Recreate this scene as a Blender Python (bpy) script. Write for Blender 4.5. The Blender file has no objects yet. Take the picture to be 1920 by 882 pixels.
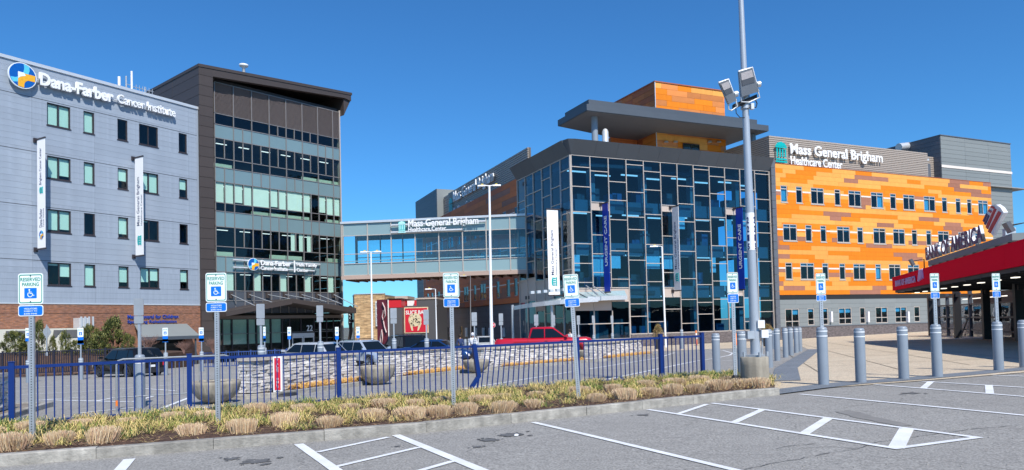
import bpy, bmesh, math, random
from mathutils import Vector, Matrix, noise
from math import sin, cos, tan, atan2, radians, pi, sqrt
rnd = random.Random(7)
sc = bpy.context.scene
col = sc.collection
# ---------------------------------------------------------------- camera
FPX, CX, PYC, EYE = 1350.0, 960.0, 566.0, 1.45     # focal length and principal point in photo pixels
PITCH, ROLL = radians(1.7), radians(1.375)
X_ = Vector((1, 0, 0)); F_ = Vector((0, cos(PITCH), sin(PITCH))); U0 = Vector((0, -sin(PITCH), cos(PITCH)))
R_ = X_ * cos(ROLL) - U0 * sin(ROLL); U_ = X_ * sin(ROLL) + U0 * cos(ROLL)
cam = bpy.data.cameras.new("camera"); camo = bpy.data.objects.new("camera", cam); col.objects.link(camo)
cam.sensor_width = 36.0; cam.lens = FPX / 1920 * 36.0; cam.shift_y = (PYC - 441) / 1920; cam.clip_start = .1; cam.clip_end = 6000
camo.matrix_world = Matrix(((R_.x, U_.x, -F_.x, 0), (R_.y, U_.y, -F_.y, 0), (R_.z, U_.z, -F_.z, EYE), (0, 0, 0, 1)))
sc.camera = camo
# ---------------------------------------------------------------- sky, sun, exposure
SUN_EL, SUN_AZ = radians(47), radians(22.3)        # sun stands behind the camera, a little to its right
S_ = Vector((sin(SUN_AZ) * cos(SUN_EL), -cos(SUN_AZ) * cos(SUN_EL), sin(SUN_EL)))
w = bpy.data.worlds.new("World"); sc.world = w; w.use_nodes = True
nt = w.node_tree; nt.nodes.clear()
sky = nt.nodes.new("ShaderNodeTexSky"); sky.sky_type = 'NISHITA'; sky.sun_disc = False
sky.sun_elevation = SUN_EL; sky.sun_rotation = pi - SUN_AZ; sky.altitude = 0
sky.air_density = 1.0; sky.dust_density = 0.15; sky.ozone_density = 3.0
bg = nt.nodes.new("ShaderNodeBackground"); bg.inputs[1].default_value = 0.105
wo = nt.nodes.new("ShaderNodeOutputWorld")
tn = nt.nodes.new("ShaderNodeMix"); tn.data_type = 'RGBA'; tn.blend_type = 'MULTIPLY'; tn.inputs[0].default_value = 1.0; tn.inputs[7].default_value = (.35, .84, 1.26, 1)
nt.links.new(sky.outputs[0], tn.inputs[6]); nt.links.new(tn.outputs[2], bg.inputs[0]); nt.links.new(bg.outputs[0], wo.inputs[0])
sl = bpy.data.lights.new("sun", 'SUN'); sl.energy = 4.8; sl.angle = radians(.53); sl.color = (1, .95, .87)
so = bpy.data.objects.new("sun", sl); col.objects.link(so); so.rotation_euler = S_.to_track_quat('Z', 'Y').to_euler()
vs = sc.view_settings; vs.view_transform = 'Standard'; vs.look = 'None'; vs.exposure = 0.18; vs.gamma = 1
sc.cycles.max_bounces = 7; sc.cycles.transparent_max_bounces = 12; sc.cycles.use_denoising = True
sc.cycles.sample_clamp_indirect = 6
# ---------------------------------------------------------------- measuring helpers (photo pixel -> place)
def ray(px, py):
    return F_ + R_ * ((px - CX) / FPX) + U_ * ((PYC - py) / FPX)
def drop(y):
    t = y - 13.0
    s = 3.0 * math.log1p(math.exp(max(-30, min(30, t / 3.0)))) if t < 80 else t
    return -.0225 * min(s, 62.0)
YL = [-900, -60, -20, -8, 0] + list(range(2, 41)) + list(range(42, 92, 2)) + [100, 130, 200, 400, 1000, 4000]
YD = [drop(y) for y in YL]
def gz(x, y):
    """height of the ground: it rises gently to the right and falls away beyond the planting bed"""
    y = max(YL[0], min(YL[-1] - .001, y)); i = 0
    lo, hi = 0, len(YL) - 1
    while hi - lo > 1:
        m = (lo + hi) // 2
        if YL[m] <= y: lo = m
        else: hi = m
    return .0145 * max(-60, min(60, x)) + YD[lo] + (YD[hi] - YD[lo]) * (y - YL[lo]) / (YL[hi] - YL[lo])
def GP(px, py, dz=0.0):
    d = ray(px, py); lo, hi = 2.0, 400.0
    f = lambda t: EYE + d.z * t / d.y - gz(d.x * t / d.y, t) - dz
    for _ in range(50):
        m = (lo + hi) / 2
        if f(m) > 0: lo = m
        else: hi = m
    t = lo
    return Vector((d.x * t / d.y, t, gz(d.x * t / d.y, t) + dz))
def PD(px, py, Y):
    d = ray(px, py); return Vector((d.x * Y / d.y, Y, EYE + d.z * Y / d.y))
# ---------------------------------------------------------------- materials
def nd(t, typ, **kw):
    n = t.nodes.new(typ)
    for k, v in kw.items(): setattr(n, k, v)
    return n
MATS = {}
def mat(name, c, rough=.6, metal=0.0, var=.10, scale=6.0, bump=0.0, bscale=None, rand=0.0, spec=.5, coat=0.0, streak=0.0, emit=0):
    """plain surface: base colour with two-scale procedural variation, optional per-object variation and relief"""
    if name in MATS: return MATS[name]
    m = bpy.data.materials.new(name); m.use_nodes = True; t = m.node_tree; b = t.nodes["Principled BSDF"]; L = t.links.new
    b.inputs["Roughness"].default_value = rough; b.inputs["Metallic"].default_value = metal
    b.inputs["Specular IOR Level"].default_value = spec; b.inputs["Coat Weight"].default_value = coat
    tc = nd(t, "ShaderNodeTexCoord"); n1 = nd(t, "ShaderNodeTexNoise"); n1.inputs["Scale"].default_value = scale; n1.inputs["Detail"].default_value = 6
    L(tc.outputs["Object"], n1.inputs["Vector"])
    hs = nd(t, "ShaderNodeHueSaturation"); hs.inputs["Color"].default_value = (*c, 1)
    mr = nd(t, "ShaderNodeMapRange"); mr.inputs[1].default_value = .25; mr.inputs[2].default_value = .75
    mr.inputs[3].default_value = 1 - var; mr.inputs[4].default_value = 1 + var
    L(n1.outputs["Fac"], mr.inputs[0]); last = mr.outputs[0]
    if streak:
        mp = nd(t, "ShaderNodeMapping"); mp.inputs["Scale"].default_value = (5, 5, .35); L(tc.outputs["Object"], mp.inputs[0])
        n2 = nd(t, "ShaderNodeTexNoise"); n2.inputs["Scale"].default_value = 1.5; n2.inputs["Detail"].default_value = 4; L(mp.outputs[0], n2.inputs["Vector"])
        m2 = nd(t, "ShaderNodeMapRange"); m2.inputs[1].default_value = .35; m2.inputs[2].default_value = .7; m2.inputs[3].default_value = 1 - streak; m2.inputs[4].default_value = 1
        L(n2.outputs["Fac"], m2.inputs[0]); mm = nd(t, "ShaderNodeMath", operation='MULTIPLY'); L(last, mm.inputs[0]); L(m2.outputs[0], mm.inputs[1]); last = mm.outputs[0]
    if rand:
        oi = nd(t, "ShaderNodeObjectInfo"); m3 = nd(t, "ShaderNodeMapRange"); m3.inputs[3].default_value = 1 - rand; m3.inputs[4].default_value = 1 + rand
        L(oi.outputs["Random"], m3.inputs[0]); mm = nd(t, "ShaderNodeMath", operation='MULTIPLY'); L(last, mm.inputs[0]); L(m3.outputs[0], mm.inputs[1]); last = mm.outputs[0]
    L(last, hs.inputs["Value"]); L(hs.outputs[0], b.inputs["Base Color"])
    if bump:
        n3 = nd(t, "ShaderNodeTexNoise"); n3.inputs["Scale"].default_value = bscale or scale * 6; n3.inputs["Detail"].default_value = 5
        L(tc.outputs["Object"], n3.inputs["Vector"]); bp = nd(t, "ShaderNodeBump"); bp.inputs["Strength"].default_value = bump; bp.inputs["Distance"].default_value = .02
        L(n3.outputs["Fac"], bp.inputs["Height"]); L(bp.outputs[0], b.inputs["Normal"])
    if emit:
        b.inputs["Emission Color"].default_value = (*c, 1); b.inputs["Emission Strength"].default_value = emit
    MATS[name] = m; return m
def glass(name, tint, refl=1.55, rough=.0, wave=.015):
    m = bpy.data.materials.new(name); m.use_nodes = True; t = m.node_tree; t.nodes.clear(); L = t.links.new
    o = nd(t, "ShaderNodeOutputMaterial"); mx = nd(t, "ShaderNodeMixShader"); tr = nd(t, "ShaderNodeBsdfTransparent"); gl = nd(t, "ShaderNodeBsdfGlossy")
    tr.inputs[0].default_value = (*tint, 1); gl.inputs["Roughness"].default_value = rough; gl.inputs["Color"].default_value = (.9, .95, 1, 1)
    fr = nd(t, "ShaderNodeFresnel"); fr.inputs[0].default_value = refl
    tc = nd(t, "ShaderNodeTexCoord"); n = nd(t, "ShaderNodeTexNoise"); n.inputs["Scale"].default_value = 1.3; L(tc.outputs["Object"], n.inputs[0])
    bp = nd(t, "ShaderNodeBump"); bp.inputs["Strength"].default_value = 1; bp.inputs["Distance"].default_value = wave; L(n.outputs["Fac"], bp.inputs["Height"]); L(bp.outputs[0], gl.inputs["Normal"])
    ge = nd(t, "ShaderNodeNewGeometry"); io = nd(t, "ShaderNodeMapRange"); io.inputs[3].default_value = refl; io.inputs[4].default_value = 1 / refl; L(ge.outputs["Backfacing"], io.inputs[0]); L(io.outputs[0], fr.inputs[0])
    iv = nd(t, "ShaderNodeMath", operation='SUBTRACT'); iv.inputs[0].default_value = 1; L(ge.outputs["Backfacing"], iv.inputs[1]); mm = nd(t, "ShaderNodeMath", operation='MULTIPLY'); L(fr.outputs[0], mm.inputs[0]); L(iv.outputs[0], mm.inputs[1])
    L(mm.outputs[0], mx.inputs[0]); L(tr.outputs[0], mx.inputs[1]); L(gl.outputs[0], mx.inputs[2]); L(mx.outputs[0], o.inputs[0])
    MATS[name] = m; return m
def ground_mat(name, c, c2, grain=60, bump=.25, patch=.35, crack=0, stain=0):
    m = bpy.data.materials.new(name); m.use_nodes = True; t = m.node_tree; b = t.nodes["Principled BSDF"]; L = t.links.new
    b.inputs["Roughness"].default_value = .85; b.inputs["Specular IOR Level"].default_value = .3
    tc = nd(t, "ShaderNodeTexCoord")
    def nz(s, d=5, r=.5):
        n = nd(t, "ShaderNodeTexNoise"); n.inputs["Scale"].default_value = s; n.inputs["Detail"].default_value = d; n.inputs["Roughness"].default_value = r; L(tc.outputs["Object"], n.inputs[0]); return n.outputs["Fac"]
    def rng(x, a, bb, lo, hi):
        q = nd(t, "ShaderNodeMapRange"); q.inputs[1].default_value = a; q.inputs[2].default_value = bb; q.inputs[3].default_value = lo; q.inputs[4].default_value = hi; L(x, q.inputs[0]); return q.outputs[0]
    def mul(a, bb):
        q = nd(t, "ShaderNodeMath", operation='MULTIPLY'); L(a, q.inputs[0]); L(bb, q.inputs[1]); return q.outputs[0]
    mix = nd(t, "ShaderNodeMix", data_type='RGBA'); mix.inputs[6].default_value = (*c, 1); mix.inputs[7].default_value = (*c2, 1)
    L(rng(nz(patch, 6, .6), .35, .65, 0, 1), mix.inputs[0])
    v = mul(rng(nz(grain, 3, .7), .34, .66, .62, 1.40), rng(nz(grain * .22, 4), .3, .7, .93, 1.07))
    v = mul(v, rng(nz(2.2, 5), .3, .7, .95, 1.05))
    if crack:
        vo = nd(t, "ShaderNodeTexVoronoi", feature='DISTANCE_TO_EDGE'); vo.inputs["Scale"].default_value = crack
        mp = nd(t, "ShaderNodeMix", data_type='RGBA', blend_type='LINEAR_LIGHT'); mp.inputs[0].default_value = .6
        n = nd(t, "ShaderNodeTexNoise"); n.inputs["Scale"].default_value = .8; n.inputs["Detail"].default_value = 6; L(tc.outputs["Object"], n.inputs[0])
        L(tc.outputs["Object"], mp.inputs[6]); L(n.outputs["Color"], mp.inputs[7]); L(mp.outputs[2], vo.inputs["Vector"])
        k = nd(t, "ShaderNodeMath", operation='MAXIMUM'); L(rng(vo.outputs["Distance"], .0, .0035, .62, 1), k.inputs[0]); L(rng(nz(.5, 2), .45, .55, 0, 1), k.inputs[1]); v = mul(v, k.outputs[0])
    if stain:
        v = mul(v, rng(nz(.55, 3, .4), .66, .74, 1, 1 - stain))
    hs = nd(t, "ShaderNodeHueSaturation"); L(mix.outputs[2], hs.inputs["Color"]); L(v, hs.inputs["Value"]); L(hs.outputs[0], b.inputs["Base Color"])
    bp = nd(t, "ShaderNodeBump"); bp.inputs["Strength"].default_value = bump; bp.inputs["Distance"].default_value = .01; L(nz(grain, 4, .7), bp.inputs["Height"]); L(bp.outputs[0], b.inputs["Normal"])
    MATS[name] = m; return m
def brick_mat(name, c1, c2, mortar, bw, bh, msize=.012, bump=.4, off=.5):
    """courses in the plane of the wall: local x along the wall, local z up (walls are built in their own frame)"""
    m = bpy.data.materials.new(name); m.use_nodes = True; t = m.node_tree; b = t.nodes["Principled BSDF"]; L = t.links.new
    b.inputs["Roughness"].default_value = .85
    tc = nd(t, "ShaderNodeTexCoord"); sp = nd(t, "ShaderNodeSeparateXYZ"); cb = nd(t, "ShaderNodeCombineXYZ"); ad = nd(t, "ShaderNodeMath", operation='ADD')
    L(tc.outputs["Object"], sp.inputs[0]); L(sp.outputs[0], ad.inputs[0]); L(sp.outputs[1], ad.inputs[1]); L(ad.outputs[0], cb.inputs[0]); L(sp.outputs[2], cb.inputs[1])
    br = nd(t, "ShaderNodeTexBrick"); br.offset = off; br.inputs["Color1"].default_value = (*c1, 1); br.inputs["Color2"].default_value = (*c2, 1); br.inputs["Mortar"].default_value = (*mortar, 1)
    br.inputs["Scale"].default_value = 1; br.inputs["Mortar Size"].default_value = msize; br.inputs["Brick Width"].default_value = bw; br.inputs["Row Height"].default_value = bh; br.inputs["Bias"].default_value = -.1
    L(cb.outputs[0], br.inputs["Vector"])
    mp = nd(t, "ShaderNodeMapping"); mp.inputs["Scale"].default_value = (1 / bw, 1, 1 / bh); L(tc.outputs["Object"], mp.inputs[0])
    n = nd(t, "ShaderNodeTexNoise"); n.inputs["Scale"].default_value = .9; n.inputs["Detail"].default_value = 3; L(mp.outputs[0], n.inputs[0])
    q = nd(t, "ShaderNodeMapRange"); q.inputs[1].default_value = .3; q.inputs[2].default_value = .7; q.inputs[3].default_value = .6; q.inputs[4].default_value = 1.35; L(n.outputs["Fac"], q.inputs[0])
    hs = nd(t, "ShaderNodeHueSaturation"); L(br.outputs["Color"], hs.inputs["Color"]); L(q.outputs[0], hs.inputs["Value"]); L(hs.outputs[0], b.inputs["Base Color"])
    bp = nd(t, "ShaderNodeBump"); bp.inputs["Strength"].default_value = bump; bp.inputs["Distance"].default_value = .01; bp.invert = True; L(br.outputs["Fac"], bp.inputs["Height"]); L(bp.outputs[0], b.inputs["Normal"])
    MATS[name] = m; return m
# ---------------------------------------------------------------- mesh helpers
class MB:
    def __init__(s): s.v = []; s.f = []; s.mi = []; s.sm = []
    def add(s, vs, fs, mi=0, sm=False):
        b = len(s.v); s.v += [tuple(v) for v in vs]
        for f in fs: s.f.append([b + i for i in f]); s.mi.append(mi); s.sm.append(sm)
        return s
    def box(s, x0, x1, y0, y1, z0, z1, mi=0):
        v = [(x0, y0, z0), (x1, y0, z0), (x1, y1, z0), (x0, y1, z0), (x0, y0, z1), (x1, y0, z1), (x1, y1, z1), (x0, y1, z1)]
        return s.add(v, [(0, 3, 2, 1), (4, 5, 6, 7), (0, 1, 5, 4), (1, 2, 6, 5), (2, 3, 7, 6), (3, 0, 4, 7)], mi)
    def hexa(s, lo, hi, mi=0):
        return s.add(list(lo) + list(hi), [(0, 3, 2, 1), (4, 5, 6, 7), (0, 1, 5, 4), (1, 2, 6, 5), (2, 3, 7, 6), (3, 0, 4, 7)], mi)
    def prism(s, pts, y0, y1, mi=0):
        """polygon in x,z (counter-clockwise seen from -y) extruded from y0 (front) to y1"""
        n = len(pts); a = sum(pts[i][0] * pts[(i + 1) % n][1] - pts[(i + 1) % n][0] * pts[i][1] for i in range(n))
        if a < 0: pts = pts[::-1]
        v = [(x, y0, z) for x, z in pts] + [(x, y1, z) for x, z in pts]
        return s.add(v, [tuple(range(n)), tuple(range(2 * n - 1, n - 1, -1))] + [(i, i + n, (i + 1) % n + n, (i + 1) % n) for i in range(n)], mi)
    def slab(s, pts, z0, z1, mi=0):
        n = len(pts); a = sum(pts[i][0] * pts[(i + 1) % n][1] - pts[(i + 1) % n][0] * pts[i][1] for i in range(n))
        if a < 0: pts = pts[::-1]
        v = [(x, y, z0) for x, y in pts] + [(x, y, z1) for x, y in pts]
        return s.add(v, [tuple(range(n - 1, -1, -1)), tuple(range(n, 2 * n))] + [(i, (i + 1) % n, (i + 1) % n + n, i + n) for i in range(n)], mi)
    def tube(s, pts, r, n=8, mi=0, cap=True, sm=True):
        pts = [Vector(p) for p in pts]; k = len(pts); rs = r if isinstance(r, (list, tuple)) else [r] * k
        t0 = (pts[1] - pts[0]).normalized(); up = Vector((0, 0, 1)) if abs(t0.z) < .9 else Vector((1, 0, 0)); a = t0.cross(up).normalized(); vs = []
        for i, p in enumerate(pts):
            t = (pts[min(i + 1, k - 1)] - pts[max(i - 1, 0)]).normalized(); a = (a - t * a.dot(t)).normalized(); b = t.cross(a)
            vs += [p + (a * cos(2 * pi * j / n) + b * sin(2 * pi * j / n)) * rs[i] for j in range(n)]
        fs = [(i * n + j, i * n + (j + 1) % n, (i + 1) * n + (j + 1) % n, (i + 1) * n + j) for i in range(k - 1) for j in range(n)]
        s.add(vs, fs, mi, sm)
        if cap:
            s.add(vs[:n], [tuple(range(n - 1, -1, -1))], mi); s.add(vs[-n:], [tuple(range(n))], mi)
        return s
    def lathe(s, prof, n=24, mi=0, c=(0, 0, 0), sm=True):
        vs = [(c[0] + r * cos(2 * pi * j / n), c[1] + r * sin(2 * pi * j / n), c[2] + z) for r, z in prof for j in range(n)]
        fs = [(i * n + j, i * n + (j + 1) % n, (i + 1) * n + (j + 1) % n, (i + 1) * n + j) for i in range(len(prof) - 1) for j in range(n)]
        s.add(vs, fs, mi, sm)
        if prof[0][0] > .001: s.add(vs[:n], [tuple(range(n - 1, -1, -1))], mi)
        if prof[-1][0] > .001: s.add(vs[-n:], [tuple(range(n))], mi)
        return s
    def disc(s, c, r, y0, y1, n=24, mi=0):
        return s.prism([(c[0] + r * cos(2 * pi * i / n), c[1] + r * sin(2 * pi * i / n)) for i in range(n)], y0, y1, mi)
    def xf(s, M):
        s.v = [tuple(M @ Vector(v)) for v in s.v]; return s
    def mesh(s, name, mats):
        me = bpy.data.meshes.new(name); me.from_pydata(s.v, [], s.f)
        for m in (mats if isinstance(mats, (list, tuple)) else [mats]): me.materials.append(m)
        me.polygons.foreach_set("material_index", s.mi); me.polygons.foreach_set("use_smooth", s.sm); me.update(); return me
    def build(s, name, mats, parent=None, **kw):
        return link(name, s.mesh(name, mats), parent, **kw)
def link(name, me, parent=None, loc=None, rotz=None, scale=None, **pr):
    o = bpy.data.objects.new(name, me); col.objects.link(o); o.parent = parent
    if loc is not None: o.location = loc
    if rotz is not None: o.rotation_euler = (0, 0, rotz)
    if scale is not None: o.scale = scale
    for k, v in pr.items(): o[k] = v
    return o
def thing(name, label, cat, loc=(0, 0, 0), rotz=0.0, group=None):
    o = bpy.data.objects.new(name, None); col.objects.link(o); o.empty_display_size = .2
    o.location = loc; o.rotation_euler = (0, 0, rotz); o['label'] = label; o['category'] = cat
    if group: o['group'] = group
    return o
KIDS = {}
def copy_tree(o, loc=None, rotz=None, label=None, group=None, parent=None, scale=None):
    c = o.copy(); col.objects.link(c)
    if parent is not None: c.parent = parent
    if loc is not None: c.location = loc
    if rotz is not None: c.rotation_euler = (0, 0, rotz)
    if scale is not None: c.scale = (scale,) * 3 if not isinstance(scale, tuple) else scale
    if label: c['label'] = label
    if group: c['group'] = group
    for ch in o.children: copy_tree(ch, parent=c)
    return c
CUBES = {}
def piece(parent, name, x0, x1, y0, y1, z0, z1, m, **pr):
    """a box-shaped piece: one shared unit block per material, stretched to size"""
    if "brick" in m.name or "stone" in m.name:      # coursed materials need true lengths, so these get their own mesh
        return MB().box(x0, x1, y0, y1, z0, z1).build(name, m, parent, **pr)
    if m.name not in CUBES:
        CUBES[m.name] = MB().box(-.5, .5, -.5, .5, -.5, .5).mesh("block", m)
    return link(name, CUBES[m.name], parent, loc=((x0 + x1) / 2, (y0 + y1) / 2, (z0 + z1) / 2), scale=(abs(x1 - x0), abs(y1 - y0), abs(z1 - z0)), **pr)
TXT = {}
def text_mesh(s, bold, m):
    k = (s, bold, m.name)
    if k in TXT: return TXT[k]
    cu = bpy.data.curves.new("lettering", 'FONT'); cu.body = s; cu.size = 1; cu.extrude = .5; cu.offset = bold; cu.resolution_u = 3
    o = bpy.data.objects.new("tmp", cu); col.objects.link(o)
    dg = bpy.context.evaluated_depsgraph_get(); me = bpy.data.meshes.new_from_object(o.evaluated_get(dg))
    bpy.data.objects.remove(o)
    xs = [v.co.x for v in me.vertices]; ys = [v.co.y for v in me.vertices]; x0, x1, y0, y1 = min(xs), max(xs), min(ys), max(ys)
    for v in me.vertices: v.co = ((v.co.x - x0) / (x1 - x0), (v.co.y - y0) / (y1 - y0), v.co.z)
    me.materials.clear(); me.materials.append(m); TXT[k] = me; return me
def text(s, parent, x0, z0, w, h, y, m, depth=.02, bold=0.0, vertical=False, name="lettering"):
    me = text_mesh(s, bold, m); o = link(name, me, parent)
    rot = Matrix.Rotation(pi / 2, 4, 'X')
    if vertical: rot = Matrix.Rotation(-pi / 2, 4, 'Y') @ rot      # reads from bottom to top
    o.matrix_basis = Matrix.Translation((x0, y, z0)) @ rot @ Matrix.Diagonal((w, h, depth, 1)); return o
class Fac:
    """vertical facade plane: local x runs along it to the right as seen from outside, local y into the building, z up"""
    def __init__(s, px, Y, a_deg):
        p = PD(px, 606, Y); s.o = Vector((p.x, p.y, 0)); a = radians(a_deg); s.u = Vector((sin(a), cos(a), 0)); s.n = Vector((-cos(a), sin(a), 0)); s.rz = pi / 2 - a
    def at(s, px, py, off=0.0):
        d = ray(px, py); c = Vector((0, 0, EYE)); k = (s.o + s.n * off - c).dot(s.n) / d.dot(s.n); p = c + d * k
        return (p - s.o).dot(s.u), p.z
    def s(s_, px, off=0.0, py=450): return s_.at(px, py, off)[0]
    def z(s_, px, py, off=0.0): return s_.at(px, py, off)[1]
    def w(s, x, y, z=0.0): p = s.o + s.u * x + s.n * y; return Vector((p.x, p.y, z))
    def thing(s, name, label, cat, group=None, x=0, y=0, z=0): return thing(name, label, cat, s.w(x, y, z), s.rz, group)
def arc(cx, cz, r, a0, a1, n=10): return [(cx + r * cos(radians(a0 + (a1 - a0) * i / n)), cz + r * sin(radians(a0 + (a1 - a0) * i / n))) for i in range(n + 1)]
# ================================================================ materials in use
asphalt = ground_mat("asphalt", (.265, .255, .238), (.305, .295, .275), grain=38, bump=.9, patch=.12, crack=.23, stain=.25)
far_asphalt = ground_mat("far_asphalt", (.255, .248, .235), (.30, .29, .272), grain=20, bump=.3, patch=.1, crack=.15, stain=.12)
plaza_m = ground_mat("plaza_concrete", (.50, .41, .30), (.56, .47, .35), grain=30, bump=.1, patch=.3, stain=.1)
tile_m = ground_mat("detectable_tile", (.155, .175, .20), (.18, .20, .225), grain=40, bump=.6, patch=.6)
mulch_m = ground_mat("mulch", (.055, .030, .020), (.095, .055, .038), grain=25, bump=1.0, patch=1.5)
land_m = ground_mat("land", (.16, .155, .15), (.12, .13, .09), grain=3, bump=.1, patch=.02)
paint_m = mat("road_paint", (.74, .75, .76), .7, var=.12, scale=3, bump=.3, bscale=40)
granite = mat("granite", (.37, .35, .31), .8, var=.34, scale=5, bump=.8, bscale=24, rand=.14, streak=.28)
conc = mat("cast_concrete", (.40, .36, .29), .85, var=.20, scale=2.2, bump=.35, bscale=25, streak=.42)
steel_g = mat("galvanised_steel", (.47, .50, .53), .45, .55, var=.12, scale=9)
bollard_m = mat("bollard_sleeve", (.235, .275, .325), .42, var=.05, scale=4, rand=.05)
reflect_m = mat("reflective_band", (.75, .78, .8), .35, var=.03)
fence_m = mat("blue_fence_paint", (.004, .028, .165), .45, var=.10, scale=7, spec=.3, bump=.1, bscale=30)
white_m = mat("white_paint", (.82, .83, .84), .45, var=.02)
sign_w = mat("sign_white", (.80, .86, .86), .4, var=.03)
sign_green = mat("sign_green", (.0, .27, .19), .4, var=.03)
sign_blue = mat("sign_blue", (.0, .16, .72), .4, var=.03)
sign_back = mat("sign_back_aluminium", (.42, .44, .46), .5, .5, var=.08)
black_m = mat("black_rubber", (.018, .018, .02), .65, var=.2)
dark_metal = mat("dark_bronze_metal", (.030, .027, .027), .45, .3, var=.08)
red_sign = mat("red_sign_face", (.62, .02, .04), .4, var=.03)
teal_m = mat("teal_sign", (.0, .40, .40), .4, var=.02)
navy_m = mat("navy_lettering", (.012, .03, .12), .5, var=.02)
banner_blue = mat("banner_blue", (.006, .045, .42), .55, var=.04, spec=.3)
banner_white = mat("banner_white", (.86, .86, .86), .6, var=.02)
# ================================================================ ground sheets
def patch(name, pts, dz, m, **pr):
    """a sheet lying on the ground, sliced where the ground changes slope"""
    bm = bmesh.new(); vs = [bm.verts.new((p[0], p[1], 0)) for p in pts]; bm.faces.new(vs)
    ys = [p[1] for p in pts]; xs = [p[0] for p in pts]
    for y in YL:
        if min(ys) < y < max(ys):
            bmesh.ops.bisect_plane(bm, geom=bm.verts[:] + bm.edges[:] + bm.faces[:], plane_co=(0, y, 0), plane_no=(0, 1, 0))
    for x in (-60, 60):
        if min(xs) < x < max(xs):
            bmesh.ops.bisect_plane(bm, geom=bm.verts[:] + bm.edges[:] + bm.faces[:], plane_co=(x, 0, 0), plane_no=(1, 0, 0))
    bmesh.ops.triangulate(bm, faces=bm.faces[:])
    for v in bm.verts: v.co.z = gz(v.co.x, v.co.y) + dz
    bmesh.ops.recalc_face_normals(bm, faces=bm.faces[:])
    if bm.faces[:][0].normal.z < 0: bmesh.ops.reverse_faces(bm, faces=bm.faces[:])
    me = bpy.data.meshes.new(name); bm.to_mesh(me); bm.free(); me.materials.append(m)
    return link(name, me, **pr)
def GX(l, dz=0): return [GP(x, y, dz) for x, y in l]
patch("land", [(-3900, -890), (3900, -890), (3900, 3990), (-3900, 3990)], -.03, land_m, kind='structure')
patch("parking_lot", [(-95, -60), (110, -60), (110, 125), (-95, 125)], 0, asphalt, kind='structure')
K = GX([(-60, 880), (400, 843), (800, 811.5), (1100, 779), (1300, 757.5), (1400, 746), (1462, 741)])
K.insert(0, K[0] + (K[0] - K[1]).normalized() * 6)
FA, FB = GP(22, 792, .14), GP(1318, 701, .13)
fd = (FB - FA).normalized(); fn = Vector((-fd.y, fd.x, 0))
street = [(K[0].x - 10, K[0].y + 1)] + [(p.x, p.y) for p in (FA - fd * 6 + fn * .45, FB + fn * .5)] + [(p.x, p.y) for p in GX([(1446, 700), (1452, 690), (1515, 655), (1502, 640)])] + [(14, 80), (-75, 80), (-75, 14)]
patch("street", street, .006, far_asphalt, kind='structure')
plaza = GX([(1458, 738), (1446, 714), (1453, 692), (1516, 656), (1503, 650), (1340, 655), (1190, 661), (1110, 655)])
pl2 = [(p.x, p.y) for p in plaza] + [(9, 66), (26, 74), (60, 90), (75, 80), (80, 20), (30, 15)] + [(p.x, p.y) for p in GX([(1990, 694), (1758, 713), (1545, 729)])]
patch("plaza", pl2, .014, plaza_m, kind='structure')
def strip(name, pl, wdt, dz, m, side=1, **pr):
    out = []
    for i, p in enumerate(pl):
        d = (pl[min(i + 1, len(pl) - 1)] - pl[max(i - 1, 0)]).normalized(); out.append((p.x - d.y * wdt * side, p.y + d.x * wdt * side))
    return patch(name, [(p.x, p.y) for p in pl] + out[::-1], dz, m, **pr)
strip("tactile_strip", GX([(1462, 741), (1545, 730), (1614, 722), (1695, 716), (1758, 711), (1990, 690)]), .62, .022, tile_m, 1, kind='structure')
strip("tactile_strip", GX([(1446, 716), (1453, 692), (1516, 656)]), .62, .022, tile_m, -1, kind='structure')
# concrete slab joints on the plaza
jm = mat("slab_joint_gap", (.22, .18, .13), .9)  # dark colour of the joints themselves
jb = MB()
def gquad(mb, a, b, wd, dz, step=1.0, mi=0):
    L = (b - a).length; n = max(1, int(L / step)); d = (b - a) / L; nn = Vector((-d.y, d.x, 0)).normalized() * wd / 2; vs = []
    for i in range(n + 1):
        p = a + d * (L * i / n)
        for q in (p - nn, p + nn): vs.append((q.x, q.y, gz(q.x, q.y) + dz))
    mb.add(vs, [(2 * i, 2 * i + 2, 2 * i + 3, 2 * i + 1) for i in range(n)], mi)
for k in range(16):
    gquad(jb, Vector((7.5 + k * 2.6 * .9, 17.5 + k * .9, 0)), Vector((7.5 + k * 2.6 * .9 + 13, 17.5 + k * .9 + 40, 0)), .03, .0215)
for k in range(14):
    gquad(jb, Vector((8.5 + k, 21 + k * 2.8, 0)), Vector((44 + k, 27 + k * 2.8, 0)), .03, .0215)
jb.build("plaza_joints", jm, kind='structure')
# ---- painted lines
def lines(name, L, dz):
    mb = MB()
    for a, b, c, d, wd in L: gquad(mb, GP(a, b), GP(c, d), wd, dz, .6)
    mb.build(name, paint_m, kind='structure')
lines("parking_marking", [(200, 912, 243, 862, .13), (560, 834, 640, 890, .12), (596, 849, 728, 821, .085), (628, 877, 786, 840, .085), (742, 817, 915, 888, .12), (770, 889, 850, 866, .085),
    (1000, 793, 1420, 893, .09), (1215, 769, 1684, 843, .09), (1335, 757, 1834, 822, .09), (1838, 821, 1674, 843, .09), (1272, 777, 1326, 759, .09), (1377, 793, 1430, 769, .11),
    (1507, 815, 1554, 785, .13), (1680, 842, 1700, 805, .16), (1500, 740, 1960, 784, .09), (1640, 722, 1960, 748, .09), (1728, 716, 1960, 730, .09), (1731, 729, 1746, 716, .12), (1856, 739, 1854, 723, .12), (1850, 704, 1960, 708, .09)], .009)
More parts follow.
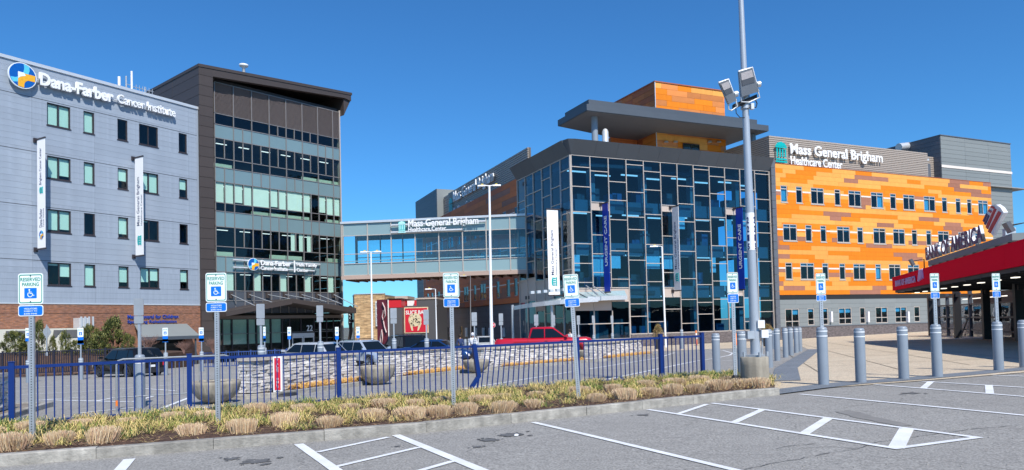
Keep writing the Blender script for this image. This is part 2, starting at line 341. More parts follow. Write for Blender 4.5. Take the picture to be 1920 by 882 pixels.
lines("street_marking", [(30, 729, 144, 723, .11), (65, 752, 160, 745.5, .11), (83, 751, 243, 755, .11), (182, 753, 212, 747, .11), (249, 755, 288, 744, .11), (306, 766, 355, 747, .11),
    (150, 776, 256, 765, .11), (360, 765, 410, 766, .11), (262, 729, 330, 734, .1), (868, 731, 1073, 698, .10), (1104, 693, 1234, 672, .10), (1234, 672, 1265, 662, .1), (640, 755, 803, 738, .10),
    (500, 763, 640, 755, .1), (1128, 715, 1300, 679, .10), (803, 738, 868, 734, .1), (1300, 679, 1340, 673, .1), (1340, 673, 1368, 667, .1), (1368, 667, 1374, 663, .1), (1374, 663, 1356, 658, .1), (1356, 658, 1330, 656, .1),
    (1355, 677, 1387, 676, .12), (160, 735, 330, 722, .1), (40, 741, 160, 735, .1)], .015)
# ---- oil spots: darker patches of their own in the paving
om = mat("oil_stain", (.125, .122, .118), .7, var=.25, scale=9)
for (a, b, r, q) in [(478, 866, .20, .5), (915, 826, .13, .6), (957, 816, .20, .45), (895, 839, .07, .6), (1707, 738, .2, .4), (1205, 779, .12, .4), (745, 838, .05, .5), (436, 861, .12, .5)]:
    rb2 = random.Random(a)
    for bl in range(6):      # one ragged main blot and a few satellite drips
        c = GP(a, b); rr2 = r * (.72 if bl == 0 else rb2.uniform(.10, .26)); dx, dy = (0, 0) if bl == 0 else (rb2.uniform(-1.5, 1.5) * r, rb2.uniform(-1.2, 1.2) * r)
        pts = []
        for i in range(30):
            t = 2 * pi * i / 30; k = rr2 * (1 + .75 * noise.noise(Vector((cos(t) * 2.2 + a + bl * 7, sin(t) * 2.2, b))) + .15 * noise.noise(Vector((cos(t) * 7, sin(t) * 7 + a, bl))))
            pts.append((c.x + dx + cos(t) * k, c.y + dy + sin(t) * k * q * 2))
        patch("oil_stain", pts, .0068 + bl * .0004, om, kind='structure')
# ---- a long crack and a damp smear in the near lot
ck = MB(); ckm = mat("crack_fill", (.07, .068, .065), .9); rc = random.Random(12)
for path in ([(1395, 882), (1460, 868), (1530, 856), (1606, 843), (1640, 831), (1700, 822), (1753, 815), (1820, 806), (1910, 798)], [(1606, 843), (1560, 838), (1505, 842)], [(1455, 843), (1490, 836), (1530, 833)], [(1070, 760), (1100, 757)]):
    P = [GP(*q) for q in path]
    for a, b in zip(P, P[1:]):
        n = max(2, int((b - a).length / .12)); prev = a
        for i in range(1, n + 1):
            q = a.lerp(b, i / n) + Vector((rc.uniform(-.02, .02), rc.uniform(-.02, .02), 0)); gquad(ck, prev, q, rc.uniform(.005, .014), .0075, 5); prev = q
ck.build("asphalt_crack", ckm, kind='structure')
sm_ = mat("damp_smear", (.215, .205, .19), .8, var=.12, scale=6)
for (pts0, rr0) in (([(1566, 773), (1590, 770), (1625, 777), (1660, 787), (1712, 799), (1690, 800), (1640, 791), (1600, 783)], 0), ([(1430, 770), (1460, 768), (1452, 773)], 0)):
    P = [GP(*q) for q in pts0]; c = sum(P, Vector()) / len(P); out = []
    for i in range(len(P)):
        for k in range(4): q = P[i].lerp(P[(i + 1) % len(P)], k / 4); out.append((q.x + .06 * noise.noise(q * 9), q.y + .10 * noise.noise(q * 7)))
    patch("damp_smear", out, .0055, sm_, kind='structure')
# ================================================================ granite kerb round the bed
def kerb(name, label, pl, hgt, wdt, stone=1.35, side=1):
    """single stones laid end to end; each stone is a part"""
    T = thing(name, label, "kerb"); r = random.Random(hash(len(pl)) + 3)
    segs = [(pl[i], pl[i + 1]) for i in range(len(pl) - 1)]
    for a, b in segs:
        L = (b - a).length; n = max(1, round(L / stone)); d = (b - a) / L; nn = Vector((-d.y, d.x, 0)).normalized() * side
        for i in range(n):
            p = a + d * (L * i / n + .003); q = a + d * (L * (i + 1) / n - .003); h = hgt + r.uniform(-.006, .008); j = nn * r.uniform(-.006, .006)
            p = p + j; q = q + j; m_ = MB(); c = .012
            lo = []; hi = []
            P = [p, q, q + nn * wdt, p + nn * wdt]
            for v in P: lo.append((v.x, v.y, gz(v.x, v.y) - .12))
            mid = [(v.x, v.y, gz(v.x, v.y) + h - c) for v in P]
            P2 = [p + nn * c, q + nn * c, q + nn * (wdt - c), p + nn * (wdt - c)]
            for v in P2: hi.append((v.x, v.y, gz(v.x, v.y) + h))
            vs = lo + mid + hi
            m_.add(vs, [(0, 1, 5, 4), (1, 2, 6, 5), (2, 3, 7, 6), (3, 0, 4, 7), (4, 5, 9, 8), (5, 6, 10, 9), (6, 7, 11, 10), (7, 4, 8, 11), (8, 9, 10, 11)])
            m_.build("kerb_stone", granite, T)
    return T
kerb("granite_kerb", "long row of grey granite kerb stones along the front of the planting bed", K, .135, .15)
# ---- bed soil
bed = [(p.x, p.y) for p in K]
off = []
for i, p in enumerate(K):
    d = (K[min(i + 1, len(K) - 1)] - K[max(i - 1, 0)]).normalized(); off.append(Vector((p.x - d.y * .14, p.y + d.x * .14, 0)))
bk = [FB + fn * .25 + fd * .3, FA + fn * .25 - fd * 8]
bed_poly = [(p.x, p.y) for p in off] + [tuple(GP(1452, 722).xy), tuple(GP(1432, 712).xy)] + [(p.x, p.y) for p in bk]
bm = bmesh.new(); bm.faces.new([bm.verts.new((x, y, 0)) for x, y in bed_poly])
for k in range(-24, 18):
    for q in (0, .5): bmesh.ops.bisect_plane(bm, geom=bm.verts[:] + bm.edges[:] + bm.faces[:], plane_co=(k + q, 0, 0), plane_no=(1, 0, 0))
for k in range(2, 20):
    for q in (0, .5): bmesh.ops.bisect_plane(bm, geom=bm.verts[:] + bm.edges[:] + bm.faces[:], plane_co=(0, k + q, 0), plane_no=(0, 1, 0))
bmesh.ops.triangulate(bm, faces=bm.faces[:])
def bedz(x, y):
    return gz(x, y) + .115 + .02 * noise.noise(Vector((x * 2, y * 2, 0)))
for v in bm.verts:
    edge = len(v.link_faces) and any(len(e.link_faces) == 1 for e in v.link_edges)
    v.co.z = gz(v.co.x, v.co.y) + .115 if edge else bedz(v.co.x, v.co.y)
bmesh.ops.recalc_face_normals(bm, faces=bm.faces[:])
me = bpy.data.meshes.new("planting_bed"); bm.to_mesh(me); bm.free(); me.materials.append(mulch_m); link("planting_bed", me, kind='structure')
# ================================================================ buildings
gap_m = mat("joint_backing", (.05, .05, .055), .9)
plank_m = mat("grey_blue_plank", (.315, .365, .435), .5, var=.05, scale=.5, rand=.035, streak=.10)
brick_red = brick_mat("red_brick", (.30, .115, .055), (.23, .10, .07), (.22, .15, .11), .30, .10, .012)
brick_grey = brick_mat("grey_brick", (.13, .11, .11), (.17, .14, .14), (.10, .09, .09), .30, .10, .012)
brick_tan = brick_mat("tan_stone", (.66, .46, .25), (.44, .28, .14), (.34, .23, .14), .95, .22, .025)
brown_m = mat("brown_panel", (.062, .048, .043), .5, .1, var=.06, scale=1, rand=.05)
fascia_m = mat("charcoal_fascia", (.075, .090, .110), .5, .1, var=.05, scale=.8, rand=.05)
soffit_m = mat("soffit", (.16, .155, .16), .7, var=.04, scale=1)
louvre_m = mat("louvre_blade", (.21, .175, .17), .6, var=.05, scale=2, rand=.06)
frame_dk = mat("window_frame_dark", (.055, .045, .05), .45, .3)
frame_lt = mat("mullion_champagne", (.54, .47, .41), .4, .2, var=.04)
frame_md = mat("mullion_bronze_grey", (.26, .24, .23), .4, .3, var=.04)
alu = mat("aluminium_trim", (.62, .64, .66), .35, .3)
blind_m = mat("pale_blind", (.80, .84, .80), .8, var=.03, scale=2, rand=.05)
blind2 = mat("grey_green_blind", (.46, .53, .46), .8, var=.04, scale=2, rand=.08)
inside = mat("interior_wall", (.045, .045, .045), .9, var=.2, scale=.5)
slabm = mat("interior_slab_edge", (.06, .065, .07), .8)
spand = mat("spandrel_glass", (.155, .235, .255), .13, var=.05, scale=.6, rand=.05, spec=.8)
spand_dk = mat("dark_spandrel", (.07, .075, .09), .2, var=.05, scale=.6, rand=.06, spec=.6)
g_green = glass("window_glass", (.82, .93, .91), 1.5)
g_dark = glass("tower_glass", (.84, .92, .89), 1.5)
g_blue = glass("blue_glass", (.44, .72, .86), 1.52, wave=.01)
g_bridge = glass("bridge_glass", (.82, .93, .95), 1.75, wave=.006)
o1 = mat("light_orange_panel", (.82, .37, .085), .6, var=.05, scale=1, rand=.07, spec=.2, streak=.08)
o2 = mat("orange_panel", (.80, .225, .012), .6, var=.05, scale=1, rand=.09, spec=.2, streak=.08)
o3 = mat("mauve_brown_panel", (.36, .16, .105), .6, var=.05, scale=1, rand=.10, spec=.2, streak=.08)
o5 = mat("shaded_orange_panel", (.66, .185, .055), .6, var=.06, scale=1, rand=.12, spec=.2, streak=.08)  # orange panel on shaded faces: the redder look of shade put into the colour
o6 = mat("shaded_light_orange_panel", (.55, .15, .06), .6, var=.06, scale=1, rand=.10, spec=.2, streak=.08)  # light orange panel on shaded faces, shade likewise in the colour
o4 = mat("copper_panel", (.66, .225, .05), .4, var=.10, scale=1.5, rand=.20)
rib_m = mat("taupe_rib", (.40, .34, .29), .5, .1, var=.04, scale=1)
rib_dk = mat("taupe_recess", (.12, .10, .085), .7)
grey_pan = mat("grey_panel", (.215, .235, .235), .55, var=.03, scale=1, rand=.04)
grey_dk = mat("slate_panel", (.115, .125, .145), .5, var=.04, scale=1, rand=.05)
stone_pan = mat("beige_panel", (.50, .42, .37), .5, var=.04, scale=1, rand=.04)
roof_m = mat("roof_membrane", (.30, .30, .29), .9)
ceil_lit = mat("ceiling_light", (.85, .92, 1.0), .5, emit=1.2)
def wall(T, name, s0, s1, z0, z1, holes, y0, y1, m):
    """wall with real openings: split into blocks round the holes"""
    xs = sorted({s0, s1} | {v for h in holes for v in h[:2] if s0 < v < s1}); mb = MB()
    for a, b in zip(xs, xs[1:]):
        hs = sorted((h[2], h[3]) for h in holes if h[0] < (a + b) / 2 < h[1]); z = z0
        for c, d in hs:
            if c > z: mb.box(a, b, y0, y1, z, min(c, z1))
            z = max(z, d)
        if z < z1: mb.box(a, b, y0, y1, z, z1)
    return mb.build(name, m, T)
def clad(T, name, s0, s1, z0, z1, row, holes, cuts, y0, y1, pick, gap=.014, cap=290, skip=None):
    """facade panels laid in courses; cuts(row index) gives the joints, pick gives the material"""
    n = 0; rest = {}
    nr = max(1, round((z1 - z0) / row)); row = (z1 - z0) / nr
    for r in range(nr - 1, -1, -1):
        za, zb = z0 + r * row + gap / 2, z0 + (r + 1) * row - gap / 2
        xs = [s0] + [c for c in sorted(cuts(r)) if s0 + .15 < c < s1 - .15] + [s1]
        for i, (a, b) in enumerate(zip(xs, xs[1:])):
            m = pick(r, i); segs = [(a + gap / 2, b - gap / 2, za, zb)]
            for h in holes:
                new = []
                for (p, q, c, d) in segs:
                    if h[1] <= p or h[0] >= q or h[3] <= c or h[2] >= d: new.append((p, q, c, d)); continue
                    if p < h[0]: new.append((p, h[0], c, d))
                    if h[1] < q: new.append((h[1], q, c, d))
                    p2, q2 = max(p, h[0]), min(q, h[1])
                    if c < h[2] - .04: new.append((p2, q2, c, h[2]))
                    if d > h[3] + .04: new.append((p2, q2, h[3], d))
                segs = new
            for (p, q, c, d) in segs:
                if q - p < .03 or d - c < .02: continue
                if skip and skip(p, q, c, d): continue
                if n < cap: piece(T, name, p, q, y0, y1, c, d, m); n += 1
                else: rest.setdefault(m.name, MB()).box(p, q, y0, y1, c, d)
    for k, mb in rest.items(): mb.build(name + "s", MATS[k], T, kind='stuff')
def window(T, s0, s1, z0, z1, n=1, blind=0.0, fm=None, gm=None, bm_=None, hb=(), w=.07, y=.10, sill=None, split=None):
    fm = fm or frame_dk; gm = gm or g_green; mb = MB(); d0, d1 = y - .05, y + .06
    mb.box(s0, s1, d0, d1, z0, z0 + w); mb.box(s0, s1, d0, d1, z1 - w, z1)
    xs = [s0] + (split or [s0 + (s1 - s0) * i / n for i in range(1, n)]) + [s1]
    for i, x in enumerate(xs):
        a, b = (x, x + w) if i == 0 else ((x - w, x) if i == len(xs) - 1 else (x - w / 2, x + w / 2)); mb.box(a, b, d0 + .002, d1 - .002, z0 + w, z1 - w)
    zs = [z0] + [z0 + (z1 - z0) * h for h in hb] + [z1]
    for h in zs[1:-1]: mb.box(s0 + w, s1 - w, d0 + .004, d1 - .004, h - w / 2, h + w / 2)
    f = mb.build("window", fm, T)
    for i in range(len(xs) - 1):
        for k in range(len(zs) - 1):
            piece(f, "pane", xs[i] + w * .4, xs[i + 1] - w * .4, y - .008, y + .008, zs[k] + w * .4, zs[k + 1] - w * .4, gm)
        b = blind[i] if isinstance(blind, (list, tuple)) else blind
        if b > .02: piece(f, "blind", xs[i] + w * .6, xs[i + 1] - w * .6, y + .10, y + .115, z1 - (z1 - z0) * b, z1 - w * .5, bm_ or blind_m)
    if sill: piece(f, "sill", s0 - .05, s1 + .05, -.045, y, z0 - .09, z0 - .003, sill)
    return f
# ---------------------------------------------------------------- 1  grey cancer institute building, far left
FG = Fac(378, 67.3, 31.6)
T = FG.thing("office_building", "grey-blue clad office building with a brick ground floor at the left edge", "building")
zt = FG.z(190, 152); zb = FG.z(190, 571); gL = FG.s(-230)
st = (FG.z(88, 193) - FG.z(84, 493)) / 3
w1t, w1b = FG.z(110, 197), FG.z(110, 238.5)
cols = [(88, 132, 2), (156.5, 176.5, 1), (220, 239, 1), (260.5, 296, 2), (334.5, 350, 1)]
gw = []
BL = [[(.98, .98), .98, 0, (.0, .0), 0], [(.95, .8), .97, .6, (.85, .95), .55], [(.9, .85), 0, .8, (.1, .0), 0], [(.12, .6), .97, .75, (.7, .62), .62]]
for k in range(4):
    for ci, (a, b, n) in enumerate(cols):
        s0, s1 = FG.s(a, py=215), FG.s(b, py=235); gw.append((s0, s1, w1b - st * k, w1t - st * k, n, BL[k][ci]))
    gw.append((FG.s(-62, py=200), FG.s(-38, py=200), w1b - st * k, w1t - st * k, 1, .5))
holes = [h[:4] for h in gw]
wall(T, "wall", gL, 0, zb, zt - .25, holes, .035, .30, gap_m)
seams = [FG.s(178, py=400), FG.s(350, py=400) + .25, FG.s(60, py=400), FG.s(-100)]
zf = [w1t - st * k + .10 for k in range(5)]
clad(T, "siding_plank", gL, 0, zb + .02, zt - .25, .46, holes, lambda r: seams, 0, .032, lambda r, i: plank_m, gap=.009)
piece(T, "corner_trim", -.28, .02, -.03, .05, zb + .02, zt - .26, plank_m)
piece(T, "parapet_cap", gL, .05, -.10, .45, zt - .25, zt, alu)
for z in zf: piece(T, "floor_joint", gL, -.3, -.012, .0, z, z + .035, gap_m)
for h in gw: window(T, h[0], h[1], h[2], h[3], h[4], h[5], y=.12, w=.08, sill=frame_dk)
dz0, dz1 = -3.0, FG.z(300, 650)
dh = (FG.s(262), FG.s(345), -3.0, FG.z(300, 632))
wall(T, "brick_wall", gL, 0, -3.2, zb - .02, [dh], -.03, .28, brick_red)
piece(T, "brick_course", gL, 0, -.06, -.031, zb - .72, zb - .62, brick_red)
piece(T, "stone_band", gL, .0, -.07, .0, zb - .02, zb + .06, alu)
MB().box(gL, 0, 2.5, 2.7, -3, zt - .3).build("interior_wall", inside, T)
mb = MB()
for k in range(5): mb.box(gL, -.05, .31, 2.49, w1b - st * k - 1.0, w1b - st * k - .7)
mb.build("floor_slab", inside, T)
MB().box(gL, -.05, .31, 16, zt - .5, zt - .4).build("roof", roof_m, T)
MB().box(gL, .0, 2.71, 16, -3, zt - .51).build("rear_block", plank_m, T)
piece(T, "doorway_recess", dh[0], dh[1], .9, 1.0, -3, dh[3], inside)
window(T, FG.s(290), FG.s(318), -1.6, FG.z(300, 640), 2, 0, y=.7)
# sloping entrance awning
A = FG.thing("entrance_awning", "dark grey sloping awning over the doorway in the brick wall", "awning")
a0, a1 = FG.s(241, py=640), FG.s(350, py=632); az0, az1 = FG.z(300, 633), FG.z(300, 608)
m_ = MB(); y0 = -1.9
m_.hexa([(a0, y0, az0), (a1, y0, az0), (a1, -.03, az1 - .08), (a0 + .5, -.03, az1 - .08)], [(a0, y0, az0 + .1), (a1, y0, az0 + .1), (a1, -.03, az1), (a0 + .5, -.03, az1)])
m_.build("awning_roof", grey_pan, A); piece(A, "fascia_rail", a0, a1, y0 - .04, y0 - .002, az0 - .2, az0 + .08, fascia_m)
for x in (a0 + .3, a1 - .3): piece(A, "post", x - .06, x + .06, y0 + .1, y0 + .22, -2.5, az0 - .01, fascia_m)
# sign lettering
def tsign(F, name, label, cat="sign", grp=None): return F.thing(name, label, cat, grp)
sig = tsign(FG, "wall_sign", "blue lettering of the children's rehabilitation clinic on the red brick wall above the awning")
text("Mass General for Children", sig, FG.s(238, py=592), FG.z(285, 597.5), FG.s(333, py=592) - FG.s(238, py=592), .33, -.09, mat("blue_lettering", (.01, .06, .38), .5), .05, .006)
text("Spaulding Rehabilitation", sig, FG.s(238, py=603), FG.z(285, 607.5), FG.s(330, py=603) - FG.s(238, py=603), .33, -.09, MATS["blue_lettering"], .05, .006)
c_blue = mat("logo_blue", (.0, .10, .42), .4); c_cyan = mat("logo_cyan", (.10, .55, .80), .4); c_yel = mat("logo_yellow", (.85, .42, .02), .4)
def df_logo(P, cx, cz, r, y, d=.12):
    MB().disc((cx, cz), r, y - d, y, 40).build("logo_disc", sign_w, P); y -= d
    MB().disc((cx, cz), r * .94, y - .012, y - .001, 40).build("logo_field", c_blue, P); y -= .012
    q = r * .94
    def P_(l, m, k): MB().prism([(cx + x * q, cz + z * q) for x, z in l], y - .008 * k, y - .001, 0).build("logo_shape", m, P)
    band = arc(-1.15, .75, 1.55, -38, 16, 10); inner = arc(-1.15, .75, 1.05, 8, -55, 10)
    band = [(-.93, -.30), (-.55, -.28), (-.2, -.1), (.05, .25), (.12, .65), (.08, .98), (.50, .86), (.52, .5), (.40, .1), (.10, -.30), (-.3, -.58), (-.72, -.68)]
    P_(band, c_cyan, 1)
    P_([(.10, -.98), (-.35, -.93), (-.35, -.1), (.05, .22), (.12, .20), (.96, .20), (.93, -.32), (.40, -.32), (.22, -.45), (.12, -.65)], c_yel, 2)
    P_([(-.35, -.30), (-.35, .26), (.10, .26), (.22, .02), (-.02, -.06), (-.18, -.14)], sign_w, 3)
sig = tsign(FG, "roofline_sign", "large white cancer institute lettering with round blue and yellow logo high on the grey facade")
df_logo(sig, FG.s(37.5, py=144), FG.z(37.5, 144), .98, -.28)
s0, s1 = FG.s(70, py=155), FG.s(208, py=180)
text("Dana-Farber", sig, s0, FG.z(70, 161), s1 - s0, 1.0, -.32, white_m, .22, .035)
s0, s1 = FG.s(216, py=190), FG.s(324, py=210)
text("Cancer Institute", sig, s0, FG.z(216, 194.5), s1 - s0, .78, -.32, white_m, .22, .012)
piece(sig, "mounting_rail", FG.s(64), FG.s(326), -.20, -.12, FG.z(70, 161) + .35, FG.z(70, 161) + .42, alu)
# roof antennas
for px, top, lab in ((233.5, 147, "short thin white antenna stub on the grey roof"), (257, 137, "taller antenna mast with a side yagi aerial on the grey roof")):
    p = FG.thing("roof_antenna", lab, "antenna", "antennas on the grey roof", FG.s(px, py=170), .8, zt - .3)
    h = FG.z(px, top, .8) - zt + .3
    MB().tube([(0, 0, 0), (0, 0, h)], .09 if px > 240 else .12, 8).build("mast", white_m, p)
    if px > 240:
        m2 = MB().tube([(0, 0, h * .38), (2.0, 0, h * .40)], .035, 6)
        for k in range(6): m2.tube([(.4 + k * .3, 0, h * .38 - .28), (.4 + k * .3, 0, h * .38 + .28)], .022, 5)
        m2.build("yagi_aerial", steel_g, p); MB().tube([(-.5, 0, .1), (-.5, 0, 1.6)], .07, 6).tube([(1.2, 0, .1), (1.2, 0, 1.1)], .05, 6).tube([(-.5, 0, .9), (0, 0, .9)], .03, 5).build("side_stub", steel_g, p)
# low pale annex with tilted dark panels, behind the shrubs
ax0, ax1 = FG.s(0, py=640), FG.s(152, py=640)
A = FG.thing("low_annex", "low cream annex with dark sloping panels against the brick wall behind the shrubs", "annex")
cream = mat("cream_render", (.66, .64, .54), .8, var=.05); dkg = mat("dark_roof_panel", (.13, .13, .13), .7)
zt2 = FG.z(60, 617, -2.2)
piece(A, "wall", FG.s(-90), ax0 + 1.5, -2.2, -.1, -2, zt2, cream)
for (a, b) in ((8, 56), (98, 107), (113, 148)):
    sa, sb = FG.s(a, -2.2, 630), FG.s(b, -2.2, 630)
    MB().prism([(sa, FG.z(a, 634, -2.2)), (sb - .1, FG.z(b, 632, -2.2)), (sb + .3, zt2 - .12), (sa + .1, zt2 - .12)], -2.26, -2.205).build("sloping_panel", dkg, A)
piece(A, "wall", ax0 + 1.5, ax1 - 1.0, -2.2, -.1, -2, zt2, cream)
piece(A, "vent_box", FG.s(130, py=611), FG.s(148, py=611), -1.5, -.6, zt2 + .003, zt2 + .8, alu)
for k in range(4): piece(A, "vent_pipe", FG.s(131, py=611) + k * .3, FG.s(131, py=611) + .12 + k * .3, -1.62, -1.51, zt2 + .05, zt2 + .9, alu)
# hanging banners
def banner(F, px0, px1, pt, pb, s_px, name_label, m, side=-1, wd=1.15, texts=(), logo=None, gap=.35, group=None, grey=False):
    """vertical banner held off the wall by two arms; side -1: seen face looks back along the facade"""
    s = F.s(s_px, py=(pt + pb) / 2); z1, z0 = F.z(s_px, pt), F.z(s_px, pb)
    rot = F.rz - pi / 2 if side < 0 else F.rz + pi / 2
    base = F.w(s, -gap if side < 0 else -gap - wd, 0); T = thing("wall_banner", name_label, "banner", base, rot, group)
    MB().box(0, wd, -.015, .015, z0, z1).build("banner_cloth", m, T)
    for z in (z0 - .12, z1 + .004):
        a, b = (-gap, wd + .05) if side < 0 else (-.05, wd + gap)
        piece(T, "bracket", a, b, -.05, .05, z, z + .11, frame_dk)
        c = -gap if side < 0 else wd + gap - .12
        piece(T, "wall_plate", c, c + .12, -.14, .14, z - .12, z + .22, frame_dk)
    for (t, u0, u1, x, h, mm, bo) in texts:
        text(t, T, x * wd, z0 + (z1 - z0) * u0, (z1 - z0) * (u1 - u0), h * wd, -.018, mm, .006, bo, vertical=True)
    if logo: logo(T, z0, z1, wd)
    return T
def mgb_mark(P, x0, z0, w_, h, y, m, rot=False):
    """temple mark: pediment, four columns and base bars"""
    mb = MB()
    def bx(a, b, c, d):
        if rot: mb.box(x0 + w_ - d * w_, x0 + w_ - c * w_, y - .03, y, z0 + a * h, z0 + b * h)
        else: mb.box(x0 + a * w_, x0 + b * w_, y - .03, y, z0 + c * h, z0 + d * h)
    if rot:
        bx(0, 1, 0, .08); bx(.04, .96, .12, .20)
        for k in range(4): bx(.08 + k * .24, .20 + k * .24, .26, .66)
        bx(.04, .96, .70, .77)
        mb.prism([(x0 + w_ * .22, z0), (x0 + w_ * .22, z0 + h), (x0 + w_ * .05, z0 + h * .8), (x0, z0 + h * .5), (x0 + w_ * .05, z0 + h * .2)], y - .03, y)
    else:
        bx(0, 1, 0, .08); bx(.04, .96, .12, .20)
        for k in range(4): bx(.08 + k * .24, .20 + k * .24, .26, .66)
        bx(.0, 1, .70, .77)
        mb.prism([(x0, z0 + h * .78), (x0 + w_, z0 + h * .78), (x0 + w_ * .82, z0 + h * .93), (x0 + w_ * .5, z0 + h), (x0 + w_ * .18, z0 + h * .93)], y - .03, y)
    return mb.build("logo", m, P)
def lg1(T, z0, z1, wd):
    df_logo(T, wd * .55, z0 + (z1 - z0) * .12, wd * .30, -.018, .01); mgb_mark(T, wd * .32, z0 + (z1 - z0) * .50, wd * .42, .5, -.018, teal_m, True)
banner(FG, 66, 86, 265, 467, 66, "white banner with round logo at its foot, left of the two on the grey facade", banner_white, texts=[("Dana-Farber", .19, .36, .62, .36, navy_m, .01), ("Brigham Cancer Center", .58, .92, .62, .36, navy_m, .01), ("Cancer Institute", .19, .36, .85, .16, navy_m, 0)], logo=lg1, group="white banners on the grey facade")
def lg2(T, z0, z1, wd): mgb_mark(T, wd * .28, z0 + (z1 - z0) * .10, wd * .48, .85, -.018, teal_m, True)
MG = [("Mass General Brigham", .25, .82, .62, .42, navy_m, .01), ("Healthcare Center", .25, .62, .88, .2, navy_m, 0)]
banner(FG, 248, 268, 299, 480, 249.5, "white banner with teal temple mark, right of the two on the grey facade", banner_white, texts=[("Mass General Brigham", .3, .80, .62, .42, navy_m, .01), ("Healthcare Center", .3, .62, .88, .2, navy_m, 0)], logo=lg2, group="white banners on the grey facade")
# ---------------------------------------------------------------- 2  brown glass tower
FT = Fac(378, 67.0, 40.9)
T = FT.thing("office_tower", "dark brown framed glass tower with louvred top floor and overhanging slanted roof", "building")
G = 1.0
xm = [FT.s(x, G, 300) for x in (402.5, 438, 472, 505, 537, 566.5, 596, 624, 637)]
mod = (xm[7] - xm[0]) / 7; gx = [xm[0] + mod * i for i in range(8)] + [xm[0] + mod * 7.45]; gR = gx[-1]
yl = [154, 212, 232.6, 258, 295.5, 312.5, 339.7, 379, 395.3, 424.2, 461.6, 480.3, 509.3, 545, 563.7, 588.5]
Z = [FT.z(402.5, y, G) for y in yl]; zbase = FT.z(500, 652, G) - .6
kinds = ["louvre", "win", "sp", "winD", "low", "sp", "winB", "low", "sp", "winD", "low", "sp", "winC", "dsp", "dsp"]
rr = random.Random(11); room = 5.2; hexes = []
for k, kd in enumerate(kinds):
    z1, z0 = Z[k], Z[k + 1]
    piece(T, "transom", gx[0], gR, G - .06, G + .06, z1 - .035, z1 + .035, frame_md)
    xs = []
    for i in range(8):
        xs.append(gx[i])
        half = {"louvre": 0, "win": .35, "sp": .45, "winD": .75, "low": .4, "winB": .6, "winC": 1, "dsp": 1}[kd]
        if i < 7 and rr.random() < half: xs.append((gx[i] + gx[i + 1]) / 2)
    xs.append(gR)
    for x in xs: piece(T, "mullion", x - .035, x + .035, G - .10, G + .05, z0 + .036, z1 - .036, frame_md)
    for j, (a, b) in enumerate(zip(xs, xs[1:])):
        a += .035; b -= .035
        if kd == "louvre":
            nl = 26; hh = (z1 - z0) / nl; pn = MB(); pn.box(a, b, G + .1, G + .12, z0, z1)
            for q in range(nl): pn.hexa([(a, G - .02, z0 + q * hh), (b, G - .02, z0 + q * hh), (b, G + .09, z0 + q * hh + hh * .4), (a, G + .09, z0 + q * hh + hh * .4)], [(a, G - .02, z0 + q * hh + .03), (b, G - .02, z0 + q * hh + .03), (b, G + .09, z0 + q * hh + hh * .4 + .03), (a, G + .09, z0 + q * hh + hh * .4 + .03)])
            pn.build("louvre_panel", louvre_m, T); continue
        m = {"sp": spand, "dsp": spand_dk}.get(kd, g_dark)
        piece(T, "pane", a, b, G - .01, G + .012, z0 + .036, z1 - .036, m)
        if kd == "winB" and rr.random() < .93: piece(T, "blind", a + .03, b - .03, G + .10, G + .115, z0 + (z1 - z0) * rr.choice([0, 0, 0, .1]), z1, blind_m)
        if kd == "winC" and j % 3 == 1: piece(T, "blind", a + .1, b - .1, G + .10, G + .115, z0, z1, blind_m)
        if kd == "winD" and k > 6 and rr.random() < .12: piece(T, "blind", a + (b - a) * .5, b, G + .10, G + .115, z0, z1, blind_m)
        if kd == "low" and rr.random() < .5: piece(T, "blind", a, b, G + .3, G + .315, z0, z0 + (z1 - z0) * .5, blind2)
mb = MB()
for k, kd in enumerate(kinds):
    if kd in ("sp", "dsp"): mb.box(gx[0] - 1, gR, G + .06, G + room, Z[k + 1] + .2, Z[k + 1] + .5)
mb.build("floor_slab", slabm, T)
MB().box(gx[0] - 1, gR, G + room, G + room + .2, zbase, Z[0]).build("interior_wall", inside, T)
for k in (3, 6, 9, 12):
    for j in range(6): piece(T, "ceiling_lamp", gx[0] + 1 + j * 2.4, gx[0] + 2.1 + j * 2.4, G + 1.6, G + 1.75, Z[k] - .12, Z[k] - .06, ceil_lit)
# ground floor glazing
zc = FT.z(402.5, 592, G); zbm = FT.z(500, 597, G); zmid = FT.z(470, 626, G)
piece(T, "entrance_beam", gx[0] - .3, gR - .1, G - .45, G + .1, zc - .36, zc - .04, mat("bronze_beam", (.17, .125, .10), .5))
gxs = [FT.s(p, G, 620) for p in (403, 417, 435, 465, 481, 508, 529, 543, 564, 589, 597, 612, 625, 637)]
for i, (a, b) in enumerate(zip(gxs, gxs[1:])):
    piece(T, "mullion", a - .05, a + .05, G - .08, G + .05, zbase, zc - .37, frame_dk)
    for (c, d) in ((zbase, zmid), (zmid + .06, zc - .40)): piece(T, "pane", a + .05, b - .05, G - .01, G + .012, c, d, g_dark)
    if i < 6: piece(T, "blind", a + .1, b - .1, G + .12, G + .135, zmid - 1.0, zc - .42, blind2)
piece(T, "transom", gxs[0], gxs[-1], G - .07, G + .04, zmid, zmid + .06, frame_md)
d0, d1 = FT.s(546, G, 630), FT.s(587, G, 630); zd = FT.z(560, 625, G)
piece(T, "door_header", d0, d1, G - .25, G - .09, zd - .35, zd, alu)
for a, b in ((d0, (d0 + d1) / 2 - .03), ((d0 + d1) / 2 + .03, d1)):
    dd = MB(); dd.box(a, a + .1, G - .2, G - .12, zbase, zd - .36).box(b - .1, b, G - .2, G - .12, zbase, zd - .36).box(a + .1, b - .1, G - .2, G - .12, zd - .5, zd - .36).build("sliding_door", alu, T)
text("22", T, FT.s(574, G, 616), FT.z(574, 621, G), FT.s(585, G) - FT.s(574, G), .62, G - .1, white_m, .05, .01, name="house_number")
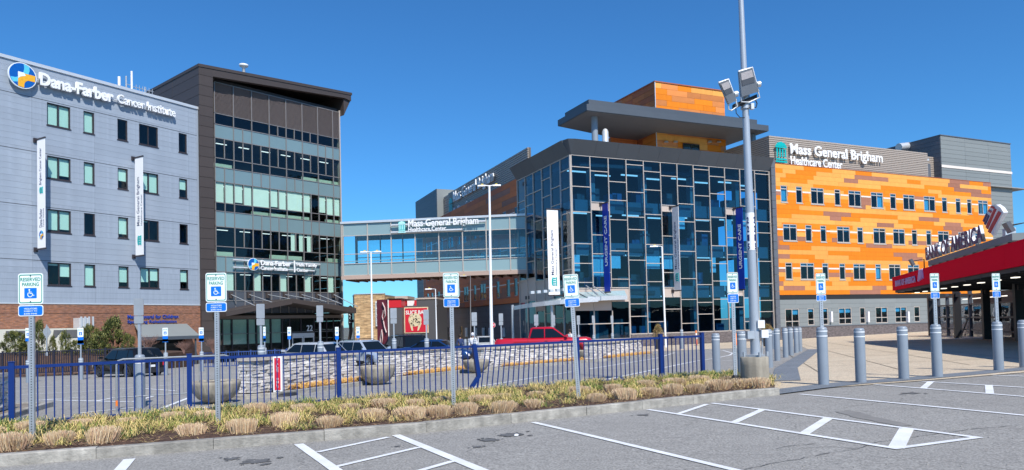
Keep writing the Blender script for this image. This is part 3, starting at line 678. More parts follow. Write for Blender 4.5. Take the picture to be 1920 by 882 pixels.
# brown frame, roof with slanted soffit
zTL = FT.z(378, 121); L0 = FT.s(401, 0, 300); dep = 22.0
oR = FT.s(672, -1.2, 180)
def top_z(x): return zTL + (FT.z(672, 170, -1.2) - zTL) * x / oR
nrow = 30
zz0 = -2.5
for k in range(nrow):      # left pier clad in courses
    a = zz0 + (zTL - .02 - zz0) * k / nrow; b = zz0 + (zTL - .02 - zz0) * (k + 1) / nrow
    piece(T, "cladding_panel", 0, L0, 0, .06, a + .015, b - .015, brown_m)
    for q in range(4): piece(T, "cladding_panel", -.0, .06, .07 + dep / 4 * q, dep / 4 * (q + 1) - .02 + .06, a + .015, b - .015, brown_m)
MB().box(.061, L0 - .01, .061, dep, zz0, zTL - .1).build("pier_core", gap_m, T)
MB().box(L0, gR, G + .2, dep, Z[0] + .03, Z[0] + .4).build("head_beam", gap_m, T)
MB().box(L0, gR, G + room + .21, dep, zz0, Z[0]).build("rear_block", brown_m, T)
piece(T, "corner_post", gR, gR + .12, G - .12, G + .3, zz0, Z[0] + .2, frame_lt)
for k in range(30): 
    a = zz0 + (Z[0] - zz0) * k / 30; piece(T, "cladding_panel", gR - .05, gR + .05, G + .3, dep, a + .012, a + (Z[0] - zz0) / 30 - .012, brown_m)
zF = lambda px, py, off=-.02: FT.z(px, py, off)
fb0 = FT.z(403, 144.5, 0); fbR = FT.z(640, 183.5, 0)
sR = oR
fb = lambda x: fb0 + (fbR - fb0) * (x - L0) / (FT.s(640, 0) - L0)
eb = top_z(sR) - .95
r = MB()
r.add([(-.05, -.06, top_z(0)), (sR, -.06, top_z(sR)), (sR, dep, top_z(sR)), (-.05, dep, top_z(0)),
       (-.05, -.06, top_z(0) - .28), (sR, -.06, top_z(sR) - .28), (sR, dep, top_z(sR) - .28), (-.05, dep, top_z(0) - .28)],
      [(0, 1, 2, 3), (7, 6, 5, 4), (0, 4, 5, 1), (1, 5, 6, 2), (2, 6, 7, 3), (3, 7, 4, 0)]).build("roof", fascia_m if 0 else brown_m, T)
r = MB()
ft = lambda x: top_z(x) - .285
r.prism([(L0, fb(L0)), (gR + .1, fb(gR + .1)), (sR - .1, eb), (sR - .1, ft(sR - .1)), (L0, ft(L0))], 0, .5).build("fascia", brown_m, T)
rs = MB(); g2 = gR + .13
rs.hexa([(g2, .51, fb(g2) - 1.9), (sR - .1, .51, eb), (sR - .1, dep, eb), (g2, dep, fb(g2) - 1.9)], [(g2, .51, ft(g2)), (sR - .1, .51, ft(sR)), (sR - .1, dep, ft(sR)), (g2, dep, ft(g2))]).build("slanted_soffit", brown_m, T)
rs = MB(); rs.prism([(g2, fb(g2) - 1.9), (sR - .1, eb), (g2, fb(g2) + .05)], .2, .51).build("soffit_edge", brown_m, T)
for i in range(1, 8):
    x = L0 + (sR - L0) * i / 8; piece(T, "fascia_joint", x - .012, x + .012, -.008, .0, fb(x) + .02, ft(x), gap_m)
V = FT.thing("roof_vent", "small white mushroom vent on top of the brown tower", "roof vent", None, FT.s(457, 1.5, 130), 1.5, top_z(3) - .2)
hv = FT.z(457, 120, 1.5) - top_z(3) + .2
MB().lathe([(.16, 0), (.16, hv - .35), (.42, hv - .28), (.45, hv - .1), (.2, hv)], 16).build("vent_cowl", white_m, V)
# entrance canopy of the tower: two slopes meeting at a ridge, hung from rods
C = FT.thing("entrance_canopy", "brown folded entrance canopy hung from rods over the tower doors", "canopy")
oc = -2.6
cl, cm, cr = FT.s(424, oc, 590), FT.s(548, oc, 565), FT.s(668, oc, 582)
zl_, zm_, zr_ = FT.z(424, 585, oc), FT.z(548, 560, oc), FT.z(668, 578, oc)
for (a, b, za, zb_) in ((cl, cm, zl_, zm_), (cm + .005, cr, zm_, zr_)):
    c1 = MB(); c1.hexa([(a, oc, za - .42), (b, oc, zb_ - .55), (b, G - .12, zb_ - .55), (a, G - .12, za - .42)], [(a, oc, za), (b, oc, zb_), (b, G - .12, zb_), (a, G - .12, za)]); c1.build("canopy_wing", brown_m, C)
for i, px in enumerate((432, 466, 501, 533, 564, 594, 624)):
    x = FT.s(px, G, 553); z = FT.z(px, 553, G)
    piece(C, "anchor_plate", x - .2, x + .2, G - .2, G - .03, z - .35, z + .25, brown_m)
    t_ = min(max((x - cl) / (cr - cl), .03), .97); zt_ = zl_ + (zm_ - zl_) * (t_ * 2) if t_ < .5 else zm_ + (zr_ - zm_) * (t_ * 2 - 1)
    MB().tube([(x, G - .2, z), (x + 1.0, oc + .5, zt_ + .1)], .045, 6).build("tension_rod", steel_g, C)
# lettering on the tower
sig = FT.thing("hospital_sign", "small white cancer institute lettering and round logo on rails across the glass tower", "sign")
zr = FT.z(476, 495, .75); la, lb = FT.s(437, .75, 495), FT.s(600, .75, 505)
for z in (zr + .28, zr - .45): MB().tube([(la, .75, z), (lb - (0 if z > zr else .7), .75, z)], .09, 8).build("mounting_rail", alu, sig)
df_logo(sig, FT.s(475, .55, 496), FT.z(475, 496, .55), .62, .62)
text("Dana-Farber", sig, FT.s(489, .5, 496), FT.z(489, 497.5, .5), FT.s(545, .5) - FT.s(489, .5), .5, .5, white_m, .1, .03)
text("Cancer Institute", sig, FT.s(489, .5, 496), FT.z(489, 506.5, .5), FT.s(539, .5) - FT.s(489, .5), .42, .5, white_m, .1, .015)
text("Hale Family", sig, FT.s(556, .5, 496), FT.z(556, 501.5, .5), FT.s(594, .5) - FT.s(556, .5), .46, .5, white_m, .1, .015)
text("Center", sig, FT.s(556, .5, 496), FT.z(556, 509.5, .5), FT.s(578, .5) - FT.s(556, .5), .36, .5, white_m, .1, .015)
piece(sig, "divider_bar", FT.s(550, .5), FT.s(550, .5) + .13, .42, .5, FT.z(550, 511, .5), FT.z(550, 489, .5), white_m)
# ---------------------------------------------------------------- 3  glass and orange medical building, right
FM = Fac(1078, 65.0, 65.7); FL = Fac(1078, 65.0, 157.5)
T = FM.thing("medical_building", "glass fronted medical building with a charcoal crown and bright orange panelled wing", "building")
W = T; W2 = T
def under(F):      # an empty-free way to place pieces of the left face: matrix of that face in the frame of the building
    return None
gl_px = [1078, 1108, 1142, 1176, 1208.5, 1240, 1271, 1301, 1330.5, 1359.5, 1387, 1414, 1443]
gs = [FM.s(p, 0, 400) for p in gl_px]; gs[0] = 0.0; step_ = (gs[-1] - gs[0]) / 12; gs = [step_ * i for i in range(13)]
def z2(v): return 280 + v / 4.9
def z3(v): return 440 + v / 4.2
colz = [[z2(60), z2(168), z2(347), z2(578), z3(73), z3(228), z3(378), z3(424)],
 [z2(68), z2(207), z2(490), -z2(562), z2(790), z3(153), z3(300), z3(420)],
 [z2(80), z2(303), z2(472), z2(650), z3(130), z3(352), z3(420)],
 [z2(92), z2(148), z2(398), z2(625), z2(740), z3(203), z3(400), z3(547), z3(645), z3(795)],
 [z2(105), z2(210), z2(378), z2(602), z3(80), z3(228), z3(372), z3(520), z3(688), z3(790)],
 [z2(118), z2(250), z2(518), -z2(575), z2(800), z3(157), z3(300), z3(418), -z3(492), z3(588), z3(778)],
 [z2(128), z2(342), z2(505), z2(668), z3(133), z3(348), z3(512), z3(700), z3(772)],
 [z2(138), z2(190), z2(430), z2(650), z2(755), z3(205), z3(395), z3(535), z3(627), z3(768)],
 [z2(150), z2(255), z2(413), z2(627), z3(90), z3(230), z3(367), z3(510), z3(668), z3(764)],
 [z2(162), z2(290), z2(545), -z2(603), z3(27), z3(160), z3(300), z3(448), -z3(482), z3(573), z3(758)],
 [z2(172), z2(375), z2(527), z2(668), z3(140), z3(345), z3(500), z3(685), z3(752)],
 [z2(185), z2(232), z2(463), z2(668), z2(770), z3(212), z3(387), z3(520), z3(608), z3(748)]]
zg = FM.z(1443, 304.5 + 14, 0); zTop = FM.z(1078, 291.5, 0); zBase = FM.z(1300, z3(768), 0)
mulm = frame_lt
def glass_cols(T, xs, cz, F, pxs, m=g_blue):
    for i, ys in enumerate(cz):
        a, b = xs[i], xs[i + 1]; pxc = pxs[i]; zs = [(F.z(pxc, abs(y), 0), y < 0) for y in ys]; zs[0] = (zTop, False)
        if len(ys) > 8: zs[-1] = (zBase, zs[-1][1])
        piece(T, "mullion", a - .035, a + .035, -.12, .05, zs[-1][0], zTop, mulm)
        for k in range(len(zs) - 1):
            z1, z0 = zs[k][0], zs[k + 1][0]; stone = zs[k + 1][1]
            piece(T, "transom", a + .036, b - .036, -.10, .04, z1 - .033, z1 + .033, mulm)
            if stone: piece(T, "stone_panel", a + .05, b - .05, -.03, .03, z0 + .034, z1 - .034, stone_pan)
            else: piece(T, "pane", a + .036, b - .036, -.012, .012, z0 + .034, z1 - .034, m)
        piece(T, "transom", a + .05, b - .05, -.10, .04, zs[-1][0] - .045, zs[-1][0] + .045, mulm)
cc = [(a + b) / 2 for a, b in zip(gl_px, gl_px[1:])]
glass_cols(T, gs, colz, FM, cc)
R1 = gs[-1]; piece(T, "mullion", R1 - .05, R1 + .05, -.12, .05, zBase, zTop, mulm)
# stone surround and shop glazing under the first three columns
zs1 = FM.z(1110, 541, 0); zs0 = FM.z(1110, 583, 0); zb1 = zBase - .35
for i in range(3):
    a, b = gs[i], gs[i + 1]; h = (zs1 + zs0) / 2
    zlow = FM.z(1160, z3(530), 0) if i == 2 else zs0
    piece(T, "stone_panel", a + .01, b - .01, -.04, .04, h + .01, zs1 - .05, stone_pan)
    piece(T, "stone_panel", a + .01, b - .01, -.04, .04, zlow + .01, h - .01, stone_pan)
ys_ = [(gs[0] + .2, gs[1]), (gs[1] + .05, gs[1] + 1.95), (gs[2] + .1, gs[3] - .1)]
piece(T, "stone_post", gs[1] + 2.0, gs[2] + .06, -.05, .06, zb1, zs0, stone_pan)
for j, (a, b) in enumerate(ys_):
    tp = FM.z(1160, z3(530), 0) if j == 2 else zs0
    for (c, d) in (((zb1, FM.z(1110, z3(708), 0)), (FM.z(1110, z3(708), 0) + .08, tp)) if j != 1 else ((zb1, tp),)):
        piece(T, "pane", a, b, .0, .024, c, d, g_blue)
    piece(T, "mullion", b, b + .08, -.1, .05, zb1, tp, mulm); piece(T, "transom", a, b, -.08, .05, FM.z(1110, z3(708), 0), FM.z(1110, z3(708), 0) + .08, mulm)
piece(T, "stone_plinth", 0, gs[3], -.06, .1, -3.2, zb1, stone_pan)
# interior of the glass volume: slabs, spandrel backing, blinds, columns, back wall
zsl = [FM.z(1250, y, 0) for y in (394, 470, 548)]; st3 = (zsl[0] - zsl[2]) / 2
spb = mat("blue_grey_backpan", (.12, .15, .17), .7, var=.05, rand=.08)
mb = MB()
for z in zsl + [zsl[0] + st3]: mb.box(.3, R1, 1.2, 11, z - .2, z + .15)
mb.box(.3, R1, .3, 11, zBase - .6, zBase - .4)
mb.build("floor_slab", slabm, T)
r4 = random.Random(5)
for z in zsl:
    for i in range(12):
        if z == zsl[2] and i < 3: continue
        piece(T, "backpan", gs[i] + .08, gs[i + 1] - .08, .35, .42, z - .55, z + .62, spb)
for z in zsl[:2]:
    for i in range(12):
        q = r4.random()
        if q < .46:
            a, b = gs[i] + .1, gs[i + 1] - .1
            if q < .25: b = (a + b) / 2 + r4.uniform(-.3, .5)
            piece(T, "blind", a, b, .30, .32, z - .56 - r4.choice([.7, 1.2, 1.5, 2.0]), z - .56, blind_m)
for i in (1, 4, 7, 10): piece(T, "column", gs[i] + .9, gs[i] + 1.5, 1.6, 2.2, zBase - .4, zTop, mat("interior_column", (.22, .24, .24), .8))
piece(T, "interior_wall", .3, R1, 8.0, 8.2, zBase - 1, zTop, inside)
for z in (zsl[0] + st3, zsl[0], zsl[1], zsl[2]):
    for i in range(9): piece(T, "ceiling_lamp", 1.0 + i * 3.0, 3.3 + i * 3.0, 2.4 + (i % 2) * .9, 2.55 + (i % 2) * .9, z - .34, z - .22, ceil_lit)
furn = mat("furniture_blue", (.05, .10, .18), .6, rand=.4); furn2 = mat("furniture_pale", (.10, .10, .10), .7, rand=.2)
for z in [zBase - .4] + [q + .15 for q in zsl[::-1]]:
    for i in range(12):
        x = r4.uniform(.8, R1 - 1.5); h = r4.uniform(.7, 1.9); piece(T, "cabinet", x, x + r4.uniform(.4, 1.4), 1.7, 2.6, z, z + h, r4.choice([furn, furn2, furn2]))
# crown
def crown(F, T, x0, x1, zb_, zt_, flare, name="flared_crown"):
    n = max(1, round(abs(x1 - x0) / 2.4)); r = None
    for i in range(n):
        a, b = x0 + (x1 - x0) * i / n, x0 + (x1 - x0) * (i + 1) / n
        f0 = flare * (x1 - x0) / abs(x1 - x0)
        m_ = MB(); m_.hexa([(a + .008, -.14, zb_), (b - .008, -.14, zb_), (b - .008, .3, zb_), (a + .008, .3, zb_)], [(a + .008, -.14 - flare, zt_), (b - .008, -.14 - flare, zt_), (b - .008, .3, zt_), (a + .008, .3, zt_)])
        m_.build(name, fascia_m, T)
zC = FM.z(1071, 259.5, -.9)
crown(FM, T, .0, R1 + .05, zTop + .05, zC, .75)
mb = MB(); mb.hexa([(.0, -.14, zTop + .05), (.008, -.14, zTop + .05), (.008, .3, zTop + .05), (-.13, .0, zTop + .05)], [(-.62, -.70, zC), (.0, -.89, zC), (.0, .3, zC), (-.85, .35, zC)]); mb.build("crown_corner", fascia_m, T)
pR = FM.s(1457.5, -.3, 450)
for k in range(22):
    a = zBase - 1.2 + (zC - zBase + 1.15) * k / 22; piece(T, "pier_panel", R1 + .08, pR, -.35, .3, a + .012, a + (zC - zBase + 1.15) / 22 - .012, grey_dk)
piece(T, "roof", .3, pR, .31, 12, zC - .9, zC - .6, roof_m)
# ---- orange front wing
oL, oR_ = pR + .005, FM.s(1860, 0, 400); oT = FM.z(1457, 307, 0); oB = FM.z(1460, 553.5, 0)
r1t, r1b = FM.z(1471, 348, 0), FM.z(1471, 379.5, 0); stO = (FM.z(1471, 348, 0) - FM.z(1475, 492.5, 0)) / 2
def W_(l): return [(FM.s(a, 0, 400), FM.s(b, 0, 400), n) for a, b, n in l]
R_1 = W_([(1465, 1477.5, 1), (1493.7, 1505.6, 1), (1521.5, 1546, 2), (1566, 1577, 1), (1592, 1615.6, 2), (1634, 1657, 2), (1670, 1681, 1), (1694.4, 1716, 2), (1733, 1754.5, 2), (1767, 1776.6, 1), (1792.7, 1802, 1), (1814, 1822.5, 1), (1834.7, 1853, 2)])
R_2 = W_([(1467, 1493, 2), (1509, 1521, 1), (1537, 1548, 1), (1568, 1592, 2), (1606, 1617, 1), (1636, 1659, 2), (1673, 1695, 2), (1708, 1718, 1), (1735, 1744.5, 1), (1757, 1777.7, 2), (1795, 1811, 2), (1826, 1835, 1)])
R_3 = W_([(1469, 1482, 1), (1497, 1523, 2), (1538, 1549.5, 1), (1570, 1581, 1), (1596, 1619, 2), (1637.5, 1648, 1), (1662.5, 1684.5, 2), (1698, 1719.5, 2), (1737, 1747, 1), (1768, 1786, 2), (1810, 1820, 1)])
R_0 = W_([(1466, 1492, 2), (1508, 1520, 1), (1535.5, 1546, 1), (1566, 1590, 2), (1605.5, 1615.5, 1), (1635, 1657.5, 2), (1671.5, 1693, 2), (1707, 1717.5, 1), (1735, 1744, 1), (1760, 1781, 2), (1800, 1809, 1)])
holes = []
rO = random.Random(21)
for k, R in enumerate((R_1, R_2, R_3)):
    for a, b, n in R: holes.append((a, b, r1b - stO * k, r1t - stO * k, n))
hz = [h[:4] for h in holes]
wall(T, "wall", oL, oR_, oB, oT, hz, .04, .3, gap_m)
def orange_pick(rr_, p=(.44, .40, .16)):
    state = {}
    def pick(r, i):
        if (r, i) not in state:
            q = rr_.random(); prev = state.get((r, i - 1))
            m = o1 if q < p[0] else (o2 if q < p[0] + p[1] else o3)
            if prev is o3 and m is o3: m = o1
            state[(r, i)] = m
        return state[(r, i)]
    return pick
def orange_cuts(a, b, rr_, lo, hi):
    c = {}
    def f(r):
        if r not in c:
            x = a + rr_.uniform(-.5, 2.5); l = []
            while x < b: l.append(x); x += rr_.uniform(lo, hi)
            c[r] = l
        return c[r]
    return f
clad(T, "facade_panel", oL, oR_, oB, oT, .47, hz, orange_cuts(oL, oR_, rO, 1.7, 5.6), 0, .035, orange_pick(rO), gap=.010, cap=300)
stripe = mat("pale_stripe", (.75, .68, .62), .5)
for k in range(3):
    z = FM.z(1457, 356, 0) - stO * k; xs = [oL] + [v for h in sorted(hz) if abs(h[3] - (r1t - stO * k)) < .1 for v in h[:2]] + [oR_]
    for i in range(0, len(xs) - 1, 2): piece(T, "stripe_trim", xs[i] + .01, xs[i + 1] - .01, -.02, .0, z - .16, z, stripe)
for i, h in enumerate(holes):
    k = rO.random(); window(T, h[0], h[1], h[2], h[3], h[4], [rO.choice([.15, .25, .3, .9, 1, .2, 0]) for _ in range(h[4])], frame_lt, g_blue, y=.07, w=.09, sill=frame_lt, hb=(.80,))
piece(T, "top_trim", oL, oR_, -.03, .3, oT, oT + .06, mat("rust_trim", (.35, .10, .04), .5))
# ---- grey ground floor with brick base
gb = FM.z(1466, 614.5, 0); gt = FM.z(1466, 579.5, 0)
h0 = [(a, b, (gb - .1 if a < oL + 4 else gb + .15), gt, n) for a, b, n in R_0]
wall(T, "wall", oL, oR_ + 6, gb - .02, oB - .5, [h[:4] for h in h0], .05, .3, gap_m)
clad(T, "grey_panel", oL, oR_ + 6, gb - .02, oB - .5, .48, [h[:4] for h in h0], lambda r: [oL + 5.1 * (i + .5 * (r % 2)) for i in range(12)], .02, .05, lambda r, i: grey_pan, gap=.012, cap=250)
piece(T, "recessed_band", oL, oR_, .06, .3, oB - .5, oB, dark_metal)  # dark metal strip set back between orange wall and grey ground floor
piece(T, "brick_base", oL, oR_ + 6, -.08, .3, gb - 3, gb - .025, brick_grey); piece(T, "base_cap", oL, oR_ + 6, -.12, .3, gb - .02, gb + .06, grey_dk)
for h in h0:
    window(T, h[0], h[1], h[2], h[3], h[4], [rO.choice([0, .2, .3]) for _ in range(h[4])], frame_lt, g_blue, y=.09, w=.08, hb=(.35,))
for px in (1557, 1626, 1701):
    x = FM.s(px, 0, 600); lmp = MB().box(x - .12, x + .12, -.25, .045, FM.z(px, 604.5, 0), FM.z(px, 584.5, 0)).build("wall_sconce", mat("frosted_lamp", (.80, .80, .82), .4), T)
piece(T, "brick_plinth", gs[3] + .01, R1 + .06, -.16, .28, zBase - 3, zBase - .05, brick_grey)
# interior volumes of the orange wing
MB().box(oL, oR_ - .1, 2.2, 2.4, gb - 1, oT - .1).build("interior_wall", inside, T)
mb = MB()
for k in range(4): mb.box(oL, oR_ - .1, .31, 2.19, r1b - stO * k - 1.0, r1b - stO * k - .8)
mb.box(oL, oR_ - .1, .31, 3, oT - .3, oT - .1); mb.build("floor_slab", inside, T)
# ---- ribbed parapet screen
ribT = FM.z(1443, 254.5, .5)
def ribs(T, x0, x1, y0, y1, za, zb_, n, name="rib"):
    piece(T, "rib_backing", x0, x1, y0 + .10, y1, za, zb_, rib_dk)
    for i in range(n):
        a = za + (zb_ - za) * i / n; h = (zb_ - za) / n; piece(T, name, x0 - .03, x1 + .03, y0, y0 + .098, a + h * .25, a + h * .98, rib_m)
rx0, rx1 = FM.s(1443, .5, 280), FM.s(1739, .5, 300)
ribs(T, rx0, rx1, .5, 1.0, oT + .07, ribT, 14)
for i in range(14):
    h = (ribT - oT - .07) / 14; a = oT + .07 + h * i; piece(T, "side_rib", rx0 - .03, rx0 + .07, .602, 12, a + h * .25, a + h * .98, rib_m)
piece(T, "screen_side", rx0 + .08, rx0 + .2, 1.0, 12, oT + .07, ribT, rib_dk)
piece(T, "roof", rx0 + .2, FM.s(1880, 4, 300), 1.01, 14, oT - .1, oT, roof_m)
rx2 = FM.s(1765, 2.5, 300)
ribs(T, rx1 + .1, rx2 + .5, 2.5, 2.9, oT + .07, ribT + .25, 14, "set_back_rib")
piece(T, "roof_door", rx1 + 1.9, rx1 + 3.2, 2.40, 2.495, oT, oT + 2.4, grey_dk)
piece(T, "roof_lamp", rx1 + 2.3, rx1 + 2.7, 2.2, 2.49, oT + 2.7, oT + 2.95, alu)
# ---- grey stair tower at the right end
tx0, tx1 = FM.s(1765, 1.5, 300), FM.s(1895.5, 1.5, 300); tT = FM.z(1768, 254, 1.5); tB = -2.5
wall(T, "stair_tower_core", tx0 + .03, tx1 - .03, tB, tT - .1, [], 1.56, 10, gap_m)
tw_band = FM.z(1775, 312.5, 1.5)
nt_ = 48; hh = (tT - .05 - tB) / nt_
for k in range(nt_):
    a = tB + hh * k
    for q in range(3): piece(T, "tower_panel", tx0 + (tx1 - tx0) * q / 3 + .01, tx0 + (tx1 - tx0) * (q + 1) / 3 - .01, 1.5, 1.555, a + .012, a + hh - .012, grey_pan)
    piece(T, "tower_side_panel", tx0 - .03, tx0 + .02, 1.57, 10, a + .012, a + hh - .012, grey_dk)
piece(T, "pale_band", tx0 - .05, tx1 + .05, 1.44, 1.498, tw_band - .16, tw_band + .16, stripe)
piece(T, "tower_cap", tx0 - .08, tx1 + .05, 1.42, 10, tT - .05, tT + .05, grey_dk)
# roof plant seen above the screen
D = FM.thing("roof_duct", "silver insulated air ducts on the roof behind the ribbed screen, beside the grey stair tower", "duct", None, FM.s(1700, 6, 275), 6, ribT - 1.2)
m_ = MB(); z_ = FM.z(1735, 268, 6) - ribT + 1.2
m_.tube([(-1.5, 0, z_ - 1.0), (2, 0, z_ - .45), (5.2, 0, z_ - .25)], .5, 10).tube([(5.2, 0, z_ - .2), (8.2, .4, z_ - .15)], .62, 10).tube([(6.2, 0, z_ - .7), (6.2, 0, -1)], .4, 8).tube([(1, 0, z_ - 1), (1, 0, -1)], .35, 8)
m_.build("duct_run", alu, D)
# ---- sign on the ribbed screen
def mgb_sign(F, label, px0, px1, py1, zl, h1, off, lx0, lx1, lz0, lz1, px2, h2, zl2, rails=False, name="hospital_sign"):
    S = F.thing(name, label, "sign")
    a, b = F.s(px0, off, py1), F.s(px1, off, py1); text("Mass General Brigham", S, a, zl, b - a, h1, off, white_m, .12, .022)
    c = F.s(px2, off, py1); text("Healthcare Center", S, a, zl2, c - a, h2, off, white_m, .12, .015)
    la, lb_ = F.s(lx0, off, py1), F.s(lx1, off, py1); mgb_mark(S, la, lz0, lb_ - la, lz1 - lz0, off, teal_m)
    piece(S, "logo_panel", la + (lb_ - la) * .06, lb_ - (lb_ - la) * .06, off + .01, off + .04, lz0 + .05, lz0 + (lz1 - lz0) * .8, MATS["teal_light"] if "teal_light" in MATS else mat("teal_light", (.25, .70, .70), .5)) if rails else None
    return S
zl = FM.z(1482, 291, .2); mgb_sign(FM, "large white hospital lettering on the taupe ribbed screen above the bright orange wall", 1482, 1654, 290, zl - .18, 1.45, .2, 1454, 1475.5, FM.z(1465, 305, .2), FM.z(1465, 266, .2), 1578, .95, FM.z(1482, 309, .2))
# ---- penthouse box and floating roof
pT = FM.z(1228, 154, 7.5); px_, pxe = FM.s(1228, 7.5, 170), FM.s(1358.5, 7.5, 190)
rp = random.Random(9)
cT = FM.z(1100, 183, 3); cB = FM.z(1100, 207, 3); cs0, cs1 = FM.s(1100, 3, 195), FM.s(1441, 3, 235)
row_ = 1.0
nr_ = round((pT - zC + .5) / .62)
MB().box(px_ + .05, pxe - .05, 7.56, 17, zC - .6, pT - .1).build("penthouse_core", gap_m, T)
clad(T, "penthouse_panel", px_, pxe, zC - .6, pT, .62, [], orange_cuts(px_, pxe, rp, 1.6, 3.2), 7.5, 7.555, lambda r, i: rp.choice([o4, o4, o2, o2, o1]), gap=.015, cap=140)
for k in range(nr_):
    a = zC - .6 + (pT - zC + .6) * k / nr_; h = (pT - zC + .6) / nr_; y = 7.56
    while y < 16.9:
        e = min(17, y + rp.uniform(1.5, 3.2)); piece(T, "penthouse_side_panel", px_ - .005, px_ + .045, y + .01, e - .01, a + .012, a + h - .012, rp.choice([o4, o5, o5, o6])); y = e  # side turned from the sun takes the shade-coloured panels
piece(T, "corner_trim", px_ - .05, px_ + .03, 7.44, 7.5, zC - .6, pT, alu)
piece(T, "penthouse_cap", px_ - .08, pxe + .08, 7.42, 17.1, pT, pT + .12, mat("rust_trim", (.35, .10, .04), .5))
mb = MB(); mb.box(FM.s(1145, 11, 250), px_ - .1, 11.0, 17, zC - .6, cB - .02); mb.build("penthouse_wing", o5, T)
t_ = (cT - cB)
m_ = MB(); m_.slab([(cs0, 3.0), (cs1, 3.0), (cs1 + .0, 15), (cs0, 9.0)], cB, cB + t_ * .5).build("floating_roof_lower_tier", fascia_m, T)
m_ = MB(); m_.slab([(cs0 + .5, 3.45), (cs1 - 1.2, 3.45), (cs1 - 1.2, 14.6), (cs0 + .5, 8.3)], cB + t_ * .5 + .003, cT).build("floating_roof_upper_tier", fascia_m, T)
m_ = MB(); m_.slab([(cs0 + .1, 3.1), (cs1 - .1, 3.1), (cs1 - .1, 14.8), (cs0 + .1, 8.8)], cB - .05, cB - .003).build("floating_roof_soffit", soffit_m, T)
for px, oy in ((1115, 4.6), (1411, 4.6)):
    x = FM.s(px, oy, 240); MB().tube([(x, oy, zC - .7), (x, oy, cB - .052)], .32, 14).build("roof_column", bollard_m, T); MB().lathe([(.6, 0), (.6, .12), (.34, .14)], 14, c=(x, oy, zC - .62)).build("column_base", steel_g, T)
for px in (1248, 1266, 1330, 1347):
    x = FM.s(px, 7.4, 268); MB().lathe([(.26, 0), (.2, .16), (.05, .2)], 12, c=(x, 7.3, FM.z(px, 268, 7.4))).build("soffit_lamp", alu, T)
piece(T, "window_backing", FM.s(1281, 7.4, 272), FM.s(1311, 7.4, 272), 7.47, 7.495, zC - .5, FM.z(1290, 269.5, 7.4), inside)
window(T, FM.s(1281, 7.4, 272), FM.s(1311, 7.4, 272), zC - .5, FM.z(1290, 269.5, 7.4), 2, 0, y=7.40)
V = FM.thing("roof_vent", "silver round topped vent pipe under the floating roof, beside its left column", "roof vent", None, FM.s(1135, 4, 255), 4, zC - .7)
vh = FM.z(1135, 241, 4) - zC + .7; MB().lathe([(.32, 0), (.32, vh - .35), (.2, vh - .1), (.0, vh)], 14).build("vent_cowl", alu, V)
# ---------------------------------------------------------------- left face of the glass volume and the long left wing (parts of the same building, own frame)
LW = FL.thing("medical_building_wing", "shaded wing of dark orange panels and blue glass running back behind the bridge", "building")
lp = [1072, 1053.5, 1036.5, 1019.5, 1001.5, 987, 972]
ls = [0.0] + [FL.s(p, 0, 400) for p in lp[1:]]; stepl = ls[-1] / 6; ls = [stepl * i for i in range(7)]
rl = random.Random(3)
zlow = FL.z(1000, 552, 0)
for i in range(6):
    a, b = ls[i + 1], ls[i]; z = zTop; zs = [z]
    for _ in range(12):
        z -= rl.choice([1.1, 1.7, 2.3, 3.0]) if len(zs) > 1 else rl.choice([1.2, 2.0, 2.4])
        if z < zBase + .8: break
        zs.append(z)
    zs.append(zBase - .4)
    piece(LW, "mullion", a - .035, a + .035, -.12, .05, zBase - .4, zTop, mulm); piece(LW, "plinth", a, b, -.05, .25, -3.2, zBase - .4, stone_pan)
    for k in range(len(zs) - 1):
        piece(LW, "transom", a + .036, b - .036, -.10, .04, zs[k] - .033, zs[k] + .033, mulm)
        stp = abs((zs[k] + zs[k + 1]) / 2 - zlow) < 1.0 and i > 0
        piece(LW, "stone_panel" if stp else "pane", a + .036, b - .036, -.012, .012, zs[k + 1] + .045, zs[k] - .045, stone_pan if stp else g_blue)
piece(LW, "corner_mullion", -.10, .06, -.14, .06, zBase - .4, zTop, mulm)
mb = MB()
for z in zsl + [zsl[0] + st3]: mb.box(ls[-1], -.5, 1.2, 9, z - .2, z + .15)
mb.build("floor_slab", slabm, LW)
for z in zsl:
    for i in range(6): piece(LW, "backpan", ls[i + 1] + .08, ls[i] - .08, .35, .42, z - .5, z + .55, spb)
crown(FL, LW, ls[-1], -.01, zTop + .05, zC, .75)
piece(LW, "interior_wall", ls[-1], -8.5, 8.0, 8.2, zBase - 1, zTop, inside)
piece(LW, "roof", ls[-1], -.4, .31, 12, zC - .95, zC - .65, roof_m)
# wing wall
yW = 1.2; wR = ls[-1] - .02; wL = FL.s(793, yW, 450); wT = oT; wB = oB
def zL(px, py): return FL.z(px, py, yW)
LR = [(869, 878.5, 2), (888, 893, 1), (900, 911, 2), (931, 937, 1), (950, 956.5, 1), (964.5, 971, 1), (838.5, 842.5, 1), (831, 834.5, 1), (820, 825, 1), (808, 812, 1), (800, 804, 1), (848, 853, 1), (859, 863, 1)]
wt2, wb2 = FL.z(874, 538, yW), FL.z(874, 566, yW)
hw = []
for k in range(3):
    for a, b, n in LR:
        s0, s1 = FL.s(a, yW, 550), FL.s(b, yW, 550); q = (rl.uniform(-.8, .8) if k else 0); hw.append((s0 + q, s1 + q, wb2 + st3 * k, wt2 + st3 * k, n))
hw = [h for h in hw if h[3] < wT - .3 and h[1] < wR - .2 and h[0] > wL + .3]
def clean(hs):
    out = []
    for h in sorted(hs, key=lambda h: h[0]):
        if all(h[1] < o[0] - .2 or h[0] > o[1] + .2 or abs(h[2] - o[2]) > 1 for o in out): out.append(h)
    return out
hw = clean(hw); hq = [h[:4] for h in hw]
wall(LW, "wall", wL, wR, wB, wT, hq, yW + .04, yW + .3, gap_m)
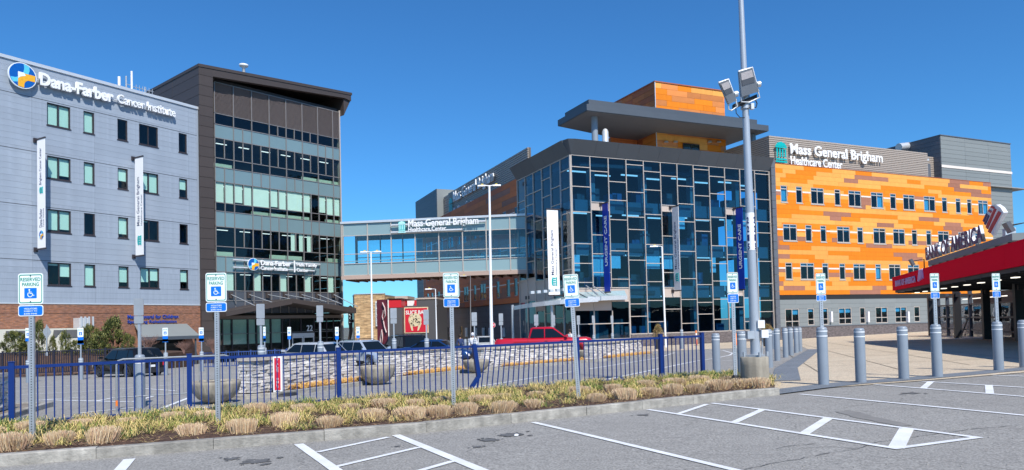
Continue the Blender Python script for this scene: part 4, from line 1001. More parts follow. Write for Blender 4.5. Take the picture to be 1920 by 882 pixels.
clad(LW, "facade_panel", wL, wR, wB, wT, .62, hq, orange_cuts(wL, wR, rl, 3, 8.5), yW, yW + .035, (lambda f_: (lambda r, i: {o1.name: o6, o2.name: o5, o3.name: o3}[f_(r, i).name]))(orange_pick(rl, (.25, .50, .25))), gap=.014, cap=300)  # wing swaps both oranges for their shade-coloured copies
for h in hw: window(LW, h[0], h[1], h[2], h[3], h[4], 0, frame_md, g_blue, y=yW + .07, w=.09, hb=())
for k in range(3):
    z = wt2 - .5 + st3 * k
    xs = [wL] + [v for h in sorted(hq) if abs(h[3] - (wt2 + st3 * k)) < .1 for v in h[:2]] + [wR]
    for i in range(0, len(xs) - 1, 2): piece(LW, "stripe_trim", xs[i] + .01, xs[i + 1] - .01, yW - .02, yW, z - .12, z, stripe)
piece(LW, "interior_wall", wL, wR, yW + 2.5, yW + 2.7, -2, wT - .1, inside)
rB = -2.6
dh_ = []
for (a, b) in ((795, 800), (806, 811), (835, 838), (858, 863), (876, 883), (903, 906), (955, 960)):
    dh_.append((FL.s(a, yW, 620), FL.s(b, yW, 620), rB + .6, zL(880, 612)))
wall(LW, "ground_floor_core", wL, wR, rB, wB - .02, dh_, yW + .36, yW + .6, gap_m)
clad(LW, "ground_floor_panel", wL, wR, rB, wB - .02, .7, dh_, lambda r: [wL + 4 * i for i in range(20)], yW + .32, yW + .36, lambda r, i: grey_dk, cap=120)
for h in dh_: window(LW, h[0], h[1], h[2], h[3], 1 if h[1] - h[0] < 1.5 else 2, 0, frame_md, g_blue, y=yW + .42, hb=(.7,))
for px in (842, 871, 889, 903, 915, 941): 
    x = FL.s(px, yW, 620); piece(LW, "wall_sconce", x - .18, x + .18, yW + .1, yW + .319, FL.z(px, 632, yW), FL.z(px, 615, yW), MATS["frosted_lamp"])
# end bay
eL = FL.s(781, yW, 450); n_ = 26
for k in range(n_):
    a = rB + (wT - rB) * k / n_; piece(LW, "end_panel", eL, wL - .01, yW - .05, yW + .3, a + .012, a + (wT - rB) / n_ - .012, grey_dk)
piece(LW, "rear_block", eL, wR, yW + 2.8, 22, rB, wT - .1, grey_dk)
# ribbed screen on the wing, tall stair tower at its far end
rs0, rs1 = FL.s(841, yW + .5, 390), FL.s(990, yW + .5, 320)
rTz = ribT; ribs(LW, rs0, min(rs1, wR + 9), yW + .5, yW + .9, wT + .05, rTz, 12)
q0, q1 = FL.s(779, yW + .3, 390), FL.s(819, yW + .3, 380); qT = FL.z(779, 379, yW + .3)
nq = 12
for k in range(nq):
    a = wT - .2 + (qT - wT + .2) * k / nq; piece(LW, "stair_tower_panel", q0, q1, yW + .31, yW + .36, a + .012, a + (qT - wT + .2) / nq - .012, grey_dk)
piece(LW, "stair_tower", q0 + .02, q1 - .02, yW + .37, 12, wT - .2, qT - .05, grey_pan)
l0 = q1 + .1; l1 = rs0 - .1; 
piece(LW, "louvre_unit", l0, l1, yW + 1.5, 6, wT, rTz + .3, cream)
for k in range(9):
    a = wT + (rTz + .2 - wT) * k / 9; piece(LW, "louvre_blade", l0 + .1, l1 - .1, yW + 1.35, yW + 1.49, a + .25, a + .5, mat("pink_beige_blade", (.58, .46, .38), .6))
zl2 = FL.z(850, 395, yW + .3); off = yW + .3
S = FL.thing("hospital_sign", "foreshortened white hospital lettering on the ribbed screen of the shaded wing, above the bridge", "sign")
a, b = FL.s(850, off, 380), FL.s(926, off, 350); zz = FL.z(850, 393, off); text("Mass General Brigham", S, a, zz + .55, b - a, 1.9, off, white_m, .15, .022)
b2 = FL.s(889, off, 380); text("Healthcare Center", S, a, zz - .75, b2 - a, .95, off, white_m, .15, .015)
mgb_mark(S, FL.s(842, off, 390), zz - .8, (b - a) * .10, 2.6, off, teal_m)
# glass entrance canopy on the corner
C = FM.thing("glass_entrance_canopy", "curved glass and steel canopy over the medical building entrance at the foot of the corner", "canopy")
ez = FM.z(1180, 555, -1.0); ptsc = []
cd1 = FM.s(1181, -1, 555)
outer = [(cd1, -.5), (cd1 - 2.5, -1.3), (cd1 - 5, -1.8), (1.2, -2.1), (-.8, -1.8), (-2.0, -.9), (-2.8, .5), (-3.3, 2.0), (-3.4, 4.0), (-3.2, 6.0), (-2.8, 7.5)]
inner = [(cd1, -.15), (cd1 - 2.5, -.15), (cd1 - 5, -.15), (1.4, -.15), (0.4, -.16), (-.16, -.16), (-.16, 1.2), (-.16, 2.8), (-.16, 4.6), (-.16, 6.4), (-.16, 8.0)]
can_g = mat("canopy_glass", (.30, .40, .42), .1, spec=.8, rand=.06)
for i in range(len(outer) - 1):
    o_, q_, n1, n2 = outer[i], outer[i + 1], inner[i], inner[i + 1]; r_ = .55 * (i / 9)
    f = lambda t: ez - .75 * (t / 10) ** 1.0
    zo1, zo2 = f(i), f(i + 1); k = .96
    c1 = MB(); c1.hexa([(o_[0], o_[1], zo1 - .02), (q_[0], q_[1], zo2 - .02), (n2[0], n2[1], zo2 + .5), (n1[0], n1[1], zo1 + .5)], [(o_[0], o_[1], zo1 + .02), (q_[0], q_[1], zo2 + .02), (n2[0], n2[1], zo2 + .54), (n1[0], n1[1], zo1 + .54)])
    c1.build("canopy_pane", can_g, C)
    MB().tube([(o_[0], o_[1], zo1 - .12), (n1[0], n1[1], zo1 + .36)], .06, 6).build("canopy_rib", steel_g, C)
e = MB()
for i in range(len(outer) - 1):
    a, b = outer[i], outer[i + 1]; e.hexa([(a[0], a[1] - .08, f(i) - .32), (b[0], b[1] - .08, f(i + 1) - .32), (b[0], b[1] + .06, f(i + 1) - .32), (a[0], a[1] + .06, f(i) - .32)], [(a[0], a[1] - .08, f(i) + .06), (b[0], b[1] - .08, f(i + 1) + .06), (b[0], b[1] + .06, f(i + 1) + .06), (a[0], a[1] + .06, f(i) + .06)])
e.build("edge_beam", alu, C)
for i, (x, y) in enumerate(((-3.2, 6.5), (-2.2, .2))): MB().tube([(x, y, zBase - 1.5), (x, y, ez - .5)], .14, 10).build("canopy_post", steel_g, C)
for px, (x, y) in zip((1089, 1136), ((1.2, -.1), (cd1 - 3.4, -.1))):
    MB().tube([(x, y, ez + 1.0), (x - .1, -2.3, ez + .1)], .05, 6).build("tie_rod", steel_g, C)
for i in range(6):
    MB().box(-3.6 + i * .55, -3.25 + i * .55, 1.5 - i * .2, 1.8 - i * .2, ez + .35 + i * .04, ez + .6 + i * .04).build("fixing_bracket", alu, C)
# banners on the glass
grp = "vertical banners on the glass front"
UC = [("URGENT CARE", .29, .86, .70, .42, white_m, .03)]
banner(FM, 1128, 1143, 385, 548, 1127.5, "blue urgent care banner, left of the two blue banners on the glass front", banner_blue, texts=UC, group=grp, wd=.98)
banner(FM, 1258, 1273, 391, 545, 1258, "pale banner with dark hospital lettering between the two blue banners", mat("banner_grey", (.80, .80, .81), .6), texts=MG, logo=lg2, group=grp, wd=.98)
banner(FM, 1377, 1392, 393, 543, 1377, "blue urgent care banner beside the tall light pole, right of the two blue ones", banner_blue, texts=[("URGENT CARE", .25, .80, .70, .42, white_m, .03)], group=grp, wd=.98)
banner(FL, 1024, 1043, 394, 553, 1056, "bright white banner with dark lettering hanging on the corner face of the glass front", banner_white, side=1, texts=[("Mass General Brigham", .23, .76, .58, .30, navy_m, .01), ("Healthcare Center", .23, .55, .80, .15, navy_m, 0)], logo=lg2, group=grp, wd=1.15, gap=.45)
# ---------------------------------------------------------------- 4  glass footbridge
pA, pB = PD(640, 606, 77.6), PD(1004, 606, 74.6); ang = math.degrees(atan2((pB - pA).x, (pB - pA).y)); FBR = Fac(640, 77.6, ang)
Br = FBR.thing("footbridge", "glazed two tone footbridge joining the brown tower and the medical building", "footbridge")
bs = [FBR.s(p, 0, 450) for p in (641, 643.6, 689.5, 733.7, 778.6, 823, 867.4, 912, 956.5, 986.5, 994.5)]
bz = [FBR.z(690, y, 0) for y in (415.5, 418.5, 441.5, 476, 494, 515.8, 523.5)]
BW = 4.2; bE = FBR.s(1003.5, 0, 450)
for y in (0, BW):
    for i, x in enumerate(bs): piece(Br, "mullion", x - .05, x + .05, y - .10, y + .06, bz[5], bz[1], frame_lt)
    for i, (a, b) in enumerate(zip(bs, bs[1:])):
        for k in (1, 2, 3, 4):
            piece(Br, "pane", a + .05, b - .05, y - .01, y + .012, bz[k + 1] + .04, bz[k] - .04, mat("bridge_spandrel", (.24, .345, .365), .15, var=.04, scale=.6, rand=.05, spec=.7) if k in (1, 4) else g_bridge)
            piece(Br, "transom", a + .05, b - .05, y - .09, y + .05, bz[k + 1] - .035, bz[k + 1] + .035, frame_lt)
    piece(Br, "roof_edge", bs[0] - .1, bE, y - .2 if y == 0 else y - .05, y + .06 if y == 0 else y + .2, bz[1], bz[0] + .06, alu)
    piece(Br, "bottom_beam", bs[0] - .1, bE, y - .12, y + .1, bz[6], bz[5] - .04, mat("bridge_beam", (.45, .33, .27), .5))
piece(Br, "roof", bs[0], bE + 3, .07, BW - .06, bz[1] - .1, bz[1] + .1, roof_m); piece(Br, "floor", bs[0], bE + 3, .11, BW - .11, bz[5] - .3, bz[5] - .05, mat("underside_rust", (.20, .10, .06), .7))
for k in range(20): piece(Br, "floor_joist", bs[0] + .3 + k * 1.03, bs[0] + .42 + k * 1.03, .11, BW - .11, bz[5] - .55, bz[5] - .31, MATS["underside_rust"])
piece(Br, "handrail", bs[0], bE, .35, .42, bz[4] + .25, bz[4] + .36, alu); piece(Br, "handrail", bs[0], bE, BW - .42, BW - .35, bz[4] + .25, bz[4] + .36, alu)
piece(Br, "end_panel", bs[-1] + .05, bE, -.02, .08, bz[5] - .03, bz[1] - .003, frame_lt)
for x in (8, 14.5): piece(Br, "ceiling_lamp", bs[0] + x, bs[0] + x + 2, 1.9, 2.1, bz[1] - .16, bz[1] - .11, ceil_lit)
S = FBR.thing("bridge_sign", "white hospital lettering with teal temple mark on rails across the footbridge", "sign")
o_ = -.45
for z, e_ in ((FBR.z(740, 422.5, o_), 911), (FBR.z(740, 436, o_), 867)): MB().tube([(FBR.s(733, o_), o_ + .12, z), (FBR.s(e_, o_), o_ + .12, z)], .12, 8).build("mounting_rail", alu, S)
a = FBR.s(766, o_); text("Mass General Brigham", S, a, FBR.z(766, 425.5, o_) - .25, FBR.s(898, o_) - a, .98, o_, white_m, .1, .02)
text("Healthcare Center", S, a, FBR.z(766, 435.5, o_), FBR.s(837, o_) - a, .5, o_, white_m, .1, .015)
la = FBR.s(747, o_); z_ = FBR.z(754, 437, o_); piece(S, "logo_panel", la + .03, la + .77, o_ + .01, o_ + .04, z_, z_ + 1.2, teal_m)
mgb_mark(S, la, z_, .8, 1.25, o_, mat("teal_light", (.45, .80, .80), .5))
# ---------------------------------------------------------------- 5  far buildings seen under the bridge
FZ = Fac(665, 108, 95)
def zf_(px, py, Y): return PD(px, py, Y).z
T = FZ.thing("tan_stone_building", "tan stone block building with a flat roof under the bridge, far back", "building")
tt = FZ.z(665, 553); tr_ = FZ.s(719)
piece(T, "front_wall", 0, tr_, 0, .4, -3, tt, brick_tan); 
sd = MB(); sd.hexa([(-2.1, 6, -3), (0, 0, -3), (0, 12, -3), (-2.1, 12, -3)], [(-2.1, 6, tt), (0, 0, tt), (0, 12, tt), (-2.1, 12, tt)]).build("side_wall", brick_tan, T)
piece(T, "roof", .01, tr_, .41, 12, tt - .3, tt - .1, roof_m); piece(T, "rear_wall", .0, tr_, 11.9, 12.1, -3, tt - .31, brick_tan); piece(T, "east_wall", tr_ - .3, tr_ - .02, .41, 11.9, -3, tt - .31, brick_tan)
cp = MB(); cp.hexa([(-2.2, 6, tt), (0, -.08, tt), (0, 12, tt), (-2.2, 12, tt)], [(-2.2, 6, tt + .12), (0, -.08, tt + .12), (0, 12, tt + .12), (-2.2, 12, tt + .12)]).build("coping", alu, T)
piece(T, "coping", .0, tr_, -.08, .45, tt + .002, tt + .12, alu)
piece(T, "roof_block", tr_ + .02, tr_ + 2.1 + 0, 6, 11, -3, FZ.z(735, 556, 6), stone_pan)
S = FZ.thing("vertical_wall_sign", "narrow white vertical sign with dark lettering at the right edge of the tan stone building", "sign")
a = FZ.s(704.5, -.2, 590); piece(S, "sign_panel", a, a + .42, -.3, -.02, FZ.z(706, 612), FZ.z(706, 565.5), sign_w)
text("SHOWCASE LIVE", S, a + .36, FZ.z(706, 610), FZ.z(706, 568) - FZ.z(706, 610), .28, -.31, navy_m, .01, .01, vertical=True)
RED = mat("bright_red_panel", (.62, .02, .035), .5, var=.04); MAR = mat("maroon_mural", (.34, .035, .06), .6, var=.2, scale=.8); CH = mat("charcoal_render", (.085, .085, .095), .6, var=.06, scale=.6)
FR = Fac(728, 92, 95); T = FR.thing("red_charcoal_building", "low red and charcoal restaurant building with a maroon mural on its end", "building")
rt = FR.z(728, 562); l_ = -1.35; bck = 9
sd = MB(); sd.hexa([(-2.1, 2.3, -3), (0, 0, -3), (0, bck, -3), (-2.1, bck, -3)], [(-2.1, 2.3, rt + .1), (0, 0, rt), (0, bck, rt), (-2.1, bck, rt + .1)]).build("mural_wall", MAR, T)
swirl = mat("mural_grey_line", (.42, .34, .36), .6)
def onside(t, z): return (-2.1 * (1 - t) - .04, 2.3 * (1 - t) - .04, z)
h_ = rt + 2.2
for pts_ in ([(.55, .95), (.75, .85), (.8, .72), (.6, .62), (.5, .7), (.62, .8)], [(.6, .62), (.7, .5), (.85, .4)], [(.3, .3), (.45, .45), (.5, .3), (.4, .15), (.28, .2), (.3, .3)]):
    MB().tube([onside(u, -2.2 + h_ * v) for u, v in pts_], .08, 5).build("mural_line", mat("mural_pale_line", (.62, .52, .54), .6), T)
piece(T, "red_upper_wall", .03, FR.s(750), 0, bck, FR.z(740, 577), rt, RED); piece(T, "coping", -.1, FR.s(750) + .1, -.1, bck, rt + .002, rt + .12, dark_metal)
piece(T, "white_edge_trim", -.02, .12, -.06, -.003, -3, rt, white_m)
piece(T, "charcoal_wall", .12, FR.s(751), .05, bck, -3, FR.z(740, 577) - .01, CH)
x2 = FR.s(751); zz2 = FR.z(760, 573.5); piece(T, "charcoal_wall", x2 + .01, FR.s(812), 1.2, bck, -3, zz2, CH)
piece(T, "white_upper_wall", x2 + .1, FR.s(770), 2.6, bck, zz2 + .01, FR.z(760, 563), white_m)
piece(T, "red_fin", FR.s(768), FR.s(772), 2.0, bck, zz2 + .01, FR.z(770, 562), RED)
piece(T, "dark_upper_wall", FR.s(772) + .01, FR.s(812), 2.0, bck, zz2 + .01, FR.z(775, 561), CH); piece(T, "coping", FR.s(770), FR.s(812), 1.9, bck, FR.z(775, 561) + .002, FR.z(775, 561) + .2, stone_pan)
S = FR.thing("restaurant_poster", "tall red poster reading slice bar with a pale patterned figure, on the charcoal wall", "poster")
p0, p1 = FR.s(755, 1.1), FR.s(800, 1.1); q0, q1 = FR.z(755, 625.5, 1.1), FR.z(755, 577, 1.1)
piece(S, "frame", p0, p1, 1.10, 1.19, q0, q1, mat("poster_cream", (.72, .62, .42), .6)); piece(S, "poster_face", p0 + .12, p1 - .12, 1.07, 1.098, q0 + .12, q1 - .12, red_sign)
text("SLICE BAR", S, p0 + .22, q1 - .92, p1 - p0 - .4, .52, 1.06, white_m, .01, .03)
pr = random.Random(4)
mb = MB(); mb.disc(((p0 + p1) / 2 - .15, (q0 + q1) / 2 + .05), .86, 1.05, 1.068, 24); mb.prism([(p0 + .7, q0 + 1.3), (p0 + .95, q0 + .35), (p0 + 1.15, q0 + .3), (p0 + 1.05, q0 + 1.3)], 1.05, 1.068); mb.prism([(p0 + 1.9, q0 + 1.3), (p0 + 1.7, q0 + .3), (p0 + 1.9, q0 + .35), (p0 + 2.3, q0 + 1.3)], 1.05, 1.068); mb.build("pale_figure", mat("poster_cream", (.72, .62, .42), .6), S)
mb = MB()
for k in range(34):
    a_, r_ = pr.uniform(0, 2 * pi), pr.uniform(.1, .78); mb.disc(((p0 + p1) / 2 - .15 + r_ * cos(a_), (q0 + q1) / 2 + .05 + r_ * sin(a_)), pr.uniform(.04, .10), 1.035, 1.049, 7)
mb.build("dark_spots", black_m, S)
# sculptural dark sign next to the tower
S = thing("curved_dark_sign", "tall curved dark sign with white graffiti strokes and two black floodlights beside the tower", "sign", GP(654, 652))
Y = S.location.y; b_ = S.location
def lp_(px, py): p = PD(px, py, Y); return (p.x - b_.x, p.z - b_.z)
MB().prism([lp_(*p) for p in ((652, 638), (657.5, 638), (661, 622), (661, 608), (654, 608), (655, 622))], -.15, .15).build("post", brown_m, S)
MB().prism([lp_(*p) for p in ((653.5, 609), (661, 609), (661, 576), (657, 573), (653, 576))], -.2, .2).build("sign_blade", black_m, S)
mb = MB()
for a in (((646, 588), (650, 584), (654, 586), (658, 585)), ((655, 590), (659, 593), (656, 597), (659, 600)), ((655.5, 605), (659.5, 605)), ((648, 591), (653, 589))):
    mb.tube([(lp_(*p)[0], -.24, lp_(*p)[1]) for p in a], .05, 5)
mb.build("white_strokes", white_m, S)
for py in (581, 602):
    x, z = lp_(666, py); MB().box(x - .35, x + .25, -.3, .2, z - .22, z + .22).tube([(x - .3, 0, z), (lp_(660, py)[0], 0, z)], .05, 6).build("floodlight", black_m, S)
# ---------------------------------------------------------------- 6  bank canopy pavilion, right edge
FBK = Fac(1676, 50.0, 198.8)
T = FBK.thing("bank_pavilion", "red fascia canopy pavilion on black columns at the right edge of the plaza", "pavilion")
bank_red = mat("bank_red", (.90, .003, .028), .7, var=.03, scale=.6, rand=.02, spec=.03); black_st = mat("black_steel", (.018, .018, .022), .5)
fz0, fz1 = FBK.z(1676, 545), FBK.z(1676, 521) + .04; sE = 36.0
nP = 6
for i in range(nP):
    piece(T, "fascia_panel", sE * i / nP + .01, sE * (i + 1) / nP - .008, 0, .12, fz0, fz1, bank_red)
piece(T, "far_fascia", .0, .12, .13, 16, fz0, fz1, bank_red)
piece(T, "roof_deck", .13, sE, .13, 17, fz1 - .35, fz1 - .15, roof_m)
piece(T, "soffit", .13, sE, .13, 17, fz0 + .02, fz0 + .09, mat("dark_soffit", (.10, .09, .09), .6))
for i in range(14): piece(T, "soffit_beam", 1 + i * 2.4, 1.16 + i * 2.4, .14, 16.5, fz0 - .22, fz0 + .018, black_st)
piece(T, "edge_beam", .13, sE, .14, .34, fz0 - .16, fz0 + .018, black_st)
dl = mat("downlight", (1.0, .93, .80), .5, emit=1.4)
for i in range(12): piece(T, "downlight", 1.9 + i * 2.4, 2.35 + i * 2.4, 1.0, 1.22, fz0 - .26, fz0 - .21 - .012, dl)
rail_y = 1.3
def inv(P): d = Vector((P.x, P.y, 0)) - FBK.o; return d.dot(FBK.u), d.dot(FBK.n)
for (px, py) in ((1747, 630), (1796, 634.5), (1851, 637), (1913, 641)):
    P = GP(px, py); x, y = inv(P); piece(T, "column", x - .2, x + .2, y - .2, y + .2, -1.6, fz0 + .02, black_st)
    piece(T, "column_cap", x - .5, x + .5, y - .12, y + .12, fz0 - .5, fz0 - .24, black_st)
# steel framed screens standing behind the columns
A_, B_ = GP(1744, 629.5), GP(1990, 637); ax_, ay_ = inv(A_); bx_, by_ = inv(B_)
dv = Vector((B_.x - A_.x, B_.y - A_.y, 0)); Ls = dv.length; fr_ang = atan2(dv.y, dv.x)
Sx = thing("steel_screen_wall", "dark steel framed glazed screens behind the black columns under the red canopy", "screen wall", (A_.x, A_.y, -1.3), fr_ang)
frost = glass("smoky_panel_glass", (.42, .42, .46), 1.5); blu = mat("blue_grey_steel", (.055, .06, .075), .5); hS = fz0 + 1.3
nS = 9
for i in range(nS + 1):
    x = Ls * i / nS; piece(Sx, "upright", x - .13, x + .13, -.12, .12, 0, hS, blu)
    if i % 2: piece(Sx, "upright", x + .35, x + .5, -.10, .10, 0, hS, blu)
for z in (.45, 1.35, 2.3, 3.3, hS - .35):
    if z < hS: piece(Sx, "rail", 0, Ls, -.07, .07, z, z + .11, blu)
pan = mat("pale_back_panel", (.20, .18, .19), .6, rand=.5)
rx = random.Random(2)
for i in range(nS):
    a, b = Ls * i / nS + .14, Ls * (i + 1) / nS - .14
    for (c, d) in ((.57, 1.34), (1.47, 2.29), (2.42, 3.29)):
        piece(Sx, "pane", a, b, -.015, .015, c, min(d, hS), frost)
        if rx.random() < .6: q = rx.uniform(.2, .6); piece(Sx, "back_panel", a + .1, a + .1 + (b - a) * q, .5, .56, c + .1, d - .05, pan)
    if i in (3, 5, 7): MB().tube([(a, -.14, .3), (b, -.14, 2.3)], .06, 6).build("diagonal_brace", blu, Sx)
piece(Sx, "rear_wall", 0, Ls + 4, 3.6, 3.8, 0, hS, mat("dark_rear_wall", (.06, .055, .06), .7))
for i in range(4): piece(Sx, "light_strip", 3.2 + i * 3.0, 5.6 + i * 3.0, 2.0, 2.1, hS - .5, hS - .44, dl)
# roof sign
S = FBK.thing("rooftop_bank_sign", "tall bank lettering with a striped flag emblem on a grey rail above the red fascia", "sign")
yo = 1.5; bnavy = mat("bank_navy", (.03, .02, .13), .4); bwht = white_m; bred = mat("emblem_red", (.50, .01, .03), .4)
a, b = FBK.s(1735, yo, 480), FBK.s(1842, yo, 450); zr0 = FBK.z(1790, 471, yo)
text("BANK OF AMERICA", S, a, zr0, b - a, FBK.z(1790, 441.5, yo) - zr0, yo + .085, bwht, .14, .03)
text("BANK OF AMERICA", S, a, zr0, b - a, FBK.z(1790, 441.5, yo) - zr0, yo + .006, bnavy, .012, .03)
piece(S, "support_rail", a + .2, FBK.s(1893, yo), yo + .1, yo + .7, zr0 - .34, zr0 - .03, grey_pan)
for i in range(9): x = a + .8 + i * (b - a + 2.2) / 8; piece(S, "rail_leg", x - .06, x + .06, yo + .2, yo + .5, fz1 - .16, zr0 - .35, black_st)
FBK2 = [(1842, 442), (1853, 412), (1866, 385), (1871, 383), (1884, 400), (1873, 418), (1861, 442)]
def sp_(px, py, o=yo): return FBK.at(px, py, o)
body = [sp_(*p) for p in ((1843, 413), (1851, 398), (1859, 385), (1868, 384), (1876, 390), (1882, 399), (1874, 413), (1867, 426), (1861, 442), (1855, 434), (1849, 422))]
MB().prism(body, yo, yo + .17).build("flag_emblem", bwht, S)
def stripe_(l, m, yy=.03): MB().prism([sp_(*p) for p in l], yo - yy, yo - .003).build("emblem_stripe", m, S)
stripe_([(1853, 434), (1857, 438), (1878, 399.5), (1873, 396)], bred); stripe_([(1849, 426), (1852.5, 430), (1869, 392.5), (1865, 391)], bred)
stripe_([(1846, 419), (1848, 423), (1856, 405), (1853.5, 403)], bnavy); stripe_([(1843.5, 414), (1845.5, 417), (1852, 402.5), (1850, 400)], bnavy)
stripe_([(1853, 396), (1858.5, 399.5), (1860, 396), (1855, 393)], bred); stripe_([(1857.5, 389), (1864, 392), (1865.5, 388.5), (1860, 386)], bred)
piece(S, "junction_box", FBK.s(1875, yo), FBK.s(1881, yo), yo + .1, yo + .5, FBK.z(1878, 444, yo), FBK.z(1878, 429, yo), alu)
S = FBK.thing("fascia_bank_sign", "small pink bank lettering and flag emblem at the far end of the red fascia", "sign")
lav = mat("lavender_letter", (.62, .36, .66), .5)
a, b = FBK.s(1679.5, -.03, 535), FBK.s(1717.5, -.03, 525); text("BANK OF AMERICA", S, a, fz0 + .22, b - a, .40, -.05, lav, .04, .03)
c = FBK.s(1719, -.03, 520); 
for k in range(4): MB().prism([(c + .25 + k * .42, fz0 + .28 + .06 * k), (c + .5 + k * .42, fz0 + .22 + .04 * k), (c + .9 + k * .42 - .2 * k, fz0 + .85 + .02 * k), (c + .7 + k * .42 - .2 * k, fz0 + .9)], -.06, -.003).build("emblem_stripe", lav, S)
for (px, py, lab) in ((1713, 490, "small grey floodlight on the far end of the red canopy roof"), (1897, 423, "dark floodlight on an arm above the near end of the red canopy roof")):
    x = FBK.s(px, .8, py); z = FBK.z(px, py, .8)
    P = FBK.thing("roof_floodlight", lab, "floodlight", "floodlights on the red canopy roof", x, .8, z)
    MB().box(-.28, .28, -.2, -.05, -.24, .2).xf(Matrix.Rotation(radians(25), 4, 'X')).build("lamp_housing", grey_dk, P)
    MB().tube([(0, -.05, 0), (0, .6, .1), (0, .6, -z + fz1 - .2)], .04, 6).build("mounting_arm", black_m, P)
# ================================================================ street furniture
# ---------------------------------------------------------------- blue fence
def fence(name, label, A, B, posts, hgt, pick_step, dz, mF, post_w=.085, rail=.05, pick=.019, lean=None, group=None, top=None, offs=.10):
    d = (B - A); Lh = Vector((d.x, d.y, 0)).length; ang = atan2(d.y, d.x); T = thing(name, label, "fence", (A.x, A.y, 0), ang, group)
    u = Vector((cos(ang), sin(ang), 0)); gzl = lambda x: gz(A.x + u.x * x, A.y + u.y * x) + dz
    for x in posts:
        z = gzl(x); piece(T, "post", x - post_w / 2, x + post_w / 2, -post_w / 2, post_w / 2, z - .1, z + hgt + .06, mF)
        piece(T, "post_cap", x - post_w / 2 - .008, x + post_w / 2 + .008, -post_w / 2 - .008, post_w / 2 + .008, z + hgt + .061, z + hgt + .075, mF)
    pm = {}
    x = pick_step * .5; n = 0; stuff = MB()
    while x < Lh:
        if min(abs(x - p) for p in posts) > post_w * .8:
            z = gzl(x); h = hgt - offs - .01
            if n < 280: piece(T, "picket", x - pick / 2, x + pick / 2, -pick / 2, pick / 2, z + offs - .04, z + offs + h, mF); n += 1
            else: stuff.box(x - pick / 2, x + pick / 2, -pick / 2, pick / 2, z + offs - .04, z + offs + h)
        x += pick_step
    if stuff.v: stuff.build("pickets", mF, T, kind='stuff')
    ps = sorted(posts)
    for a, b in zip(ps, ps[1:]):
        for (zo, hh) in ((hgt, rail), (offs, rail * .8)):
            z0, z1 = gzl(a) + zo, gzl(b) + zo; m_ = MB(); a2, b2 = a + post_w / 2 + .001, b - post_w / 2 - .001; w_ = rail * .5
            m_.hexa([(a2, -w_, z0 - hh), (b2, -w_, z1 - hh), (b2, w_, z1 - hh), (a2, w_, z0 - hh)], [(a2, -w_, z0), (b2, -w_, z1), (b2, w_, z1), (a2, w_, z0)])
            m_.build("rail", mF, T)
    return T, u, gzl, ang
def along(px, A, B):      # where the sight line through a photo column crosses the fence line
    d = ray(px, 700); u = (B - A); M_ = Matrix(((d.x, -u.x), (d.y, -u.y))); t = M_.inverted() @ Vector((A.x, A.y)); return t.y * Vector((u.x, u.y)).length
A0 = FA - fd * 5.2; FH = 1.04
pp = [along(p, FA, FB) for p in (22, 355, 635, 880)]
A_ = A0; base = 5.2
T, u_, gzl, ang_ = fence("blue_fence", "blue painted railing between the planting bed and the street, left of the bent post", A0, FA + fd * (pp[3] - .02), [0, 5.2 - 2.44] + [5.2 + p for p in pp[:3]], FH, .1225, .05, fence_m, group="blue street railings")
# right section: its end post is bent and the pickets lean
s0_, s1_ = along(893, FA, FB), along(1083, FA, FB); s2_, s3_ = along(1240, FA, FB), along(1318, FA, FB)
B0 = FA + fd * s1_
fence("blue_fence", "blue painted railing between the planting bed and the street, its right end beside the bollards", B0, FA + fd * s3_, [0, s2_ - s1_, s3_ - s1_], FH, .1225, .05, fence_m, group="blue street railings")
# end piece of the left run, broken off without a post
Lx = 5.2 + pp[2]; E = 5.2 + pp[3] + .02
z0, z1 = gzl(Lx) + FH, gzl(E) + FH - .005
MB().hexa([(Lx + .045, -.025, z0 - .05), (E, -.025, z1 - .05), (E, .025, z1 - .05), (Lx + .045, .025, z0 - .05)], [(Lx + .045, -.025, z0), (E, -.025, z1), (E, .025, z1), (Lx + .045, .025, z0)]).build("rail", fence_m, T)
z0, z1 = gzl(Lx) + .10, gzl(E) + .10
MB().hexa([(Lx + .045, -.02, z0 - .04), (E, -.02, z1 - .04), (E, .02, z1 - .04), (Lx + .045, .02, z0 - .04)], [(Lx + .045, -.02, z0), (E, -.02, z1), (E, .02, z1), (Lx + .045, .02, z0)]).build("rail", fence_m, T)
P0 = FA + fd * s0_; Bt = thing("bent_fence_section", "damaged blue railing section with a kinked leaning end post and slanting pickets", "fence", (P0.x, P0.y, 0), ang_, "blue street railings")
Ls_ = s1_ - s0_; g0 = gz(P0.x, P0.y) + .05; g1 = gz(B0.x, B0.y) + .05
bent = MB(); w_ = .045
pts_ = [(-.22, .02, g0 - .02), (.06, .02, g0 + .36), (-.04, 0, g0 + FH + .02)]
for (a, b) in zip(pts_, pts_[1:]):
    bent.hexa([(a[0] - w_, a[1] - w_, a[2]), (a[0] + w_, a[1] - w_, a[2]), (a[0] + w_, a[1] + w_, a[2]), (a[0] - w_, a[1] + w_, a[2])], [(b[0] - w_, b[1] - w_, b[2]), (b[0] + w_, b[1] - w_, b[2]), (b[0] + w_, b[1] + w_, b[2]), (b[0] - w_, b[1] + w_, b[2])])
bent.build("bent_post", fence_m, Bt)
MB().tube([(.07, .0, g0 + .4), (.0, .0, g0 + .02)], .02, 6).build("bent_strut", fence_m, Bt)
t0 = g0 + FH - .01; t1 = g1 + FH
MB().hexa([(-.12, -.025, t0 - .05), (Ls_ - .045, -.025, t1 - .05), (Ls_ - .045, .025, t1 - .05), (-.12, .025, t0 - .05)], [(-.12, -.025, t0), (Ls_ - .045, -.025, t1), (Ls_ - .045, .025, t1), (-.12, .025, t0)]).build("rail", fence_m, Bt)
